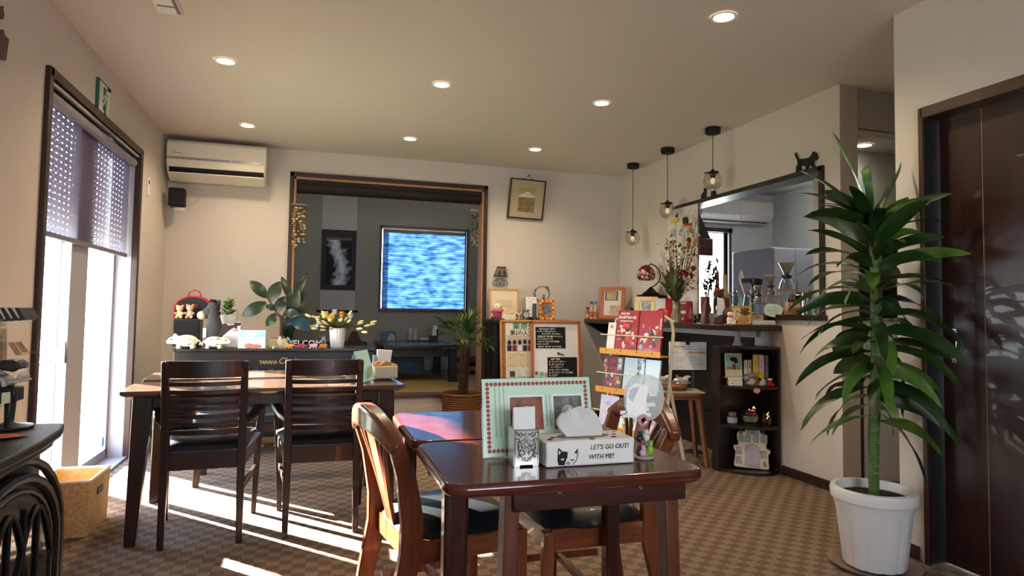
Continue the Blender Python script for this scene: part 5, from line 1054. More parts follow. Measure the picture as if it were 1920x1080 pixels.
# ---------------------------------------------------------------- on the piano
PZ = .7655
def pp(px, y): q = at(px, 640, 1, y); return q.x
KP = mpp((-.3, 5.25, .8))
def hgt(py0, py1, y, px=450): return at(px, py0, 1, y).z-at(px, py1, 1, y).z
x = pp(352, 5.40); bs = thing('box_speaker', 'black box speaker at the left end of the piano under the small plush bears', 'speaker', (x, 5.40, PZ)); w, h = .09, at(352, 598, 1, 5.32).z-PZ
m = MB(); m.box((-w, -.08, 0), (w, .075, h)); m.build('cabinet', BLKW, bs, bev=.004); MB().box((-w+.008, -.086, .01), (w-.008, -.08, h-.01)).build('grille', mat('grille_cloth', '#101012', 1), bs)
sz = PZ+h
bp_ = thing('round_backpack', 'black dome backpack with red piping standing on the box speaker', 'backpack', (x+.028, 5.43, sz+.001)); hh = at(352, 556, 1, 5.43).z-sz; wq = .125
P = [(-wq, 0)]+[(-wq*math.cos(a), .45*hh+hh*.55*math.sin(a)) for a in [PI*i/14 for i in range(15)]]+[(wq, 0)]
m = MB(); m.prism(P, -.03, .04, 'y'); m.build('body', mat('pack_black', '#1a1a20', .8), bp_, bev=.012)
m = MB()
for y in (-.03, .036): m.tube([(a, y, b) for a, b in P], .007, 0, 7)
m.tube([(-.045+.0, .015, hh), (-.035, .015, hh+.035), (0, .015, hh+.05), (.035, .015, hh+.035), (.045, .015, hh)], .005, 0, 7); m.build('piping', mat('pack_red', '#a01e2a', .7), bp_)
m = MB(); m.prism([(-.05, .10), (-.048, .13), (-.035, .125), (.02, .125), (.045, .132), (.04, .10)], -.034, -.03, 'y', T=T_((-.01, -.0, -.02))); m.build('red_ears', mat('pack_dark_red', '#8c1c24', .8), bp_)
def teddy(label, loc, s, col, col2, rz=0):
    t = thing('plush_bear', label, 'plush toy', loc, rz); c = mat('plush_'+col, col, 1, bump=(150, .6)); c2 = mat('plush_'+col2, col2, 1, bump=(150, .6))
    m = MB(); m.ball((0, 0, .045*s), (.036*s, .030*s, .045*s)); m.ball((0, -.008*s, .11*s), (.036*s, .032*s, .032*s))
    for q in (-1, 1): m.ball((q*.028*s, 0, .138*s), (.012*s, .008*s, .012*s)); m.ball((q*.036*s, -.018*s, .055*s), (.013*s, .024*s, .013*s)); m.ball((q*.022*s, -.034*s, .014*s), (.015*s, .026*s, .014*s))
    m.build('body', c, t); m = MB(); m.ball((0, -.038*s, .100*s), (.015*s, .012*s, .011*s)); m.build('muzzle', c2, t); m = MB(); m.ball((0, -.050*s, .103*s), .004*s, 0, 8, k=5)
    for q in (-1, 1): m.ball((q*.014*s, -.038*s, .118*s), .0035*s, 0, 8, k=5)
    m.build('eyes_and_nose', INK, t)
teddy('small cream plush bear at the left on the box speaker', (x-.055, 5.352, sz+.003), .68, '#d9bb8c', '#e8d6b4'); teddy('small pink and brown plush bear at the right on the box speaker', (x+.015, 5.352, sz+.003), .72, '#c99a82', '#ecd6b8')
dk_ = thing('plush_donkey', 'dark grey plush donkey with a cream muzzle sitting on the piano', 'plush toy', (pp(401, 5.26), 5.26, PZ)); DKY = mat('donkey_grey', '#3f3d3e', 1, bump=(120, .6)); yd = 5.26
def dq(px, py): q = at(px, py, 1, yd); return (q.x-dk_.location.x, 0, q.z-PZ)
m = MB(); m.tube([dq(402, 650), dq(402, 635), dq(402, 615), dq(402, 603), dq(400, 590), dq(399, 578), dq(403, 568)], [.05, .068, .062, .048, .042, .042, .03], 0, 14); a = dq(399, 578); b = dq(383, 588); m.tube([dq(404, 572), a, dq(390, 585), b], [.038, .042, .036, .03], 0, 12)
m.ball(dq(411, 569), (.012, .010, .03), T=None); m.ball(dq(395, 571), (.010, .008, .018))
for s in (-1, 1): q = dq(402, 648); m.tube([(q[0]+s*.04, -.02, .032), (q[0]+s*.042, -.062, .028)], [.028, .024], 0, 10)
m.build('body', DKY, dk_, smooth=70); m = MB(); q = dq(378.5, 591); m.ball(q, (.034, .034, .032)); m.build('muzzle', mat('plush_cream', '#d8c19a', 1, bump=(120, .5)), dk_); m = MB()
for px, py in ((397, 566), (403, 567), (408, 578), (409, 588), (409, 598)): q = dq(px, py); m.ball(q, (.018, .02, .022))
m.build('mane', mat('mane_black', '#161213', 1, bump=(150, .8)), dk_); m = MB(); q = dq(392, 581); m.ball((q[0], -.036, q[2]), .005); m.build('eye', INK, dk_)
q = dq(385.5, 625); MB().box((q[0]-.012, -.05, q[2]-.03), (q[0]+.01, -.048, q[2]+.04)).build('hang_tag', WHITE, dk_)
# cat cushion
ccx = pp(433, 5.163); cc = thing('cat_cushion', 'calico cat-shaped cushion with a dark back leaning behind the calendar', 'cushion', (ccx, 5.163, PZ)); yc = 5.163
def cq(px, py): q = at(px, py, 1, yc); return (q.x-ccx, q.z-PZ)
OUT = [(409, 651), (409, 632), (414, 618), (418, 607), (424, 604), (428, 609), (438, 608), (441, 603), (454, 604), (453, 612), (455, 620), (455, 652)]
m = MB(); m.prism([cq(*q) for q in OUT], -.024, .024, 'y'); m.build('body', mat('cush_white', '#d9d0cf', 1, bump=(90, .3)), cc, bev=.016, seg=4)
m = MB(); m.prism([cq(*q) for q in [(409, 634), (414, 618), (418, 608), (424, 605), (428, 610), (438, 609), (441, 604), (453, 605), (452, 610), (441, 613), (431, 619), (420, 628), (412, 640)]], -.026, -.02, 'y'); m.build('dark_patch', mat('cush_dark', '#3a2c2a', 1), cc)
m = MB(); q = cq(443, 614); m.ball((q[0], -.027, q[1]), (.009, .003, .007)); q = cq(453, 615); m.ball((q[0], -.025, q[1]), (.004, .003, .006)); m.build('eye', INK, cc); m = MB(); q = cq(442, 619); m.ball((q[0], -.0245, q[1]), (.02, .003, .010)); m.build('pink_cheek', mat('cheek', '#c98a86', 1), cc)
# white ceramic animals
def cow(label, px, w_px, flip, patches, seed):
    xx = pp(px, 5.10); t = thing('ceramic_animal', label, 'ornament', (xx, 5.095, PZ+.003), 0, None); s = w_px*KP/.3; C_ = mat('ceramic_white', '#f3ecd8', .25, coat=.4)
    m = MB(); m.ball((0, 0, .072*s), (.105*s, .06*s, .060*s), 0, 18, k=12)
    hx = flip*.115*s; m.tube([(flip*.06*s, 0, .075*s), (flip*.105*s, -.01*s, .085*s), (flip*.15*s, -.015*s, .07*s)], [.05*s, .042*s, .03*s], 0, 12); m.ball((flip*.155*s, -.016*s, .066*s), (.02*s, .026*s, .022*s))
    for q in (-1, 1):
        m.ball((flip*.10*s, q*.036*s, .128*s), (.012*s, .02*s, .012*s)); m.tube([(flip*.105*s, q*.014*s, .12*s), (flip*.108*s, q*.018*s, .142*s)], [.008*s, .004*s], 0, 6)
        for lx in (-.06, .055): m.tube([(lx*s, q*.03*s, .035*s), (lx*s*1.1, q*.034*s, 0)], [.022*s, .02*s], 0, 9)
    m.tube([(-flip*.10*s, 0, .08*s), (-flip*.125*s, 0, .06*s), (-flip*.12*s, -.01*s, .035*s)], [.008*s, .006*s, .01*s], 0, 7); m.build('body', C_, t, smooth=70)
    m = MB(); 
    for a, b, r1, r2 in patches: m.ball((a*s, -.052*s*math.sqrt(max(.05, 1-(a/.11)**2)), b*s), (r1*s, .012*s, r2*s))
    m.build('patches', mat('patch_tan' if flip < 0 else 'patch_grey', '#d9c68c' if flip < 0 else '#b5a490', .3), t)
    m = MB(); m.ball((flip*.125*s, -.045*s, .09*s), (.008*s, .005*s, .010*s)); m.tube([(.02*s, -.058*s, .04*s), (.035*s, -.06*s, .047*s), (.05*s, -.055*s, .042*s)], .003*s, 0, 5); m.build('painted_marks', INK, t)
cow('cream white ceramic animal facing left at the front corner of the piano', 350, 54, -1, [(.02, .095, .03, .018), (.055, .085, .03, .012), (-.03, .11, .02, .01)], 1)
cow('white ceramic animal with grey patches facing right on the piano', 402, 48, 1, [(.03, .11, .03, .016), (.075, .09, .016, .02), (-.03, .10, .016, .01)], 2)
# calendar
x0, x1 = pp(447, 5.10), pp(498, 5.10); hh = hgt(622, 656, 5.09); dc = thing('desk_calendar', 'desk calendar with a pale blue and pink rabbit picture on the piano', 'calendar', ((x0+x1)/2, 5.075, PZ+.004), 0, rot=(R_(-8), 0, R_(2))); w = (x1-x0)/2
MB().box((-w, 0, 0), (w, .02, hh)).build('block', WHITE, dc, bev=.001); m = MB(); m.box((-w+.012, -.001, hh*.62), (w-.004, 0, hh-.008)); m.build('blue_picture', mat('cal_blue', '#a9cfe6', .6, noise=(20, .1)), dc)
MB().box((-w+.012, -.001, hh*.22), (w-.004, 0, hh*.6)).build('date_grid', mat('cal_grid', '#e6d6de', .7, noise=(60, .12)), dc); m = MB(); m.ball((.0, -.001, hh*.78), (.03, .002, .016)); m.ball((-.028, -.001, hh*.78), (.005, .002, .014)); m.build('rabbit', mat('cal_rabbit', '#efe6e6', .7), dc)
m = MB(); m.ball((.02, -.001, hh*.12), (.05, .002, .014)); m.ball((-.02, -.0015, hh*.14), (.03, .002, .018)); m.build('pink_blobs', mat('cal_pink', '#c9786a', .7), dc)
# WELCOME sign with animals
wx = pp(513, 5.12); x1 = pp(615, 5.12); ws = thing('welcome_sign', 'grey WELCOME letter sign with small orange, red and pink animals on the piano', 'sign', (pp(575, 5.12), 5.12, PZ))
ww = x1-pp(536, 5.12); MB().box((-ww*.5, -.012, 0), (ww*.5, .012, .008)).build('base', mat('sign_grey', '#77757a', .6), ws)
text('WELCOME', .062, mat('letter_grey', '#a9a7a9', .5), ws, (-.01, 0, .036), ext=.006, bold=.001, sx=1.02, name='letters')
def critter(m, cx, s, mi, y=-.03, z=0):
    m.prism([(cx-.5*s, z+.28*s), (cx-.48*s, z), (cx-.36*s, z), (cx-.34*s, z+.2*s), (cx-.06*s, z+.2*s), (cx-.06*s, z), (cx+.06*s, z), (cx+.08*s, z+.2*s), (cx+.25*s, z+.2*s), (cx+.25*s, z), (cx+.38*s, z), (cx+.4*s, z+.3*s), (cx+.55*s, z+.38*s), (cx+.52*s, z+.55*s), (cx+.4*s, z+.66*s), (cx+.2*s, z+.62*s), (cx-.2*s, z+.66*s), (cx-.42*s, z+.58*s)], y-.005, y+.005, 'y', mi)
for px, c in ((542.5, '#d98a2a'), (565, '#a02a30'), (588, '#e0a0b0'), (606, '#b5761f')): m = MB(); critter(m, pp(px, 5.13)-ws.location.x, .056, 0); m.build('animal_figure', mat('critter_'+c, c, .5), ws)
m = MB(); m.prism([(-.012, 0), (.03, 0), (.02, .05), (.006, .08), (-.012, .086), (-.004, .05)], -.006, .006, 'y', T=T_((pp(541, 5.16)-ws.location.x, .0, 0))); m.prism([(-.025, 0), (.025, 0), (.02, .06), (.014, .1), (.004, .075), (-.006, .1), (-.01, .06)], -.006, .006, 'y', T=T_((pp(605, 5.16)-ws.location.x, .0, 0))); m.build('grey_figures', mat('fig_greyblue', '#7d848f', .5), ws)
m = MB(); m.lathe([(0, 0), (.006, 0), (.006, .014), (.003, .02), (0, .02)], 0, 10); tag(m.build('tiny_figurine', CREAM, loc=(pp(513, 5.08), 5.08, PZ)), 'tiny cream figurine in front of the square flowerpot', 'figurine')

# ---------------------------------------------------------------- on the black cabinet
BZ, BY = .986, 5.93; KB = mpp((1.9, BY, 1))
def bx(px, y=BY): return at(px, 590, 1, y).x
def bw(px0, px1, y=BY): return bx(px1, y)-bx(px0, y)
certx = (bx(918, 6.04)+bx(974, 6.04))/2
frame_('framed_certificate', 'light oak framed certificate leaning on the back wall above the notice board', 'picture frame', (certx, 6.06, BZ), R_(0), 7, bw(918, 974, 6.04), at(940, 541, 1, 6.1).z-BZ, .018, OAK, mat('cert_paper', '#e6d6b2', .7), [('faint_print', -.08, .12, .08, .19, mat('cert_print', '#d9c59c', .7, noise=(90, .1), stretch=(8, 1, 1)))])
db = thing('plush_doll', 'round-headed plush doll in a pink outfit in front of the framed certificate', 'plush toy', (bx(933, 5.94), 5.94, BZ+.002)); m = MB(); m.ball((0, 0, .115), (.045, .04, .038)); m.build('head', mat('doll_head', '#ecd9bf', .9), db); m = MB(); m.ball((0, .005, .05), (.045, .035, .05)); m.tube([(-.046, 0, .085), (-.02, -.035, .078), (.02, -.035, .078), (.046, 0, .085)], .013, 0, 8); m.ball((-.06, -.01, .07), (.012, .012, .012)); m.build('pink_outfit', mat('doll_pink', '#cf5a86', .9), db); m = MB()
for s in (-1, 1): m.ball((s*.020, -.037, .125), (.004, .003, .005), 0, 8, k=5)
m.build('eyes', INK, db)
m = MB(); m.box((-.055, -.03, 0), (.045, .03, .048)); m.prism([(-.055, 0), (-.075, .01), (-.06, .04), (-.055, .048)], -.03, .03, 'y'); tag(m.build('white_box', mat('box_cream', '#efe6d2', .7), loc=(bx(957, 5.82), 5.835, BZ), bev=.002), 'small white box in front of the pink plush doll', 'box')
cf = thing('cat_figurine', 'spotted cream cat figurine with raised tail beside the alarm clock', 'figurine', (bx(967, 5.91), 5.90, BZ+.001)); m = MB(); m.tube([(-.03, 0, .045), (.0, 0, .046), (.03, 0, .045)], [.016, .018, .016], 0, 10); m.ball((-.042, -.005, .068), (.016, .014, .014))
for s in (-1, 1): m.prism([(-.05, .078), (-.044, .092), (-.038, .08)], s*.008-.002, s*.008+.002, 'y')
for a in (-.028, .03):
    for s in (-1, 1): m.tube([(a, s*.009, .04), (a, s*.01, 0)], [.007, .006], 0, 7)
m.tube([(.042, 0, .05), (.055, 0, .075), (.056, 0, .105)], [.007, .006, .004], 0, 7); m.build('body', mat('cat_cream', '#d9c6a0', .4, noise=(70, .35), col2='#efe2c4'), cf); MB().ball((.0, -.017, .05), (.012, .004, .008)).build('spot', mat('cat_spot', '#8a6a48', .5), cf)
ak = thing('alarm_clock', 'small grey twin-bell alarm clock on the black cabinet', 'clock', (bx(985, 5.84), 5.83, BZ+.006)); m = MB(); m.lathe([(0, -.02), (.032, -.02), (.035, -.012), (.035, .018), (0, .02)], 0, 20, T=T_((0, 0, .042), rx=PI/2))
for s in (-1, 1): m.tube([(s*.02, 0, .014), (s*.028, -.004, 0)], .005, 0, 6); m.ball((s*.024, 0, .083), (.016, .012, .011)); m.tube([(s*.018, 0, .07), (s*.024, 0, .083)], .003, 0, 6)
m.tube([(-.012, 0, .08), (0, 0, .098), (.012, 0, .08)], .003, 0, 6); m.build('case', mat('clock_grey', '#6f6a68', .35, metal=.4), ak); MB().lathe([(0, .0005), (.026, 0), (.026, -.001), (0, -.001)], 0, 20, T=T_((0, -.021, .042), rx=PI/2)).build('dial', mat('dial', '#c9c9d2', .4), ak); m = MB(); m.bar((0, -.0225, .042), (-.012, -.0225, .05), .002); m.bar((0, -.0225, .042), (.01, -.0225, .056), .002); m.build('hands', INK, ak)
hh = at(995, 557, 1, 5.9).z-BZ; wc = bw(985, 1005); mm_ = thing('card_stand', 'white information card in a black stand beside the orange frame', 'card stand', (bx(995), 5.90, BZ+.003), 0, rot=(R_(-6), 0, 0)); MB().box((-wc/2, -.001, .015), (wc/2, .002, hh)).build('card', PAPER, mm_); m = MB(); m.box((-wc/2+.01, -.025, 0), (wc/2-.002, .02, .022)); m.build('stand', BLACK, mm_, bev=.003); MB().box((-wc/2+.01, -.003, hh*.52), (wc*.05, -.001, hh*.66)).build('white_label', WHITE, mm_); marks(MB(), -wc/2+.01, hh*.25, wc/2-.03, hh*.95, -.0012, 26, 3).build('small_print', mat('print_grey', '#a9a9b0', .8), mm_)
m = MB(); m.box((-.012, -.02, 0), (.012, .02, .0)) if 0 else m.box((-.01, -.02, 0), (.01, .02, hh*.72)); tag(m.build('grey_packet', mat('packet_grey', '#4c5156', .4), loc=(bx(1002, 5.84), 5.84, BZ), bev=.002, rot=(0, 0, R_(20))), 'slim dark grey packet standing before the white information card', 'packet')
wo2 = bw(1010, 1039); ho = at(1024, 562, 1, 5.88).z-BZ
of = frame_('checkered_frame', 'orange and yellow checkered photo frame with a black and white picture', 'picture frame', (bx(1024.5, 5.88), 5.88, BZ), R_(0), 4, wo2, ho, .034, mat('of_orange', '#d9781f', .5), mat('of_photo', '#a3a09c', .6, noise=(28, .5), col2='#3a3836'), [], dep=.02)
m = MB(); rr = random.Random(3); k = .0215; nxx = int(wo2/k); nzz = int(ho/k)
for i in range(nxx):
    for j in range(nzz):
        if (i in (0, nxx-1) or j in (0, nzz-1)): m.box((-wo2/2+.003+i*(wo2-.006)/nxx, -.0215, .003+j*(ho-.006)/nzz), (-wo2/2+.003+(i+.92)*(wo2-.006)/nxx, -.0195, .003+(j+.9)*(ho-.006)/nzz), (i*3+j*5) % 4)
m.build('mosaic', [mat('mo1', '#e08a2a', .5), mat('mo2', '#e9b45c', .5), mat('mo3', '#c4561a', .5), mat('mo4', '#f0cf8a', .5)], of)
wr = thing('leaf_wreath', 'small leafy wreath with a tiny brown figure behind the checkered frame', 'wreath', (bx(1016, 5.98), 5.98, BZ)); zc = at(1016, 551, 1, 5.98).z-BZ; r = 14*KB; m = MB(); m.tube([(r*math.cos(a), 0, zc+r*math.sin(a)) for a in [2*PI*i/24 for i in range(24)]], .003, 0, 6, closed=True); m.tube([(0, 0, zc-r), (0, .0, 0)], .004, 0, 6); m.lathe([(0, 0), (.04, 0), (.04, .01), (0, .01)], 0, 16); m.build('twig_ring', STEM, wr); m = MB(); rr = random.Random(6)
for i in range(46): a = rr.uniform(0, 2*PI) if i > 14 else rr.uniform(2.4, 4.0); m.leaf((r*math.cos(a), rr.uniform(-.01, .01), zc+r*math.sin(a)), (math.cos(a+1), rr.uniform(-.5, .5), math.sin(a+1)), rr.uniform(.02, .045), .016, .2, n=3)
m.build('leaves', mat('wreath_green', '#6b7a4e', .7, noise=(20, .4)), wr); m = MB(); m.ball((.012, -.012, zc-r+.03), (.014, .012, .018)); m.ball((.012, -.014, zc-r+.055), .011); m.build('brown_figure', mat('wreath_fig', '#8a4a34', .7), wr)
bk = 1.605; 
for i, (c, l) in enumerate((('#35405e', 'blue spined book lying lowest at the left end of the black cabinet'), ('#8a4a3c', 'red brown book lying on the blue book left of the notice board'))):
    m = MB(); m.box((-.033, -.045, 0), (.033, .045, .013)); m.box((-.031, -.043, .003), (.035, .043, .010)); tag(m.build('book', mat('book_'+c, c, .6), loc=(bk+.005*i+.025, 5.83, BZ+.0142*i), rz=R_(8*i)), l, 'book')
# ---------------------------------------------------------------- on the counter
CZ = 1.0005
def cp(px, X): q = at(px, 600, 0, X); return V((X, q.y, CZ))
def ck(px, X): return mpp(cp(px, X))
def ztop(py, px, X): return at(px, py, 0, X).z-CZ
FC = R_(-33)
for px, X, hpy, r, cols, lab in ((1101.5, 2.682, 576, .020, ('#a9783a', '#1c1612'), 'small amber bottle with a dark cap at the far end of the counter'), (1109, 2.708, 565, .021, ('#d9b9a0', '#3d5ca0'), 'milk-coloured bottle with a blue and white cap beside the amber bottle'), (1116.5, 2.735, 565, .021, ('#d9b9a0', '#4a6ab0'), 'milk-coloured bottle with a blue and white cap nearest the brown frame')):
    b = thing('bottle', lab, 'bottle', cp(px, X), 0, 'bottles at the far end of the counter'); h = ztop(hpy, px, X); s = h
    MB().lathe([(r*.9, 0), (r, .01), (r, s*.5), (r*.5, s*.72), (r*.5, s*.86), (0, s*.86)], 0, 16).build('body', mat('bot_'+cols[0], cols[0], .2, coat=.5), b)
    MB().lathe([(0, s*.84), (r*.6, s*.84), (r*.6, s), (0, s)], 0, 14).build('cap', mat('cap_'+cols[1], cols[1], .4), b)
    MB().lathe([(r*1.02, s*.1), (r*1.02, s*.42)], 0, 16).build('label_band', mat('lab_'+cols[0], '#c9694a' if 'milk' in lab else '#d8c28a', .6), b)
k = ck(1148, 2.84); c = cp(1147, 2.84)
frame_('wooden_photo_frame', 'reddish brown photo frame with a pressed flower picture at the corner of the counter', 'picture frame', c, R_(-38), 11, 47*k, ztop(537, 1150, 2.86), .038, RUST, mat('pf_paper', '#d9d3c4', .7), [('dark_square', -.075, .19, .055, .285, mat('pf_dark', '#4a4a44', .7)), ('pressed_disc', -.06, .197, .04, .278, mat('pf_disc', '#b9a872', .8, noise=(40, .4))), ('flower_print', -.02, .05, .08, .14, mat('pf_flower', '#cfc0a0', .8, noise=(45, .3), col2='#b58a7a'))])
dcf = thing('dark_cat_figurine', 'small dark cat figurine in the corner behind the brown frame', 'figurine', cp(1184, 2.92)); m = MB(); m.lathe([(.035, 0), (.04, .01), (.03, .05), (.016, .075), (0, .08)], 0, 14); m.ball((0, -.01, .092), (.02, .018, .018))
for s in (-1, 1): m.prism([(s*.018, .1), (s*.012, .122), (s*.004, .106)], -.014, -.004, 'y')
m.tube([(.03, .01, .01), (.055, .01, .02), (.05, .01, .05)], .006, 0, 6); m.build('body', mat('dark_ceramic', '#1c1a1a', .35), dcf)
c = cp(1222, 2.95); k = ck(1222, 2.95); bx_ = thing('black_speaker_box', 'black box under the stained glass lamp on the counter', 'box', c, R_(-12)); hb_ = ztop(553, 1220, 2.95); w = 25*k
m = MB(); m.box((-w, -.06, 0), (w, .07, hb_)); m.build('box', BLKM, bx_, bev=.004); MB().box((-w+.01, -.063, .01), (w-.01, -.06, hb_-.01)).build('front_cloth', mat('front_cloth', '#151416', 1), bx_)
la = thing('stained_glass_lamp', 'bronze desk lamp with a red mosaic glass shade on the black box', 'lamp', (c.x-.01, c.y, CZ+hb_+.001), R_(-25)); BRZ = mat('bronze', '#1c1310', .4, metal=.4)
hl = ztop(496, 1215, 2.95)-hb_; MB().lathe([(.075, 0), (.078, .012), (.05, .03), (.035, .045), (.02, .06), (.008, .072), (0, .074)], 0, 22).build('base', BRZ, la)
m = MB(); pts = [(0, 0, .065), (.035, 0, .085), (.07, 0, .12), (.085, 0, .17), (.075, 0, hl-.06), (.04, 0, hl-.02), (.0, 0, hl), (-.03, 0, hl-.02)]; m.tube(pts, .006, 0, 8); m.build('arm', BRZ, la)
def mosaic():
    mm = bpy.data.materials.new('mosaic_glass'); mm.use_nodes = True; nt = mm.node_tree; b = nt.nodes['Principled BSDF']; b.inputs['Roughness'].default_value = .2
    tc = nt.nodes.new('ShaderNodeTexCoord'); v = nt.nodes.new('ShaderNodeTexVoronoi'); v.inputs['Scale'].default_value = 60; nt.links.new(tc.outputs['Object'], v.inputs['Vector'])
    sx = nt.nodes.new('ShaderNodeSeparateColor'); nt.links.new(v.outputs['Color'], sx.inputs[0]); r = nt.nodes.new('ShaderNodeValToRGB'); r.color_ramp.elements[0].color = (.06, .008, .008, 1); r.color_ramp.elements[1].color = (.8, .62, .5, 1); e = r.color_ramp.elements.new(.75); e.color = (.16, .015, .012, 1)
    nt.links.new(sx.outputs[0], r.inputs[0]); nt.links.new(r.outputs[0], b.inputs['Base Color']); return mm
MB().shell([(.012, .0), (.05, -.018), (.078, -.055), (.085, -.09), (.08, -.125), (.065, -.14), (.075, -.12), (.08, -.09)], 0, 22, c=(-.045, 0, hl-.01)).build('shade', mosaic(), la)
c = cp(1211, 2.80); k = ck(1211, 2.80)
frame_('cream_photo_frame', 'cream wooden photo frame holding a picture of a figure, before the black box', 'picture frame', c, R_(-36), 12, 42*k, ztop(556, 1211, 2.82), .04, mat('frame_cream', '#dcc48e', .5), mat('cream_mount', '#efe4c6', .7), [('photo', -.045, .055, .04, .175, mat('cp_photo', '#6b6860', .6, noise=(35, .5), col2='#b9bcc0')), ('pale_figure', -.03, .057, .02, .10, mat('cp_fig', '#9fb0c2', .6))])
c = cp(1247, 2.78)+V((0, 0, .004)); k = ck(1247, 2.78); h = ztop(559, 1247, 2.78)
rb = thing('red_card_set', 'tall red folder with a grey card leaning beside the cream frame', 'folder', c, 0, rot=(R_(-8), 0, R_(-38))); MB().box((-16*k, 0, 0), (13*k, .018, h)).build('folder', RED, rb, bev=.002); m = MB(); m.box((-17*k, -.006, h*.45), (0*k, -.002, h-.006)); m.build('grey_card', mat('grey_card', '#c9c6c4', .6), rb)
c2 = cp(1241, 2.72); rc = thing('round_top_card', 'small red card with a rounded top and a blue picture beneath on the counter', 'card', c2, R_(-36)); w = 11*k; hh = 25*k
m = MB(); m.prism([(-w, hh*.45)]+[(-w*math.cos(a), hh*.62+hh*.38*math.sin(a)) for a in [PI*i/10 for i in range(11)]]+[(w, hh*.45)], 0, .006, 'y'); m.build('red_top', mat('red_bright', '#c9231f', .45), rc); m = MB(); m.box((-w*.8, .001, 0), (w*.8, .005, hh*.46)); m.build('picture', mat('rc_pic', '#b9bdd6', .5, noise=(50, .4), col2='#5a4a9a'), rc); m = MB(); marks(m, -w*.5, hh*.6, w*.4, hh*.85, -.0006, 9, 4, (.01, .03), .003); m.build('print', WT, rc)
c = cp(1285, 2.88); k = ck(1285, 2.88); h = ztop(565, 1285, 2.88); rbx = thing('red_gift_box', 'red box printed with a pale bottle shape behind the flower vase', 'box', c, R_(-30)); w = 13.5*k
MB().box((-w, -.02, 0), (w, .03, h)).build('box', mat('red_box', '#b0121c', .35, coat=.2), rbx, bev=.002); m = MB(); m.prism([(w*.45, h*.15), (w*.85, h*.15), (w*.88, h*.4), (w*.8, h*.55), (w*.75, h*.72), (w*.6, h*.72), (w*.53, h*.55), (w*.42, h*.4)], -.021, -.02, 'y'); m.build('bottle_print', mat('box_print', '#d98a86', .5), rbx); m = MB(); m.ball((-w*.3, -.0205, h*.48), (w*.4, .001, h*.08)); m.box((-w*.75, -.021, h*.88), (w*.1, -.02, h*.94)); m.ball((-w*.4, -.0205, h*.16), (w*.16, .001, h*.05)); m.build('white_print', WT, rbx)
c = cp(1303, 2.76); k = ck(1303, 2.76); tb_ = thing('bear_figurine', 'small black bear figurine between the red box and the wooden vase', 'figurine', c, R_(-30)); s = 17*k/.09
m = MB(); m.ball((0, 0, .029*s), (.024*s, .022*s, .028*s)); m.ball((0, 0, .064*s), (.018*s, .017*s, .016*s)); 
for q in (-1, 1): m.ball((q*.014*s, 0, .08*s), (.007*s, .005*s, .007*s)); m.tube([(q*.02*s, -.006*s, .044*s), (q*.022*s, -.014*s, .02*s)], .007*s, 0, 7)
m.build('body', BLACK, tb_, smooth=70)
def hexvase(label, px, X, py, wpx, c1, c2):
    c = cp(px, X); k = ck(px, X); h = ztop(py, px, X); w = wpx/2*k; t = thing('wooden_vase', label, 'vase', c, R_(-30)); m = MB(); vs = []
    prof = [(0, 1.0), (.35, .86), (.55, .95), (1.0, .92)]; nn = 6
    for z, q in prof:
        for j in range(nn): a = 2*PI*j/nn+.3+z*.5; vs.append((w*q*math.cos(a), w*q*math.sin(a), z*h))
    fs = []
    for i in range(len(prof)-1):
        for j in range(nn): a = (j+1) % nn; fs.append((nn*i+j, nn*i+a, nn*i+nn+a, nn*i+nn+j))
    fs += [tuple(range(nn-1, -1, -1)), tuple(nn*(len(prof)-1)+j for j in range(nn))]; m.add(vs, fs); m.build('vase_body', wood('vase_'+c1, c1, c2, .4, 'z'), t, smooth=0, bev=.002)
    MB().lathe([(0, h+.0005), (w*.55, h+.0006), (w*.55, h-.001), (0, h-.001)], 0, 12).build('mouth', BLKM, t); return t
hexvase('tall faceted dark wood vase on the counter beside the small black bear', 1322, 2.74, 556, 20, '#4e2622', '#6b3a33')
c = cp(1336, 2.80)+V((0, 0, .005)); mpc = thing('postcard_stand', 'small pale green postcard between the wooden vase and the dark block', 'card', c, 0, rot=(R_(-8), 0, R_(-30))); MB().box((-.028, 0, 0), (.028, .004, .075)).build('card', mat('postcard', '#b9c9c0', .6, noise=(40, .25)), mpc, bev=.001); MB().box((-.022, .004, 0), (.022, .03, .012)).build('foot', mat('foot_teal', '#3f6a66', .6), mpc)
c = cp(1351, 2.74); dbk = thing('card_block', 'dark wooden block holding a slanted white card on the counter', 'card holder', c, R_(-30)); k = ck(1351, 2.74); m = MB(); m.prism([(-11*k, 0), (11*k, 0), (11*k, 15*k), (4*k, 19*k), (-11*k, 13*k)], -.025, .025, 'y'); m.build('block', wood('block_wood', '#2c1512', '#421f1a', .4, 'x'), dbk, bev=.002); m = MB(); m.prism([(-6*k, 13*k), (-1*k, 13*k), (8*k, 32*k), (5*k, 48*k), (-6*k, 50*k)], -.006, .004, 'y'); m.build('white_card', mat('card_white2', '#d8d6d0', .5), dbk)
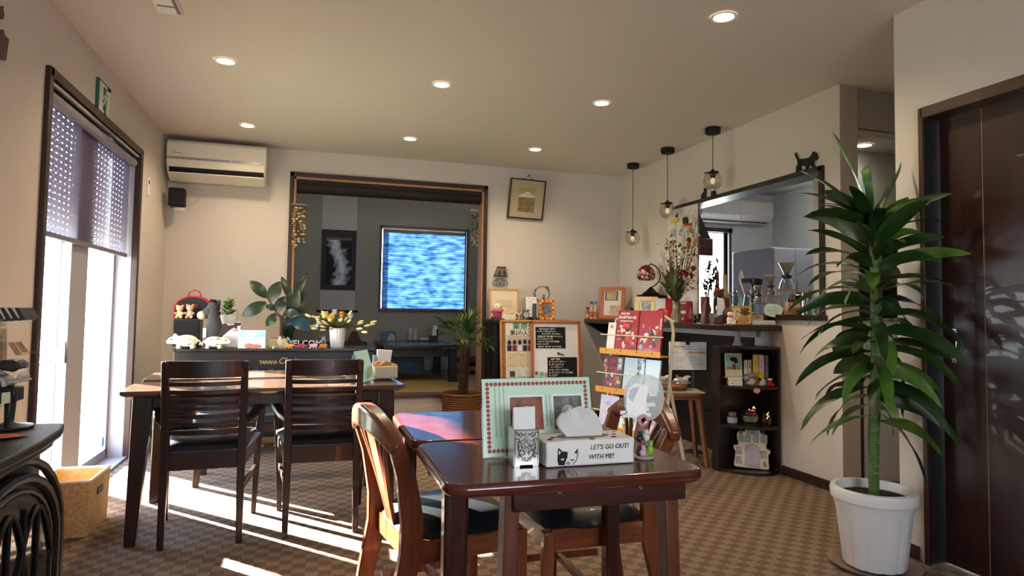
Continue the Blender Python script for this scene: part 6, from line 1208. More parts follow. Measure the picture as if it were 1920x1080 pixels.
# beckoning cat
c = cp(1370, 2.705); k = ck(1370, 2.705); mk = thing('beckoning_cat', 'white and red beckoning cat figurine on a small dish at the counter edge', 'figurine', c, R_(-35)); s = 25*k/.1; CW = mat('cat_white', '#efe9e2', .3, coat=.3)
MB().lathe([(0, 0), (.045*s, 0), (.052*s, .006), (.04*s, .004), (0, .004)], 0, 20).build('dish', WHITE, mk)
m = MB(); m.ball((0, 0, .034*s), (.030*s, .026*s, .034*s)); m.ball((0, -.003*s, .078*s), (.026*s, .022*s, .022*s)); m.tube([(.022*s, -.012*s, .05*s), (.03*s, -.016*s, .075*s), (.028*s, -.02*s, .095*s)], [.009*s, .008*s, .008*s], 0, 8)
for q in (-1, 1): m.ball((q*.016*s, -.02*s, .012*s), (.011*s, .014*s, .010*s))
m.build('body', CW, mk, smooth=70); m = MB()
for q in (-1, 1): m.prism([(q*.022*s, .092*s), (q*.017*s, .108*s), (q*.006*s, .097*s)], -.006*s, .004*s, 'y')
m.tube([(.022*s*math.cos(a), -.002+.020*s*math.sin(a), .061*s) for a in [2*PI*i/14 for i in range(14)]], .004*s, 0, 6, closed=True); m.ball((.0, -.004*s, .097*s), (.016*s, .014*s, .006*s)); m.build('red_trim', mat('cat_red', '#c2281f', .4), mk); m = MB()
for q in (-1, 1): m.ball((q*.009*s, -.023*s, .082*s), (.003*s, .002*s, .003*s), 0, 6, k=4)
m.build('eyes', INK, mk); MB().box((.018*s, -.045*s, .0045), (.036*s, -.04*s, .042*s)).build('name_tablet', mat('tablet', '#efe3c6', .6), mk)
# gold fortune plaque
c = cp(1390, 2.80); k = ck(1390, 2.80); h = ztop(574, 1390, 2.80); fpq = frame_('fortune_plaque', 'gold framed square plaque with black brush lettering beside the beckoning cat', 'plaque', c, R_(-33), 5, 36*k, h, .008, mat('plaque_gold', '#b8912e', .35, metal=.6), mat('plaque_paper', '#dcc47c', .7, noise=(30, .08)), [])
text('福', .055, INK, fpq, (.018, -.0135, h*.66), name='brush_lettering', bold=.001); text('六', .032, INK, fpq, (-.025, -.0135, h*.66), name='brush_lettering'); text('だんご', .014, INK, fpq, (-.02, -.0135, h*.45), name='brush_lettering')
m = MB(); m.ball((.02, -.0125, h*.28), (.03, .001, .026)); m.ball((-.01, -.0125, h*.24), (.018, .001, .016)); m.build('orange_motif', mat('plq_orange', '#c98a52', .6, noise=(60, .3)), fpq)
m = MB(); 
for x, z in ((-.045, .3), (-.04, .5), (.05, .62), (.045, .8), (-.03, .15)): m.ball((x, -.0125, h*z), (.006, .001, .008))
m.build('small_marks', INK, fpq)
# boxes and books at the counter end
c = cp(1437, 2.92); k = ck(1437, 2.92)
b1 = at(1405, 610, 0, 2.80); b2 = at(1466, 610, 0, 3.0)
t = thing('white_album', 'white album lying flat at the near end of the counter', 'album', (2.95, 3.81, CZ), R_(-12)); MB().box((-.075, -.075, 0), (.09, .09, .032)).build('cover', mat('album_white', '#d9dccb', .6), t, bev=.002); MB().box((-.073, -.0765, .005), (.088, -.075, .027)).build('page_edge', PAPER, t)
t = thing('beige_letter_box', 'flat beige box with red print lying on the white album', 'box', (2.925, 3.83, CZ+.0325), R_(-14)); MB().box((-.05, -.06, 0), (.05, .06, .036)).build('box', mat('box_beige', '#c9b496', .65), t, bev=.002); m = MB(); marks(m, -.04, .01, .025, .028, -.0602, 14, 6, (.008, .022), .004); m.build('red_print', mat('print_red2', '#a85a4c', .6), t)
t = thing('tan_envelope', 'tan envelope tilted on the beige box behind the gold plaque', 'envelope', (2.905, 3.85, CZ+.075), 0, rot=(0, R_(-14), R_(-14))); MB().box((-.03, -.03, .0), (.035, .03, .004)).build('paper', mat('env_tan', '#c08a58', .7), t)
t = thing('dark_wooden_block', 'small dark wooden block beside the beige box on the album', 'block', (3.01, 3.83, CZ+.0325), R_(-14)); MB().box((-.015, -.03, 0), (.02, .03, .034)).build('block', wood('blk_wood', '#2e1a14', '#46281e', .4, 'x'), t, bev=.003)
# wooden animal picks standing among the flowers
def pick(label, pts, stem_px, X, c, extra=None):
    q = [at(a, b, 0, X) for a, b in pts]; b0 = at(stem_px[0], stem_px[1], 0, X); VM = cp(1268, 2.74); ai = len([0 for o_ in bpy.data.objects if o_.name.startswith('animal_pick')]); b1 = V((2.74+.017*math.cos(ai*.9), VM.y+.017*math.sin(ai*.9), CZ+ztop(567, 1268, 2.74)-.015))
    t = thing('animal_pick', label, 'ornament', b1, 0, 'animal picks in the flower vase'); m = MB(); m.prism([(p.y-b1.y, p.z-b1.z) for p in q], X-b1.x-.006, X-b1.x+.006, 'x'); m.build('animal', mat('pick_'+c, c, .7), t)
    MB().tube([(0, 0, 0), ((X-b1.x)*.8, (b0.y-b1.y)*.8, (b0.z-b1.z)*.6), (X-b1.x, b0.y-b1.y, b0.z-b1.z)], .004, 0, 6).build('stick', mat('stick_wood', '#b59a6e', .7), t)
    for c2, p2 in (extra or []): q = [at(a, b, 0, X-.008) for a, b in p2]; MB().prism([(p.y-b1.y, p.z-b1.z) for p in q], X-b1.x-.012, X-b1.x-.004, 'x').build('base', mat('pick_'+c2, c2, .6), t)
PX = 2.90
pick('yellow oval bird pick, highest of the wooden animals in the vase', [(1257, 414), (1260, 411), (1270, 409), (1273, 411), (1272, 415), (1266, 418), (1259, 419)], (1267, 416, 1267, 520), PX, '#c9a43c', [('#20242a', [(1267, 408), (1267, 404), (1271, 399), (1270, 408)])])
pick('dark dog on a red and tan base among the wooden animals in the vase', [(1281, 416), (1281, 409), (1284, 407), (1289, 408), (1290, 414), (1289, 420), (1282, 420)], (1292, 422, 1287, 520), PX+.02, '#2a1c1a', [('#8a2420', [(1281, 423), (1283, 420), (1296, 418), (1295, 423)]), ('#c98a4a', [(1280, 427), (1281, 423), (1295, 423), (1294, 427)])])
pick('grey bird pick with a long neck, second from the left among the wooden animals', [(1256, 446), (1258, 434), (1262, 429), (1266, 431), (1267, 438), (1264, 444), (1261, 441), (1258, 444)], (1262, 440, 1267, 520), PX+.03, '#9aa0a6')
pick('grey elephant pick in the middle of the wooden animals', [(1276, 442), (1277, 436), (1281, 432), (1287, 432), (1290, 437), (1291, 443), (1286, 443), (1284, 440), (1280, 443)], (1284, 441, 1284, 520), PX+.04, '#a3a8ac')
pick('dark grey donkey pick on a tan base, lowest of the wooden animals', [(1256, 453), (1259, 452), (1264, 450), (1268, 452), (1266, 458), (1259, 459)], (1263, 458, 1266, 520), PX-.02, '#4e5558', [('#c9965a', [(1253, 459), (1254, 456), (1264, 457), (1263, 462), (1254, 463)])])
pick('tan rabbit pick beside the wall at the edge of the hatch', [(1294, 463), (1294, 445), (1297, 437), (1301, 444), (1304, 455), (1301, 465)], (1298, 463, 1296, 520), PX+.06, '#c9b388')
pick('red dressed doll pick with a dark head in front of the tan rabbit', [(1288, 461), (1289, 452), (1293, 452), (1294, 461), (1291, 468), (1287, 466)], (1291, 464, 1288, 520), PX, '#8a3a20', [('#2b1d1a', [(1289, 452), (1289, 447), (1292, 445), (1295, 447), (1294, 452)])])
# white board with a sprig decal, standing on the counter against the hatch edge
ye, yl = at(1309, 480, 0, 3.02).y, at(1253, 480, 0, 3.02).y; zt_ = at(1309, 381, 0, 3.02).z
wbd = thing('white_board', 'tall white board with an olive sprig decal standing against the hatch edge', 'board', (3.022, (ye+yl)/2, CZ)); MB().box((-.004, ye-(ye+yl)/2, 0), (.006, yl-(ye+yl)/2, zt_-CZ)).build('board', mat('board_cream', '#dcd8d0', .7), wbd); MB().box((-.006, ye-(ye+yl)/2-.004, 0), (.007, ye-(ye+yl)/2, zt_-CZ)).build('edge_strip', mat('edge_wood', '#8a6248', .5), wbd)
m = MB(); rr = random.Random(12); q0 = V(wbd.location)
for i in range(95):
    px, py = rr.uniform(1274, 1308), rr.uniform(396, 480)
    if px < 1290 and py > 440 and rr.random() < .6: continue
    p = at(px, py, 0, 3.017); a = rr.uniform(.6, 2.4); L_ = .014; m.prism([(p.y-q0.y-.004*math.sin(a), p.z-q0.z), (p.y-q0.y+L_*math.cos(a)*.5, p.z-q0.z+L_*.5*math.sin(a)+.003), (p.y-q0.y+L_*math.cos(a), p.z-q0.z+L_*math.sin(a)), (p.y-q0.y+L_*math.cos(a)*.5, p.z-q0.z+L_*.5*math.sin(a)-.003)], -.0052, -.0045, 'x')
for a, b in (((1298, 480), (1296, 440)), ((1296, 440), (1286, 405)), ((1296, 440), (1299, 400)), ((1297, 450), (1306, 415))):
    p1, p2 = at(*a, 0, 3.017), at(*b, 0, 3.017); m.tube([(-.005, p1.y-q0.y, p1.z-q0.z), (-.005, p2.y-q0.y, p2.z-q0.z)], .0018, 0, 5)
m.build('sprig_decal', mat('decal_green', '#5b5e48', .9), wbd)

# ---------------------------------------------------------------- on the hatch sill
SZ = KZ0+.0065
def sp2(px, X): q = at(px, 590, 0, X); return V((X, q.y, SZ))
def sk(px, X): return mpp(sp2(px, X))
def zt(py, px, X): return at(px, py, 0, X).z-SZ
CG = glass('jar_glass', '#f4f8f8', .03, .38, .9); WD = wood('stand_wood', '#8a5a38', '#a8744c', .4, 'x')
c = sp2(1348, 3.07); h = zt(555, 1348, 3.07); pj = thing('pink_glass_jar', 'pink glass jar holding red blossoms on the hatch sill', 'jar', c); m = MB(); m.shell([(0, .003), (.04, 0), (.045, .02), (.045, h*.8), (.03, h), (.028, h), (.043, h*.8), (.043, .02), (0, .006)], 0, 20); m.build('jar', glass('pink_glass', '#e08a9a', .05, .35, .8), pj)
m = MB(); rr = random.Random(4)
def bloom(m, c, r, mi, seed=0):
    q = random.Random(seed); m.ball(c, (r*.5, r*.5, r*.45), mi, 8, k=5)
    for ring, el in ((5, .95), (7, .45)):
        for i in range(ring): a = 2*PI*i/ring+q.random(); m.leaf(c, (math.cos(a)*math.cos(el), math.sin(a)*math.cos(el), math.sin(el)), r*1.05, r*.95, .15, mi, n=3, fold=.35, shape=lambda t: max(.15, math.sin(PI*(.15+.8*t))))
for i in range(5): bloom(m, (rr.uniform(-.04, .05), rr.uniform(-.03, .03), h+rr.uniform(.0, .05)), .028, 0, i)
for i in range(14): m.leaf((rr.uniform(-.03, .03), 0, h-.02), (rr.uniform(-1, 1), rr.uniform(-1, 1), rr.uniform(.3, 1)), .07, .028, .3, 1, n=4)
m.build('blossoms', [mat('blossom_red', '#b3302a', .6), mat('blossom_leaf', '#6f7a3a', .6)], pj)
for px, X, a, col, lab in ((1345, 3.24, 511, '#c98a86', 'pink long-necked bottle behind the red blossoms on the sill'), (1359, 3.22, 515, '#d9b58a', 'peach long-necked bottle nearer the glass jar on the sill')):
    c = sp2(px, X); h = zt(a, px, X); t = thing('tall_bottle', lab, 'bottle', c); MB().lathe([(.03, 0), (.034, .01), (.034, h*.5), (.016, h*.66), (.014, h*.97), (.016, h), (0, h)], 0, 18).build('body', mat('tb_'+col, col, .25, coat=.3), t); MB().lathe([(.0355, h*.15), (.0355, h*.4)], 0, 18).build('label_band', mat('tb_lab'+col, '#8f3a34', .6), t)
c = sp2(1379, 3.10); k = sk(1379, 3.10); h = zt(541, 1379, 3.10); gj = thing('glass_cookie_jar', 'clear glass storage jar with a glass lid behind the gold plaque', 'jar', c); r = 11.5*k; MB().shell([(0, .004), (r*.9, .0), (r, .01), (r, h*.6), (r*.8, h*.72), (r*.78, h*.72), (r*.96, h*.6), (r*.96, .012), (0, .008)], 0, 24).build('jar', CG, gj); MB().shell([(r*.85, h*.72), (r*.85, h*.78), (r*.4, h*.86), (r*.2, h*.9), (r*.3, h), (0, h)], 0, 24).build('lid', CG, gj)
MB().lathe([(0, .01), (r*.85, .012), (r*.85, .04), (0, .045)], 0, 18).build('contents', mat('jar_stuff', '#7a624c', .8, noise=(60, .4)), gj)
c = sp2(1407, 3.20); k = sk(1407, 3.20); h = zt(523, 1407, 3.20); cs2 = thing('coffee_server', 'glass coffee server topped with a black dripper and wooden handle', 'coffee server', c, R_(-30)); r = 14*k
MB().shell([(0, .004), (r, 0), (r*1.05, .02), (r*.75, h*.5), (r*.55, h*.62), (r*.53, h*.62), (r*.72, h*.5), (r, .02), (0, .007)], 0, 22).build('flask', CG, cs2)
m = MB(); m.lathe([(r*.25, h*.6), (r*.4, h*.68), (r*.85, h*.93), (r*.85, h), (0, h)], 0, 18, c=(r*.75, 0, 0)); m.bar((-r*1.2, 0, h*.94), (r*1.1, 0, h*.96), .02, .035); m.build('dripper', BLACK, cs2, bev=.003); MB().bar((-r*1.15, 0, h*.93), (-r*.6, 0, h*.55), .016, .02).build('handle', WD, cs2)
c = sp2(1411, 3.055); k = sk(1411, 3.055); h = zt(543, 1411, 3.055); gf = thing('glass_carafe', 'slim clear glass carafe with a black collar in front of the coffee server', 'carafe', c); r = 5.5*k; MB().shell([(0, .003), (r, 0), (r*.9, h*.3), (r*.6, h*.55), (r*.5, h*.8), (r*.7, h), (r*.66, h), (r*.45, h*.8), (r*.55, h*.55), (r*.85, h*.3), (0, .006)], 0, 18).build('flask', CG, gf); MB().lathe([(r*.62, h*.62), (r*.68, h*.66), (r*.68, h*.82), (r*.6, h*.84)], 0, 16).build('collar', BLACK, gf)
# stepped stand with glass cones
c = sp2(1458, 3.225); k = sk(1458, 3.225); ss = thing('stepped_stand', 'stepped wooden stand carrying glass drippers on the hatch sill', 'stand', c, R_(-50))
steps = [(-34, 22), (-12, 36), (16, 48)]; m = MB()
for x, z in steps: m.box(((x-15)*k, -.04, (z-3)*k), ((x+17)*k, .04, z*k))
m.build('tiers', WD, ss, bev=.002); m = MB()
for x, z in steps:
    for e in (-14, 15): m.box(((x+e)*k-.003, -.035, 0), ((x+e)*k+.003, -.029, (z+12)*k)); m.box(((x+e)*k-.003, .029, 0), ((x+e)*k+.003, .035, z*k))
m.build('rods', SILV, ss)
sr = M.Translation(c) @ M.Rotation(R_(-50), 4, 'Z')
def dripper(label, x, z, s, filt=True):
    t = thing('glass_dripper', label, 'coffee dripper', sr @ V((x*k, 0, z*k+.0005)), R_(-50), 'glass drippers on the stepped stand')
    MB().shell([(0, .003), (11*k*s, 0), (9*k*s, 10*k*s), (5*k*s, 18*k*s), (5.2*k*s, 18*k*s), (9.4*k*s, 10*k*s), (11.4*k*s, .001)], 0, 18).build('server', CG, t)
    MB().lathe([(5*k*s, 17*k*s), (8*k*s, 18*k*s), (8*k*s, 22*k*s), (5*k*s, 23*k*s)], 0, 18).build('collar', BLACK, t)
    MB().shell([(3*k*s, 22*k*s), (12*k*s, 42*k*s), (12.4*k*s, 42*k*s), (3.4*k*s, 22*k*s)], 0, 20).build('cone', CG, t)
    if filt: MB().shell([(2.5*k*s, 23*k*s), (13*k*s, 45*k*s)], 0, 20).build('paper_filter', cloth_light('filter_paper', '#c9b597', .4), t)
dripper('largest glass dripper with a paper filter on the top step of the stand', 16, 48, 1.15); dripper('middle-sized glass dripper on the second step of the stand', -12, 36, .85); dripper('smallest glass dripper on the lowest step of the stand', -34, 22, .72)
c = sp2(1491, 3.09); k = sk(1491, 3.09); cm = thing('coffee_mill', 'wooden hand-crank coffee mill with a drawer on the hatch sill', 'coffee mill', c, R_(-25)); w = 15*k; h = 24*k
m = MB(); m.box((-w, -w*.9, 0), (w, w*.9, h)); m.box((-w*1.12, -w, 0), (w*1.12, w, .008)); m.box((-w*1.05, -w*.95, h-.006), (w*1.05, w*.95, h)); m.build('box', WD, cm, bev=.002); m = MB(); m.box((-w*.8, -w*.9-.004, h*.12), (w*.8, -w*.9, h*.5)); d = m.build('drawer', WD, cm, bev=.002); MB().ball((0, -w*.9-.008, h*.3), .006).build('knob', BLACK, d); m = MB(); m.box((-w*.75, -w*.9-.002, h*.56), (w*.3, -w*.9, h*.88)); m.build('white_label', mat('mill_label', '#d9d2c2', .5), cm)
m = MB(); m.lathe([(w*.9, h), (w*.95, h+.01), (w*.7, h+.045), (w*.2, h+.055), (0, h+.055)], 0, 20); m.build('hopper', mat('hopper_bronze', '#2c1c17', .3, metal=.5), cm); m = MB(); m.tube([(0, 0, h+.05), (0, 0, h+.062), (w*1.6, 0, h+.058)], .005, 0, 7); m.build('crank', SILV, cm); MB().ball((w*1.6, 0, h+.07), (.014, .014, .016)).build('crank_knob', WD, cm)
c = sp2(1507, 3.05); h = zt(550, 1507, 3.05); t = thing('steel_canister', 'slim steel canister in front of the coffee mill', 'canister', c); k = sk(1507, 3.05); r = 4*k; MB().lathe([(r, 0), (r, h), (0, h)], 0, 18).build('body', SILV, t); MB().lathe([(r*1.06, h*.9), (r*1.06, h+.003), (0, h+.003)], 0, 18).build('lid', mat('lid_steel', '#8f8f92', .3, metal=.9), t)
for px, X, a, lab in ((1518, 3.20, 553, 'small glass bottle with a stopper nearer the coffee mill'), (1530, 3.10, 560, 'small dark-capped glass bottle at the near end of the sill')):
    c = sp2(px, X); h = zt(a, px, X); t = thing('small_bottle', lab, 'bottle', c); MB().shell([(0, .003), (.018, 0), (.019, h*.6), (.009, h*.75), (.009, h*.85), (.008, h*.85), (.017, h*.6), (0, .006)], 0, 16).build('body', CG, t); MB().lathe([(0, h*.82), (.011, h*.82), (.012, h), (0, h)], 0, 12).build('cap', BLACK if 'dark' in lab else WD, t)
p = at(1450, 582, 0, 3.028); k = mpp(p); ts = thing('hanging_tag', 'mint oval tag with handwriting hanging over the edge of the hatch sill', 'tag', p, 0, rot=(0, R_(9), R_(-58)))
P = [(16.5*k*math.copysign(abs(math.cos(a))**.65, math.cos(a)), 11.5*k*math.copysign(abs(math.sin(a))**.75, math.sin(a))) for a in [2*PI*i/30 for i in range(30)]]
MB().prism(P, -.002, .002, 'y').build('tag_plate', mat('tag_mint', '#b9d6c4', .6), ts); MB().tube([(a*1.0, -.0025, b) for a, b in P], .0016, 0, 5, closed=True).build('rim', mat('tag_rim', '#e6efe4', .6), ts); m = MB(); 
for i, w in enumerate((.6, .9, .8, .95, .7)): marks(m, -13*k*w, (7-i*3.4)*k, 10*k*w, (7-i*3.4)*k+.001, -.0022, 7, i, (.006, .014), .0028)
m.build('handwriting', mat('hand_grey', '#5e7a70', .7), ts)
t = thing('pebble_figurine', 'pair of round tan pebbles above the mint tag on the sill', 'ornament', sp2(1460, 3.075), R_(-50)); m = MB(); m.ball((-.02, 0, .02), (.024, .018, .02)); m.ball((.026, 0, .024), (.028, .02, .024)); m.build('pebbles', mat('pebble', '#c9ab86', .6), t)

# ---------------------------------------------------------------- in the corner shelf
def cz(px, y, z): q = at(px, 720, 1, y); return V((q.x, y, z+.0008))
Z1, Z2, Z3 = .585, .318, .018
k = mpp((2.85, 3.93, .6))
t = thing('desk_easel', 'small wooden easel holding a cat picture calendar on the upper corner shelf', 'calendar', cz(1377.5, 3.85, Z1+.003), 0, rot=(R_(-9), 0, R_(-20))); h = 57*k; MB().box((-16*k, 0, 14*k), (15*k, .004, h)).build('picture_card', mat('easel_card', '#e8e2c6', .6), t)
MB().box((-14.5*k, -.001, 27*k), (13.5*k, 0, h-2*k)).build('blue_picture', mat('easel_blue', '#9cc3c9', .6, noise=(15, .1)), t); m = MB(); m.ball((0, -.001, h-11*k), (7*k, .001, 4*k)); m.ball((4*k, -.0012, h-15*k), (4*k, .001, 3.5*k)); m.build('black_cat', INK, t); m = MB(); m.box((-3*k, -.0016, 27*k), (4*k, -.001, 37*k)); m.build('red_figure', mat('ef_red', '#8f3f3f', .6), t); m = MB(); m.box((-13*k, -.0016, 27*k), (-4*k, -.001, 33*k)); m.box((5*k, -.0016, 27*k), (11*k, -.001, 35*k)); m.build('green_figures', mat('ef_green', '#7da05a', .6), t)
m = MB(); m.box((-19*k, -.02, 11*k), (17*k, .002, 14*k)); m.bar((-15*k, -.012, 0), (-12*k, -.01, 12*k), .008); m.bar((13*k, -.012, 0), (11*k, -.01, 12*k), .008); m.bar((0, .035, .008), (0, .006, h*.7), .008); m.build('easel', OAK, t)
t = thing('date_card', 'small white date card leaning against the wooden easel', 'card', cz(1379, 3.80, Z1+.001), 0, rot=(R_(-6), 0, R_(-20))); MB().box((-12.5*k, 0, 0), (12.5*k, .003, 15*k)).build('card', PAPER, t); m = MB(); marks(m, -10*k, 8*k, 6*k, 10*k, -.0003, 8, 2, (.006, .014), .0024); marks(m, -10*k, 2*k, 6*k, 4*k, -.0003, 6, 3, (.006, .014), .0024); m.build('print', mat('date_red', '#b86a62', .7), t)
for i, (px, w, hh, c, c2, l) in enumerate(((1398, 6, 46, '#5f9ed0', '#e6e6e0', 'thin blue and white book at the left end of the row of books'), (1405.5, 7, 46, '#b5ab8c', '#c9c0a0', 'beige book second in the row of books'), (1417, 10, 56, '#d9b54e', '#e6c868', 'tall yellow book in the middle of the row of books'), (1428, 8.5, 56, '#e0b23c', '#d9c9d6', 'tall book with pink and yellow spine in the row of books'), (1437.5, 6, 55, '#3f7fa0', '#6b5e58', 'tall teal and brown book at the right end of the row of books'))):
    t = thing('book', l, 'book', cz(px, 3.828-(px-1400)*.0023, Z1), R_(-34), 'books on the upper corner shelf'); w *= k; hh *= k
    m = MB(); m.box((-w/2, 0, 0), (w/2, .09, hh)); m.build('cover', mat('bk_'+c, c, .5), t, bev=.001); MB().box((-w/2+.002, .004, .003), (w/2-.002, .0445, hh+.0004)).build('pages', PAPER, t); MB().box((-w*.46, -.0012, hh*.45), (w*.46, 0, hh*.97)).build('spine_band', mat('bk2_'+c2, c2, .5), t); m = MB(); marks(m, -w*.12, hh*.2, w*.05, hh*.8, -.0014, 7, i, (.006, .010), .003, True); m.build('spine_title', INK, t)
def plushcat(label, px, y, s, patch):
    t = thing('plush_cat', label, 'plush toy', cz(px, y, Z1), R_(-10)); m = MB(); m.ball((0, 0, .036*s), (.044*s, .034*s, .036*s)); m.ball((0, -.006*s, .058*s), (.034*s, .028*s, .022*s))
    for q in (-1, 1): m.prism([(q*.03*s, .068*s), (q*.024*s, .09*s), (q*.010*s, .076*s)], -.012*s, .0, 'y')
    m.build('body', mat('plush_white', '#e6e2e2', 1), t, smooth=70); m = MB()
    for a in patch: m.ball(a[0:3], a[3:6])
    m.build('patches', mat('plush_patch'+str(px), '#8f8680' if px < 1415 else '#26242a', 1), t); m = MB(); m.ball((-.010*s, -.036*s, .056*s), (.003*s, .002*s, .004*s), 0, 7, k=4); m.ball((.012*s, -.036*s, .056*s), (.003*s, .002*s, .004*s), 0, 7, k=4); m.build('eyes', INK, t)
plushcat('grey and white round plush cat before the books on the corner shelf', 1408, 3.765, .72, [(.01, -.005, .068, .036, .028, .02), (-.03, .0, .05, .016, .026, .02)]); plushcat('white plush cat with black patches between the grey plush cat and the red boot', 1428, 3.73, .64, [(-.022, -.012, .05, .014, .016, .01), (.018, -.026, .056, .012, .008, .006), (-.03, -.016, .03, .006, .008, .007)])
t = thing('red_boot', 'small red boot ornament at the end of the upper corner shelf', 'ornament', cz(1443, 3.705, Z1+.004), R_(-10)); m = MB(); m.tube([(0, 0, .045), (0, 0, .012)], [.014, .015], 0, 10); m.tube([(-.012, 0, .010), (.012, 0, .011), (.032, -.004, .009)], [.012, .013, .009], 0, 10); m.build('boot', mat('boot_red', '#c9161c', .4), t); MB().lathe([(.0, .042), (.017, .042), (.018, .052), (0, .054)], 0, 12).build('cuff', WHITE, t)
q = at(1419, 722, 1, 3.675); t = thing('pink_hang_tag', 'pink speech-bubble tag hanging over the upper corner shelf edge', 'tag', (q.x, 3.675, q.z-.035)); MB().prism([(-.026, .0), (-.02, -.014), (.0, -.018), (.006, -.026), (.012, -.017), (.026, -.012), (.028, .004), (.018, .012), (-.018, .012)], 0, .002, 'y').build('tag', mat('tag_pink', '#e0b8b4', .6), t); MB().tube([(0, .0015, .012), (.0, .002, .045), (-.002, .03, .048)], .0012, 0, 5).build('string', mat('string_pink', '#d98a94', .7), t)
t = thing('small_jar', 'small glass jar with a pale label on the middle corner shelf', 'jar', cz(1373, 3.84, Z2)); MB().lathe([(.030, 0), (.033, .008), (.033, .055), (.026, .066), (0, .066)], 0, 18).build('body', mat('jar_dark', '#4a4238', .1, coat=.6), t); MB().lathe([(0, .066), (.027, .066), (.027, .082), (0, .082)], 0, 16).build('lid', mat('jar_lid', '#8a8478', .35, metal=.5), t); MB().lathe([(.0336, .015), (.0336, .05)], 0, 18).build('label_band', mat('jar_lab', '#9fb2c2', .6), t)
t = thing('glass_dome', 'glass dome over a pink and cream flower arrangement on the middle corner shelf', 'glass dome', cz(1406, 3.815, Z2)); r = 18*k; m = MB(); m.lathe([(0, 0), (r, 0), (r*1.02, .006), (r*.9, .010), (0, .010)], 0, 24); m.build('base', BLKW, t); MB().shell([(r*.92, .010)]+[(r*.95*math.cos(a), r*.7+r*.95*math.sin(a)) for a in [PI/2*i/9 for i in range(9)]]+[(.001, r*1.65)], 0, 26).build('dome', glass('dome_glass', '#eef2f4', .02, .3, .9), t, smooth=80)
m = MB(); rr = random.Random(2)
for i in range(9): a = 2*PI*i/9; bloom(m, (r*.45*math.cos(a), r*.45*math.sin(a), .03), .028, 0, i)
for i in range(5): a = 2*PI*i/5; bloom(m, (r*.25*math.cos(a), r*.25*math.sin(a)-.01, .075), .03, 1, i)
m.build('flowers', [mat('fl_cream', '#d9cdae', .7), mat('fl_pink', '#c23a4e', .6)], t); m = MB(); rr = random.Random(5)
for i in range(7): m.ball((rr.uniform(-.03, .02), -.03, rr.uniform(.09, .125)), .003, 0, 6, k=4)
m.build('fairy_lights', mat('fairy', '#ffd27a', .5, emit=6), t)
t = thing('red_flower_dome', 'small dome with a red flower and tiny lights on the middle corner shelf', 'glass dome', cz(1437, 3.745, Z2)); MB().lathe([(0, 0), (.03, 0), (.03, .008), (0, .008)], 0, 18).build('base', BLKW, t); MB().shell([(.03, .008), (.034, .03), (.03, .075), (.014, .095), (.001, .1)], 0, 20).build('dome', glass('dome_glass', '#eef2f4'), t, smooth=80); m = MB(); bloom(m, (0, 0, .025), .028, 0, 3); bloom(m, (-.008, -.006, .03), .02, 0, 4); m.build('flower', mat('fl_red', '#c01824', .6), t); m = MB()
for i in range(6): m.ball((.006*((i % 3)-1), -.012, .05+i*.008), .0028, 0, 6, k=4)
m.build('fairy_lights', mat('fairy', '#ffd27a', .5, emit=6), t)
# cream castle-shaped multi photo frame
t = thing('house_photo_frame', 'cream house-shaped multi photo frame with silver spires on the bottom corner shelf', 'picture frame', cz(1410, 3.79, Z3+.002), 0, rot=(R_(-9), 0, R_(-28))); kk = mpp((2.78, 3.79, .1)); 
def hp_(pts): return [((a-1411)*kk, (884-b)*kk) for a, b in pts]
m = MB(); m.prism(hp_([(1378, 878), (1380, 866), (1382, 853), (1379, 848), (1378, 841), (1387, 840), (1387, 834), (1385, 830), (1385, 819), (1388, 815), (1400, 815), (1401, 808), (1427, 808), (1428, 817), (1440, 820), (1440, 834), (1438, 838), (1438, 845), (1445, 848), (1444, 855), (1441, 856), (1441, 868), (1442, 880), (1440, 884), (1382, 881)]), 0, .02, 'y'); m.build('house_frame', mat('house_cream', '#e9d9b8', .5), t, bev=.004)
GR = mat('photo_grey', '#a9a6a4', .5, noise=(60, .25)); SG = mat('soft_green', '#9aa896', .5, noise=(60, .3)); RM = mat('rim_silver', '#b9b4a6', .35, metal=.5)
def opening(pts, mm_):
    q = hp_(pts); MB().prism(q, -.002, 0, 'y').build('photo', mm_, t); MB().tube([(a, -.002, b) for a, b in q], .0022, 0, 5, closed=True).build('photo_rim', RM, t)
arch_ = [(1397, 877), (1399, 848)]+[(1411.5-12.5*math.cos(a), 848-10*math.sin(a)) for a in [PI*i/8 for i in range(1, 8)]]+[(1424, 849), (1424, 881)]
opening(arch_, mat('photo_lilac', '#c2b4bb', .5, noise=(20, .15)))
for x0, x1, y0, y1 in ((1383, 1393, 844, 857), (1382, 1392, 861, 874), (1427, 1437, 849, 863)): opening([(x0, y1), (x0, y0), (x1, y0), (x1, y1)], GR)
for x0 in (1387.5, 1399.5, 1414, 1428): opening([(x0, 834), (x0, 824), (x0+3, 821.5), (x0+7, 821.5), (x0+10, 824), (x0+10, 835)], SG)
opening([(1403, 820), (1403, 810), (1418, 810), (1423, 814), (1424, 822)], SG)
m = MB()
for x in (1392, 1433): X0, Z0 = hp_([(x, 819)])[0]; m.lathe([(.016, 0), (.014, .012), (.010, .022), (.006, .034), (.003, .042), (0, .05)], 0, 10, c=(X0, .01, Z0-.004))
X0, Z0 = hp_([(1433, 873)])[0]; m.ball((X0, -.003, Z0), (.008, .003, .008), 0, 8); m.ball((X0, -.003, Z0+.012), (.006, .003, .006), 0, 8); m.ball((X0+.004, -.003, Z0-.012), (.010, .003, .006), 0, 8); m.build('spires', mat('spire_silver', '#8f8b84', .35, metal=.7), t)
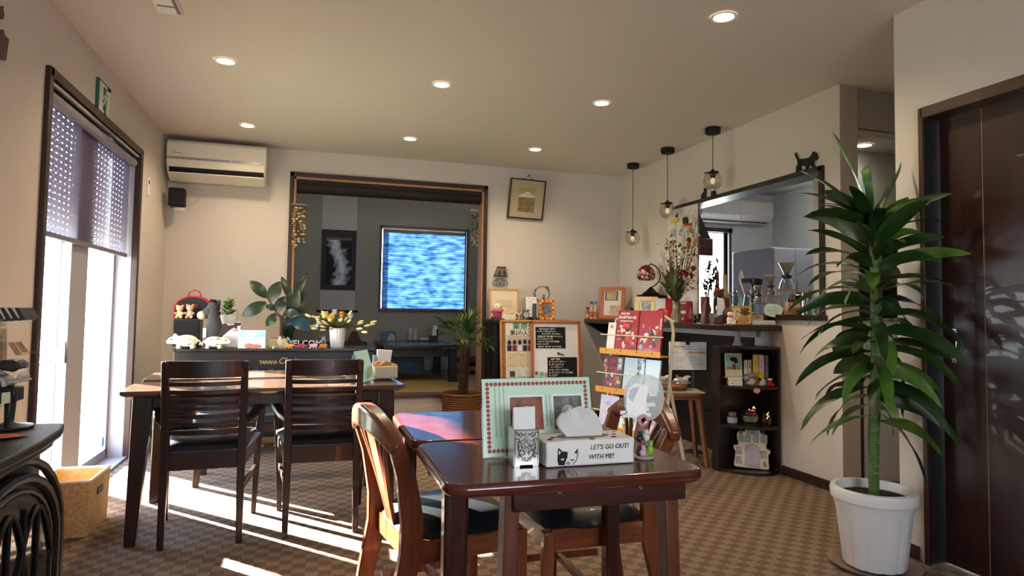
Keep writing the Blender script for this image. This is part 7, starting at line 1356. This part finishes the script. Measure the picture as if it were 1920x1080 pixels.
# ================================================================ PLANTS
# large dracaena by the door
pot0 = V((2.335, 2.255, 0)); dr_ = thing('potted_dracaena', 'tall corn plant in a fluted white pot in front of the door', 'plant', pot0)
PZ_ = .335; m = MB(); R1, R0 = .168, .118; prof = [(R0, .012), (R0+.004, .02), (R0+.03, .24), (R0+.036, .262)]
nf = 24; vs = []; fs = []
for r, z in prof:
    for j in range(nf*2): a = 2*PI*j/(nf*2); q = 1 if (j % 4) else (.955 if z < .25 else 1); vs.append((r*q*math.cos(a), r*q*math.sin(a), z))
N = nf*2
for i in range(len(prof)-1):
    for j in range(N): a = (j+1) % N; fs.append((N*i+j, N*i+a, N*i+N+a, N*i+N+j))
fs.append(tuple(range(N-1, -1, -1))); m.add(vs, fs)
m.shell([(R0+.036, .262), (R1-.006, .285), (R1, .29), (R1+.004, .32), (R1, .335), (R1-.02, .337), (R1-.024, .32), (R1-.03, .27)], 0, 48)
POTW = mat('pot_white', '#eceae6', .4); m.build('flowerpot', POTW, dr_, smooth=28)
MB().lathe([(0, .305), (R1-.028, .300), (R1-.026, .28), (0, .28)], 0, 30).build('soil', SOIL, dr_)
MB().shell([(0, .006), (.15, .004), (.178, .02), (.182, .02), (.155, .0), (0, .0)], 0, 32).build('saucer', mat('saucer_plastic', '#8d7a6c', .3), dr_)
def stalk(pts, r, m): m.tube(pts, r, 0, 12)
top = at(1652, 470, 1, 2.25); b = at(1640, 905, 1, 2.25); mid = at(1646, 690, 1, 2.25)
P = [(b.x-pot0.x, 0, .29), (b.x-pot0.x+.002, 0, .55), (mid.x-pot0.x, 0, mid.z), (top.x-pot0.x-.03, 0, 1.25), (top.x-pot0.x-.04, 0, 1.48)]
m = MB(); stalk(P, [.021, .022, .024, .020, .014], m); st_ = m.build('cane', mat('cane_green', '#4f6a2e', .6, noise=(18, .35), stretch=(1, 1, 3)), dr_)
m = MB(); rr = random.Random(2)
for i in range(26):
    z = .33+i*.024+rr.uniform(-.005, .005); u = (z-.29)/.26; x = P[0][0]+(P[2][0]-P[0][0])*min(1, (z-.29)/(mid.z-.29)); a0 = rr.uniform(0, 6); m.tube([(x+.0235*math.cos(a0+a), .0235*math.sin(a0+a), z+.004*math.sin(a*2)) for a in [i2*.35 for i2 in range(9)]], .0014, 0, 4)
m.build('leaf_scars', mat('scar', '#b9b58c', .7), st_)
def leafy(m, base, az, el, L, w, droop, mi, wave=.08): m.leaf(base, (math.cos(az)*math.cos(el), math.sin(az)*math.cos(el), math.sin(el)), L, w, droop, mi, n=10, fold=.22, wave=wave, twist=rr.uniform(-.6, .6), roll=rr.gauss(0, .75), shape=lambda t: (.18+.82*math.sin(PI*min(1, .08+.9*t**.85))**.8)*(1 if t < .97 else .1) if t > .12 else .2+.5*t)
m = MB(); rr = random.Random(21)
def spine(z):
    for i in range(len(P)-1):
        if P[i][2] <= z <= P[i+1][2]: u = (z-P[i][2])/(P[i+1][2]-P[i][2]); return V(P[i]).lerp(V(P[i+1]), u)
    return V(P[-1])
n = 84
for i in range(n):
    u = i/n; z = .62+.88*u**.8; az = i*2.39996+rr.uniform(-.3, .3); el = -.1+1.0*u**1.5+rr.uniform(-.15, .2); L_ = rr.uniform(.26, .40)*(1.0 if u < .9 else .85); leafy(m, spine(z), az, el, L_, rr.uniform(.05, .075), rr.uniform(.6, 1.7)*(1-.45*u), 0 if rr.random() < .7 else 1)
for az, el, L_, w in ((2.9, 1.25, .46, .05), (1.2, 1.2, .36, .055), (.25, 1.0, .42, .055), (3.05, .55, .40, .07), (.1, .55, .36, .06), (2.5, .9, .40, .06), (3.3, .25, .44, .06), (-.5, .6, .34, .055)): leafy(m, spine(1.47), az, el, L_, w, .45, 1 if el > 1 else 0, .05)
DL1 = mat('drac_leaf', '#162c11', .33, noise=(14, .4), col2='#294819'); DL2 = mat('drac_leaf_light', '#2f541b', .35, noise=(10, .3), col2='#62832f'); 
for i, v in enumerate(m.v):
    if v.x > .16: nx_ = .16+.08*(1-math.exp(-(v.x-.16)/.08)); m.v[i] = V((nx_, v.y-(v.x-nx_)*.9, v.z))
    if v.y > .02 and v.x > .05: m.v[i].y = .02+(v.y-.02)*.4
m.build('foliage', [DL1, DL2], dr_, smooth=60)
# rubber plant on the piano
px0 = at(521, 656, 1, 5.18); rp = thing('rubber_plant', 'rubber plant with broad dark leaves in a square cream pot on the piano', 'plant', (px0.x, 5.25, PZ)); yy = 5.25
def rq(px, py, dy=0): q = at(px, py, 1, yy+dy); return V((q.x-px0.x, dy, q.z-PZ))
h = rq(521, 634).z; w = .062; m = MB(); m.box((-w, -w, 0), (w, w, h)); m.build('flowerpot', mat('pot_cream', '#d3c68e', .5, noise=(90, .2)), rp, bev=.003); MB().box((-w+.006, -w+.006, h-.004), (w-.006, w-.006, h+.001)).build('soil', SOIL, rp)
m = MB(); m.ball((.012, -w-.001, .04), (.018, .004, .03)); m.ball((.012, -w-.002, .07), (.013, .004, .013)); m.prism([(.0, .075), (.003, .092), (.010, .08)], -w-.004, -w, 'y'); m.prism([(.014, .08), (.021, .092), (.024, .075)], -w-.004, -w, 'y'); m.build('painted_cat', mat('pot_cat', '#efe2cc', .6), rp)
m = MB(); m.tube([rq(527, 636), rq(528, 610), rq(527, 595), rq(518, 585), rq(509, 570), rq(500, 556)], [.014, .013, .012, .009, .007, .006], 0, 9); m.tube([rq(528, 598), rq(533, 588), rq(540, 578), rq(548, 566)], [.010, .009, .007, .005], 0, 8); m.tube([rq(528, 608), rq(536, 603), rq(545, 598)], [.007, .006, .004], 0, 7); m.build('stem', STEM, rp)
m = MB(); rr = random.Random(5)
def broad(p0, p1, wpx, mi=0, dy=0, tilt=0):
    a, b = rq(*p0), rq(*p1, dy); d = b-a; L_ = d.length; dn = d.normalized(); out = V((0, -1, .25)); sd = dn.cross(out).normalized(); nm = sd.cross(dn); kx = mpp((px0.x, yy, 1))*wpx; vs = []; fs = []; n = 10
    for i in range(n+1):
        t = i/n; ww = kx*math.sin(PI*min(.985, .05+.93*t))**.75; p = a+dn*L_*t+nm*(.02*math.sin(PI*t))*(1+tilt)
        vs += [p-sd*ww/2+nm*.006, p, p+sd*ww/2+nm*.006]
    for i in range(n): q = 3*i; fs += [(q, q+1, q+4, q+3), (q+1, q+2, q+5, q+4)]
    m.add(vs, fs, mi)
broad((501, 558), (469, 527), 21); broad((506, 565), (526, 528), 24); broad((500, 568), (455, 593), 24); broad((516, 580), (498, 573), 14); broad((518, 585), (535, 556), 20, 1); broad((520, 588), (500, 612), 18, 0); broad((547, 566), (528, 519), 14, 0, .05); broad((548, 568), (577, 512), 13, 0, .06); broad((545, 575), (572, 548), 22, 0, -.05); broad((545, 585), (560, 545), 24, 1, -.08); broad((548, 590), (575, 565), 26, 0, .05); broad((535, 588), (562, 590), 18, 0, -.05); broad((545, 598), (582, 618), 24, 2, -.06); broad((540, 600), (548, 622), 22, 1, .03); broad((530, 596), (545, 640), 20, 1, .05)
m.build('leaves', [mat('rubber_leaf', '#26331f', .3, noise=(8, .25)), mat('rubber_leaf_dark', '#18241b', .3), mat('rubber_leaf_blue', '#1d3a44', .25)], rp, smooth=60)
# succulent behind the cat cushion
q0 = at(428, 604, 1, 5.42); sc_ = thing('potted_succulent', 'jade plant in a tall white pot behind the cat cushion', 'plant', (q0.x, 5.405, PZ)); hz2 = at(428, 591, 1, 5.405).z-PZ; k = mpp((-.3, 5.42, .9))
MB().shell([(0, 0), (.05, 0), (.066, hz2-.07), (.068, hz2), (.062, hz2), (.058, hz2-.04), (0, hz2-.04)], 0, 24).build('flowerpot', POTW, sc_); MB().lathe([(0, hz2-.012), (.06, hz2-.012), (.058, hz2-.03), (0, hz2-.03)], 0, 20).build('soil', SOIL, sc_); m = MB(); rr = random.Random(8)
for i in range(46): a = rr.uniform(0, 6.28); z = hz2+rr.uniform(.0, .11); rad = .05*(1-(z-hz2)/.16); m.leaf((rad*.5*math.cos(a), rad*.5*math.sin(a), z), (math.cos(a), math.sin(a), rr.uniform(.2, 1.2)), rr.uniform(.04, .06), rr.uniform(.026, .036), .2, rr.choice([0, 0, 1]), n=4, fold=.15)
m.build('leaves', [mat('jade_green', '#3f6a2a', .4, noise=(20, .3)), mat('jade_light', '#7a9a3a', .4)], sc_)
# vase with dried flowers on the piano
q0 = at(632, 652, 1, 5.22); fv = thing('flower_vase', 'white ribbed vase of yellow roses and bunny-tail grass on the piano', 'vase', (q0.x, 5.22, PZ)); hv_ = at(632, 615, 1, 5.22).z-PZ; k = mpp((.2, 5.22, .9))
MB().lathe([(11*k, 0), (12*k, .01), (15*k, hv_), (13.5*k, hv_), (11*k, .02), (0, .02)], 0, 64, lobes=(18, .025)).build('vase_body', mat('vase_white', '#efeeec', .4), fv)
m = MB(); rr = random.Random(14)
for i in range(34):
    px = rr.uniform(-50, 62); py = rr.uniform(-4, 24)-abs(px)*.12+rr.uniform(-6, 8); dy = rr.uniform(-.12, .12); tip = V((px*k, dy, hv_+max(-.04, py*k+.01))); m.tube([(0, 0, hv_-.03), tip*.5+V((0, 0, hv_*.5)), tip], .0018, 2, 5); d = (tip-V((0, 0, hv_-.02))).normalized()
    if i % 8 == 3: continue
    m.tube([tip, tip+d*.018, tip+d*.036, tip+d*.052], [.004, .010, .010, .003], 0, 7)
for x, y, z, c, r in ((-24, -.03, 22, 1, .045), (-14, -.08, 16, 1, .04), (6, -.05, 24, 3, .035), (-6, .02, 28, 4, .032), (22, -.03, 21, 4, .034), (-36, -.03, 16, 0, .03)): bloom(m, (x*k, y, hv_+z*k), r, c, int(x*7))
for i in range(40): a = rr.uniform(0, 6.28); m.leaf((0, 0, hv_-.01), (math.cos(a), math.sin(a), rr.uniform(.1, .8)), rr.uniform(.08, .16), .02, .3, 2, n=4)
bloom(m, (-36*k, -.06, hv_+4*k), .025, 5, 3)
m.build('bouquet', [mat('bunny_tail', '#e6d59c', .9), mat('rose_yellow', '#e6d05a', .6), mat('stem_olive', '#4e4a2a', .8), mat('rose_gold', '#d9a42c', .6), mat('rose_cream', '#ece4d2', .6), mat('rose_blue', '#c4d3da', .6)], fv, smooth=60)
# lady palm in the wicker basket
pb = thing('potted_palm', 'small palm in a brown wicker basket at the step to the tatami room', 'plant', (1.30, 5.72, 0)); kb = mpp((1.3, 5.72, .3)); hb2 = .325; r1 = .188; r0 = .155
m = MB(); prof = []
nrow = 17
for i in range(nrow):
    z = hb2*i/nrow; r = r0+(r1-r0)*(i/nrow); prof += [(r, z+.001), (r+.006, z+.006), (r, z+.013)]
m.shell(prof+[(r1+.004, hb2-.008), (r1+.012, hb2), (r1+.006, hb2+.012), (r1-.008, hb2+.006), (r1-.012, hb2-.04), (r0-.01, .02), (0, .02)], 0, 40); m.build('basket', mat('wicker', '#6b4426', .7, noise=(45, .5), col2='#8f6238', stretch=(1, 1, 4), bump=(90, .8)), pb)
MB().lathe([(0, hb2-.02), (r1-.014, hb2-.02), (r1-.016, hb2-.05), (0, hb2-.05)], 0, 24).build('soil', SOIL, pb)
tips = []; m = MB()
for x0, x1_, y1, z1 in ((-.02, .0, .0, .79), (.03, .065, .03, .82), (.0, .02, -.04, .74)): m.tube([(x0, 0, .28), (x0*.7+x1_*.3, y1*.5, .55), (x1_, y1, z1)], [.021, .020, .016], 0, 10); tips.append(V((x1_, y1, z1)))
m.build('trunk', mat('palm_trunk', '#3a2418', .9, noise=(40, .5), stretch=(1, 1, .4), bump=(60, .8)), pb)
m = MB(); rr = random.Random(17)
for i in range(26):
    b = rr.choice(tips); a = i*2.4+rr.uniform(-.3, .3); el = rr.uniform(.0, 1.15); L_ = rr.uniform(.12, .22); d = V((math.cos(a)*math.cos(el), math.sin(a)*math.cos(el)*.8, math.sin(el))); c = b+V((0, 0, rr.uniform(-.06, .05)))+d*L_; m.tube([b, (b+c)/2+V((0, 0, .01)), c], .003, 2, 5)
    for f in range(9):
        fa = (f-4)*.24; sd = d.cross(V((0, 0, 1))).normalized(); dd_ = (d*math.cos(fa)+sd*math.sin(fa)+V((0, 0, .1))).normalized(); m.leaf(c, dd_, rr.uniform(.16, .24)*(1-.05*abs(f-4)), .016, rr.uniform(.4, .9), 0 if rr.random() < .7 else 1, n=5, fold=.3, shape=lambda t: math.sin(PI*min(.98, .15+.84*t))**.6)

for i, v in enumerate(m.v):
    if v.x > .2: nx_ = .2+.08*(1-math.exp(-(v.x-.2)/.08)); m.v[i] = V((nx_, v.y-(v.x-nx_)*.7, v.z))
m.build('fronds', [mat('palm_leaf', '#2f4f1c', .4, noise=(12, .4)), mat('palm_leaf_light', '#6b7f30', .4), mat('palm_stalk', '#4a5a26', .6)], pb, smooth=60)
# flower arrangement on the counter
c = cp(1268, 2.74); k = ck(1268, 2.74); hv2 = ztop(567, 1268, 2.74); cv_ = thing('counter_bouquet', 'grey-brown glass vase with broad leaves, roses and dried white flowers on the counter', 'vase', c); r = 9.5*k
MB().lathe([(r, 0), (r*1.05, hv2*.4), (r*.8, hv2*.5), (r*.82, hv2*.97), (r*.86, hv2), (r*.7, hv2), (0, hv2-.02)], 0, 22).build('vase_body', mat('vase_smoke', '#6f6558', .2, coat=.4, noise=(4, .2), col2='#8a7a4a'), cv_)
def fq(px, py, dx=0): q = at(px, py, 0, 2.74+dx); return V((dx, q.y-c.y, q.z-CZ))
m = MB(); rr = random.Random(31)
for px, py, w in ((1234, 528, .07), (1242, 516, .06), (1250, 508, .075), (1258, 500, .07), (1264, 515, .075), (1246, 545, .07), (1278, 520, .07), (1255, 530, .075), (1286, 535, .06), (1270, 498, .06)):
    a = V((0, 0, hv2-.01)); b = fq(px, py, rr.uniform(-.05, .05)); d = b-a; m.leaf(a, d.normalized()+V((0, 0, .35)), d.length*1.05, w, .5, rr.choice([0, 0, 1]), n=7)
for i in range(52):
    px, py = rr.uniform(1250, 1308), rr.uniform(448, 548); b = fq(px, py, rr.uniform(-.07, .08)); m.tube([(0, 0, hv2-.02), (b*.6+V((0, 0, hv2*.4))), b], .0016, 2, 4)
    for q in range(7): o = V((rr.gauss(0, .026), rr.gauss(0, .026), rr.gauss(0, .026))); m.leaf(b+o, (rr.uniform(-1, 1), rr.uniform(-1, 1), rr.uniform(-.3, 1)), .034, .022, .2, rr.choice([3, 3, 3, 4, 2, 0]), n=2)
for px, py in ((1282, 512), (1287, 516), (1300, 505), (1276, 517), (1296, 520)): bloom(m, fq(px, py, -.04), .032, 5, px)
for px, py in ((1230, 505), (1240, 498), (1243, 480), (1238, 470)):
    b = fq(px, py); m.tube([(0, 0, hv2-.02), (b*.55+V((0, 0, hv2*.4))), b], .0012, 2, 4)
    for q in range(16): m.leaf(b+V((rr.gauss(0, .015), rr.gauss(0, .03), rr.gauss(0, .03))), (rr.uniform(-1, 1), rr.uniform(-1, 1), rr.uniform(-.3, 1)), .012, .005, .2, 3, n=2)
m.build('bouquet', [mat('bq_leaf', '#3a4a1e', .45, noise=(10, .3)), mat('bq_leaf2', '#5f6a34', .5), mat('bq_twig', '#4a3826', .8), mat('bq_white', '#cdbfa8', .8), mat('bq_rust', '#7a4a30', .7), mat('bq_red', '#7a1a1c', .6)], cv_, smooth=60)
# leafy branches with red berries on the sill
c = sp2(1324, 3.12); bv = thing('branch_vase', 'dark vase of leafy camellia branches with red buds on the hatch sill', 'vase', c); MB().lathe([(.035, 0), (.045, .03), (.03, .08), (.022, .1), (.026, .11), (0, .11)], 0, 18).build('vase_body', mat('vase_dark', '#2a2422', .35), bv); m = MB(); rr = random.Random(41)
def gq(px, py, dx): q = at(px, py, 0, 3.12+dx); return V((dx, q.y-c.y, q.z-SZ))
for i in range(16):
    px, py = rr.uniform(1318, 1348), rr.uniform(490, 540); b = gq(px, py, rr.uniform(-.03, .04)); mid_ = b*.55+V((0, 0, .07)); m.tube([(0, 0, .1), mid_, b], .002, 1, 5)
    for q in range(10): u = rr.uniform(.3, 1); p = mid_.lerp(b, u) if u > .4 else V((0, 0, .1)).lerp(mid_, u*2); m.leaf(p, (rr.uniform(-1, 1), rr.uniform(-1, 1), rr.uniform(-.4, .9)), rr.uniform(.035, .06), .022, .4, 0, n=4)
    if i % 3 == 0: bloom(m, b, .018, 2, i)
m.build('branches', [mat('camellia_leaf', '#2c3a22', .35, noise=(12, .4)), STEM, mat('camellia_red', '#a3252c', .6)], bv, smooth=60)
p = at(1343, 495, 0, 3.15)
# ================================================================ LIGHTS, SKY, CAMERA
DL = [(-.53, 4.044, 'downlight nearer the camera in the left row of the ceiling'), (.738, 4.01, 'downlight nearer the camera in the middle row of the ceiling'), (1.845, 4.005, 'second downlight from the back wall in the right row of the ceiling'),
      (-.538, 5.451, 'downlight in front of the air conditioner'), (.737, 5.401, 'downlight in front of the tatami room opening'), (1.839, 5.371, 'downlight in front of the framed mountain picture'), (1.845, 2.625, 'downlight nearest the camera, high above the stool and rack')]
LMAT = mat('lamp_glow', '#ffe7c4', .5, emit=14)
def downlight(x, y, z, label, glow, pw, col):
    t = thing('downlight', 'round white recessed '+label, 'ceiling light', (x, y, z), 0, 'recessed ceiling lights')
    MB().shell([(.062, -.002), (.062, -.006), (.05, -.006), (.046, -.003)], 0, 24).build('trim_ring', WHITE, t)
    MB().lathe([(0, -.003), (.047, -.0031), (.047, -.001), (0, -.001)], 0, 24).build('lamp_face', glow, t)
    L = bpy.data.lights.new('downlight_lamp', 'SPOT'); L.energy = pw; L.color = col; L.spot_size = R_(150); L.spot_blend = .8; L.shadow_soft_size = .05
    o = bpy.data.objects.new('downlight_lamp', L); C.objects.link(o); o.parent = t; o.location = (0, 0, -.02)
for x, y, l in DL: downlight(x, y, H, l, LMAT, 40, (1, .79, .53))
downlight(3.44, 3.37, 2.2, 'downlight in the low hallway ceiling', mat('lamp_glow_hall', '#fff6ea', .5, emit=14), 3, (1, .92, .8))
w = bpy.data.worlds.new('sky'); S.world = w; w.use_nodes = True; nt = w.node_tree; bg = nt.nodes['Background']
tc = nt.nodes.new('ShaderNodeTexCoord'); sp = nt.nodes.new('ShaderNodeSeparateXYZ'); r = nt.nodes.new('ShaderNodeValToRGB')
r.color_ramp.elements[0].color = (.86, .93, 1, 1); r.color_ramp.elements[1].color = (.42, .62, 1, 1); r.color_ramp.elements[0].position = .1; r.color_ramp.elements[1].position = .75
nt.links.new(tc.outputs['Generated'], sp.inputs[0]); nt.links.new(sp.outputs['Z'], r.inputs[0]); nt.links.new(r.outputs[0], bg.inputs['Color']); bg.inputs['Strength'].default_value = 20
L = bpy.data.lights.new('sun', 'SUN'); L.energy = 230; L.angle = R_(.6); L.color = (1, .93, .84); o = bpy.data.objects.new('sun', L); C.objects.link(o)
EL, dx, dy = R_(15.7), .686, -.727; d = V((dx*math.cos(EL), dy*math.cos(EL), -math.sin(EL))); o.rotation_euler = d.to_track_quat('-Z', 'Y').to_euler()
# daylight entering by the windows, the added rear one too (sky portals)
for nm, loc, sx, sy, rot in (('window_portal', (XL-.3, 4.35, 1.05), 1.8, 2.2, (0, -PI/2, 0)), ('kitchen_portal', ((kwx0+kwx1)/2, KYb+.2, 1.45), .7, 1.2, (-PI/2, 0, 0)), ('fill_window_portal', (.6, YC-.2, 1.45), 1.8, 1.0, (PI/2, 0, 0)), ('tatami_portal', (1.39, TY+.2, 1.6), 1.2, 1.1, (-PI/2, 0, 0))):
    L = bpy.data.lights.new(nm, 'AREA'); L.shape = 'RECTANGLE'; L.size, L.size_y = (sy, sx) if nm == 'window_portal' else (sx, sy); L.cycles.is_portal = True
    o = bpy.data.objects.new(nm, L); C.objects.link(o); o.location = loc; o.rotation_euler = rot
cam = bpy.data.cameras.new('camera'); co = bpy.data.objects.new('camera', cam); C.objects.link(co); S.camera = co
cam.sensor_width = 36; cam.lens = FPX*36/1920; cam.shift_y = (CY-540)/1920; cam.clip_start = .05
R = M(((_r.x, _u.x, -_f.x), (_r.y, _u.y, -_f.y), (_r.z, _u.z, -_f.z)))
co.matrix_world = M.Translation((0, 0, HC)) @ R.to_4x4()
S.view_settings.view_transform = 'Standard'; S.view_settings.look = 'None'; S.view_settings.exposure = 0.2
try:
    S.cycles.use_denoising = True; S.cycles.max_bounces = 8; S.cycles.diffuse_bounces = 4; S.cycles.transparent_max_bounces = 16; S.cycles.caustics_reflective = False; S.cycles.caustics_refractive = False; S.cycles.sample_clamp_indirect = 6
except Exception: pass
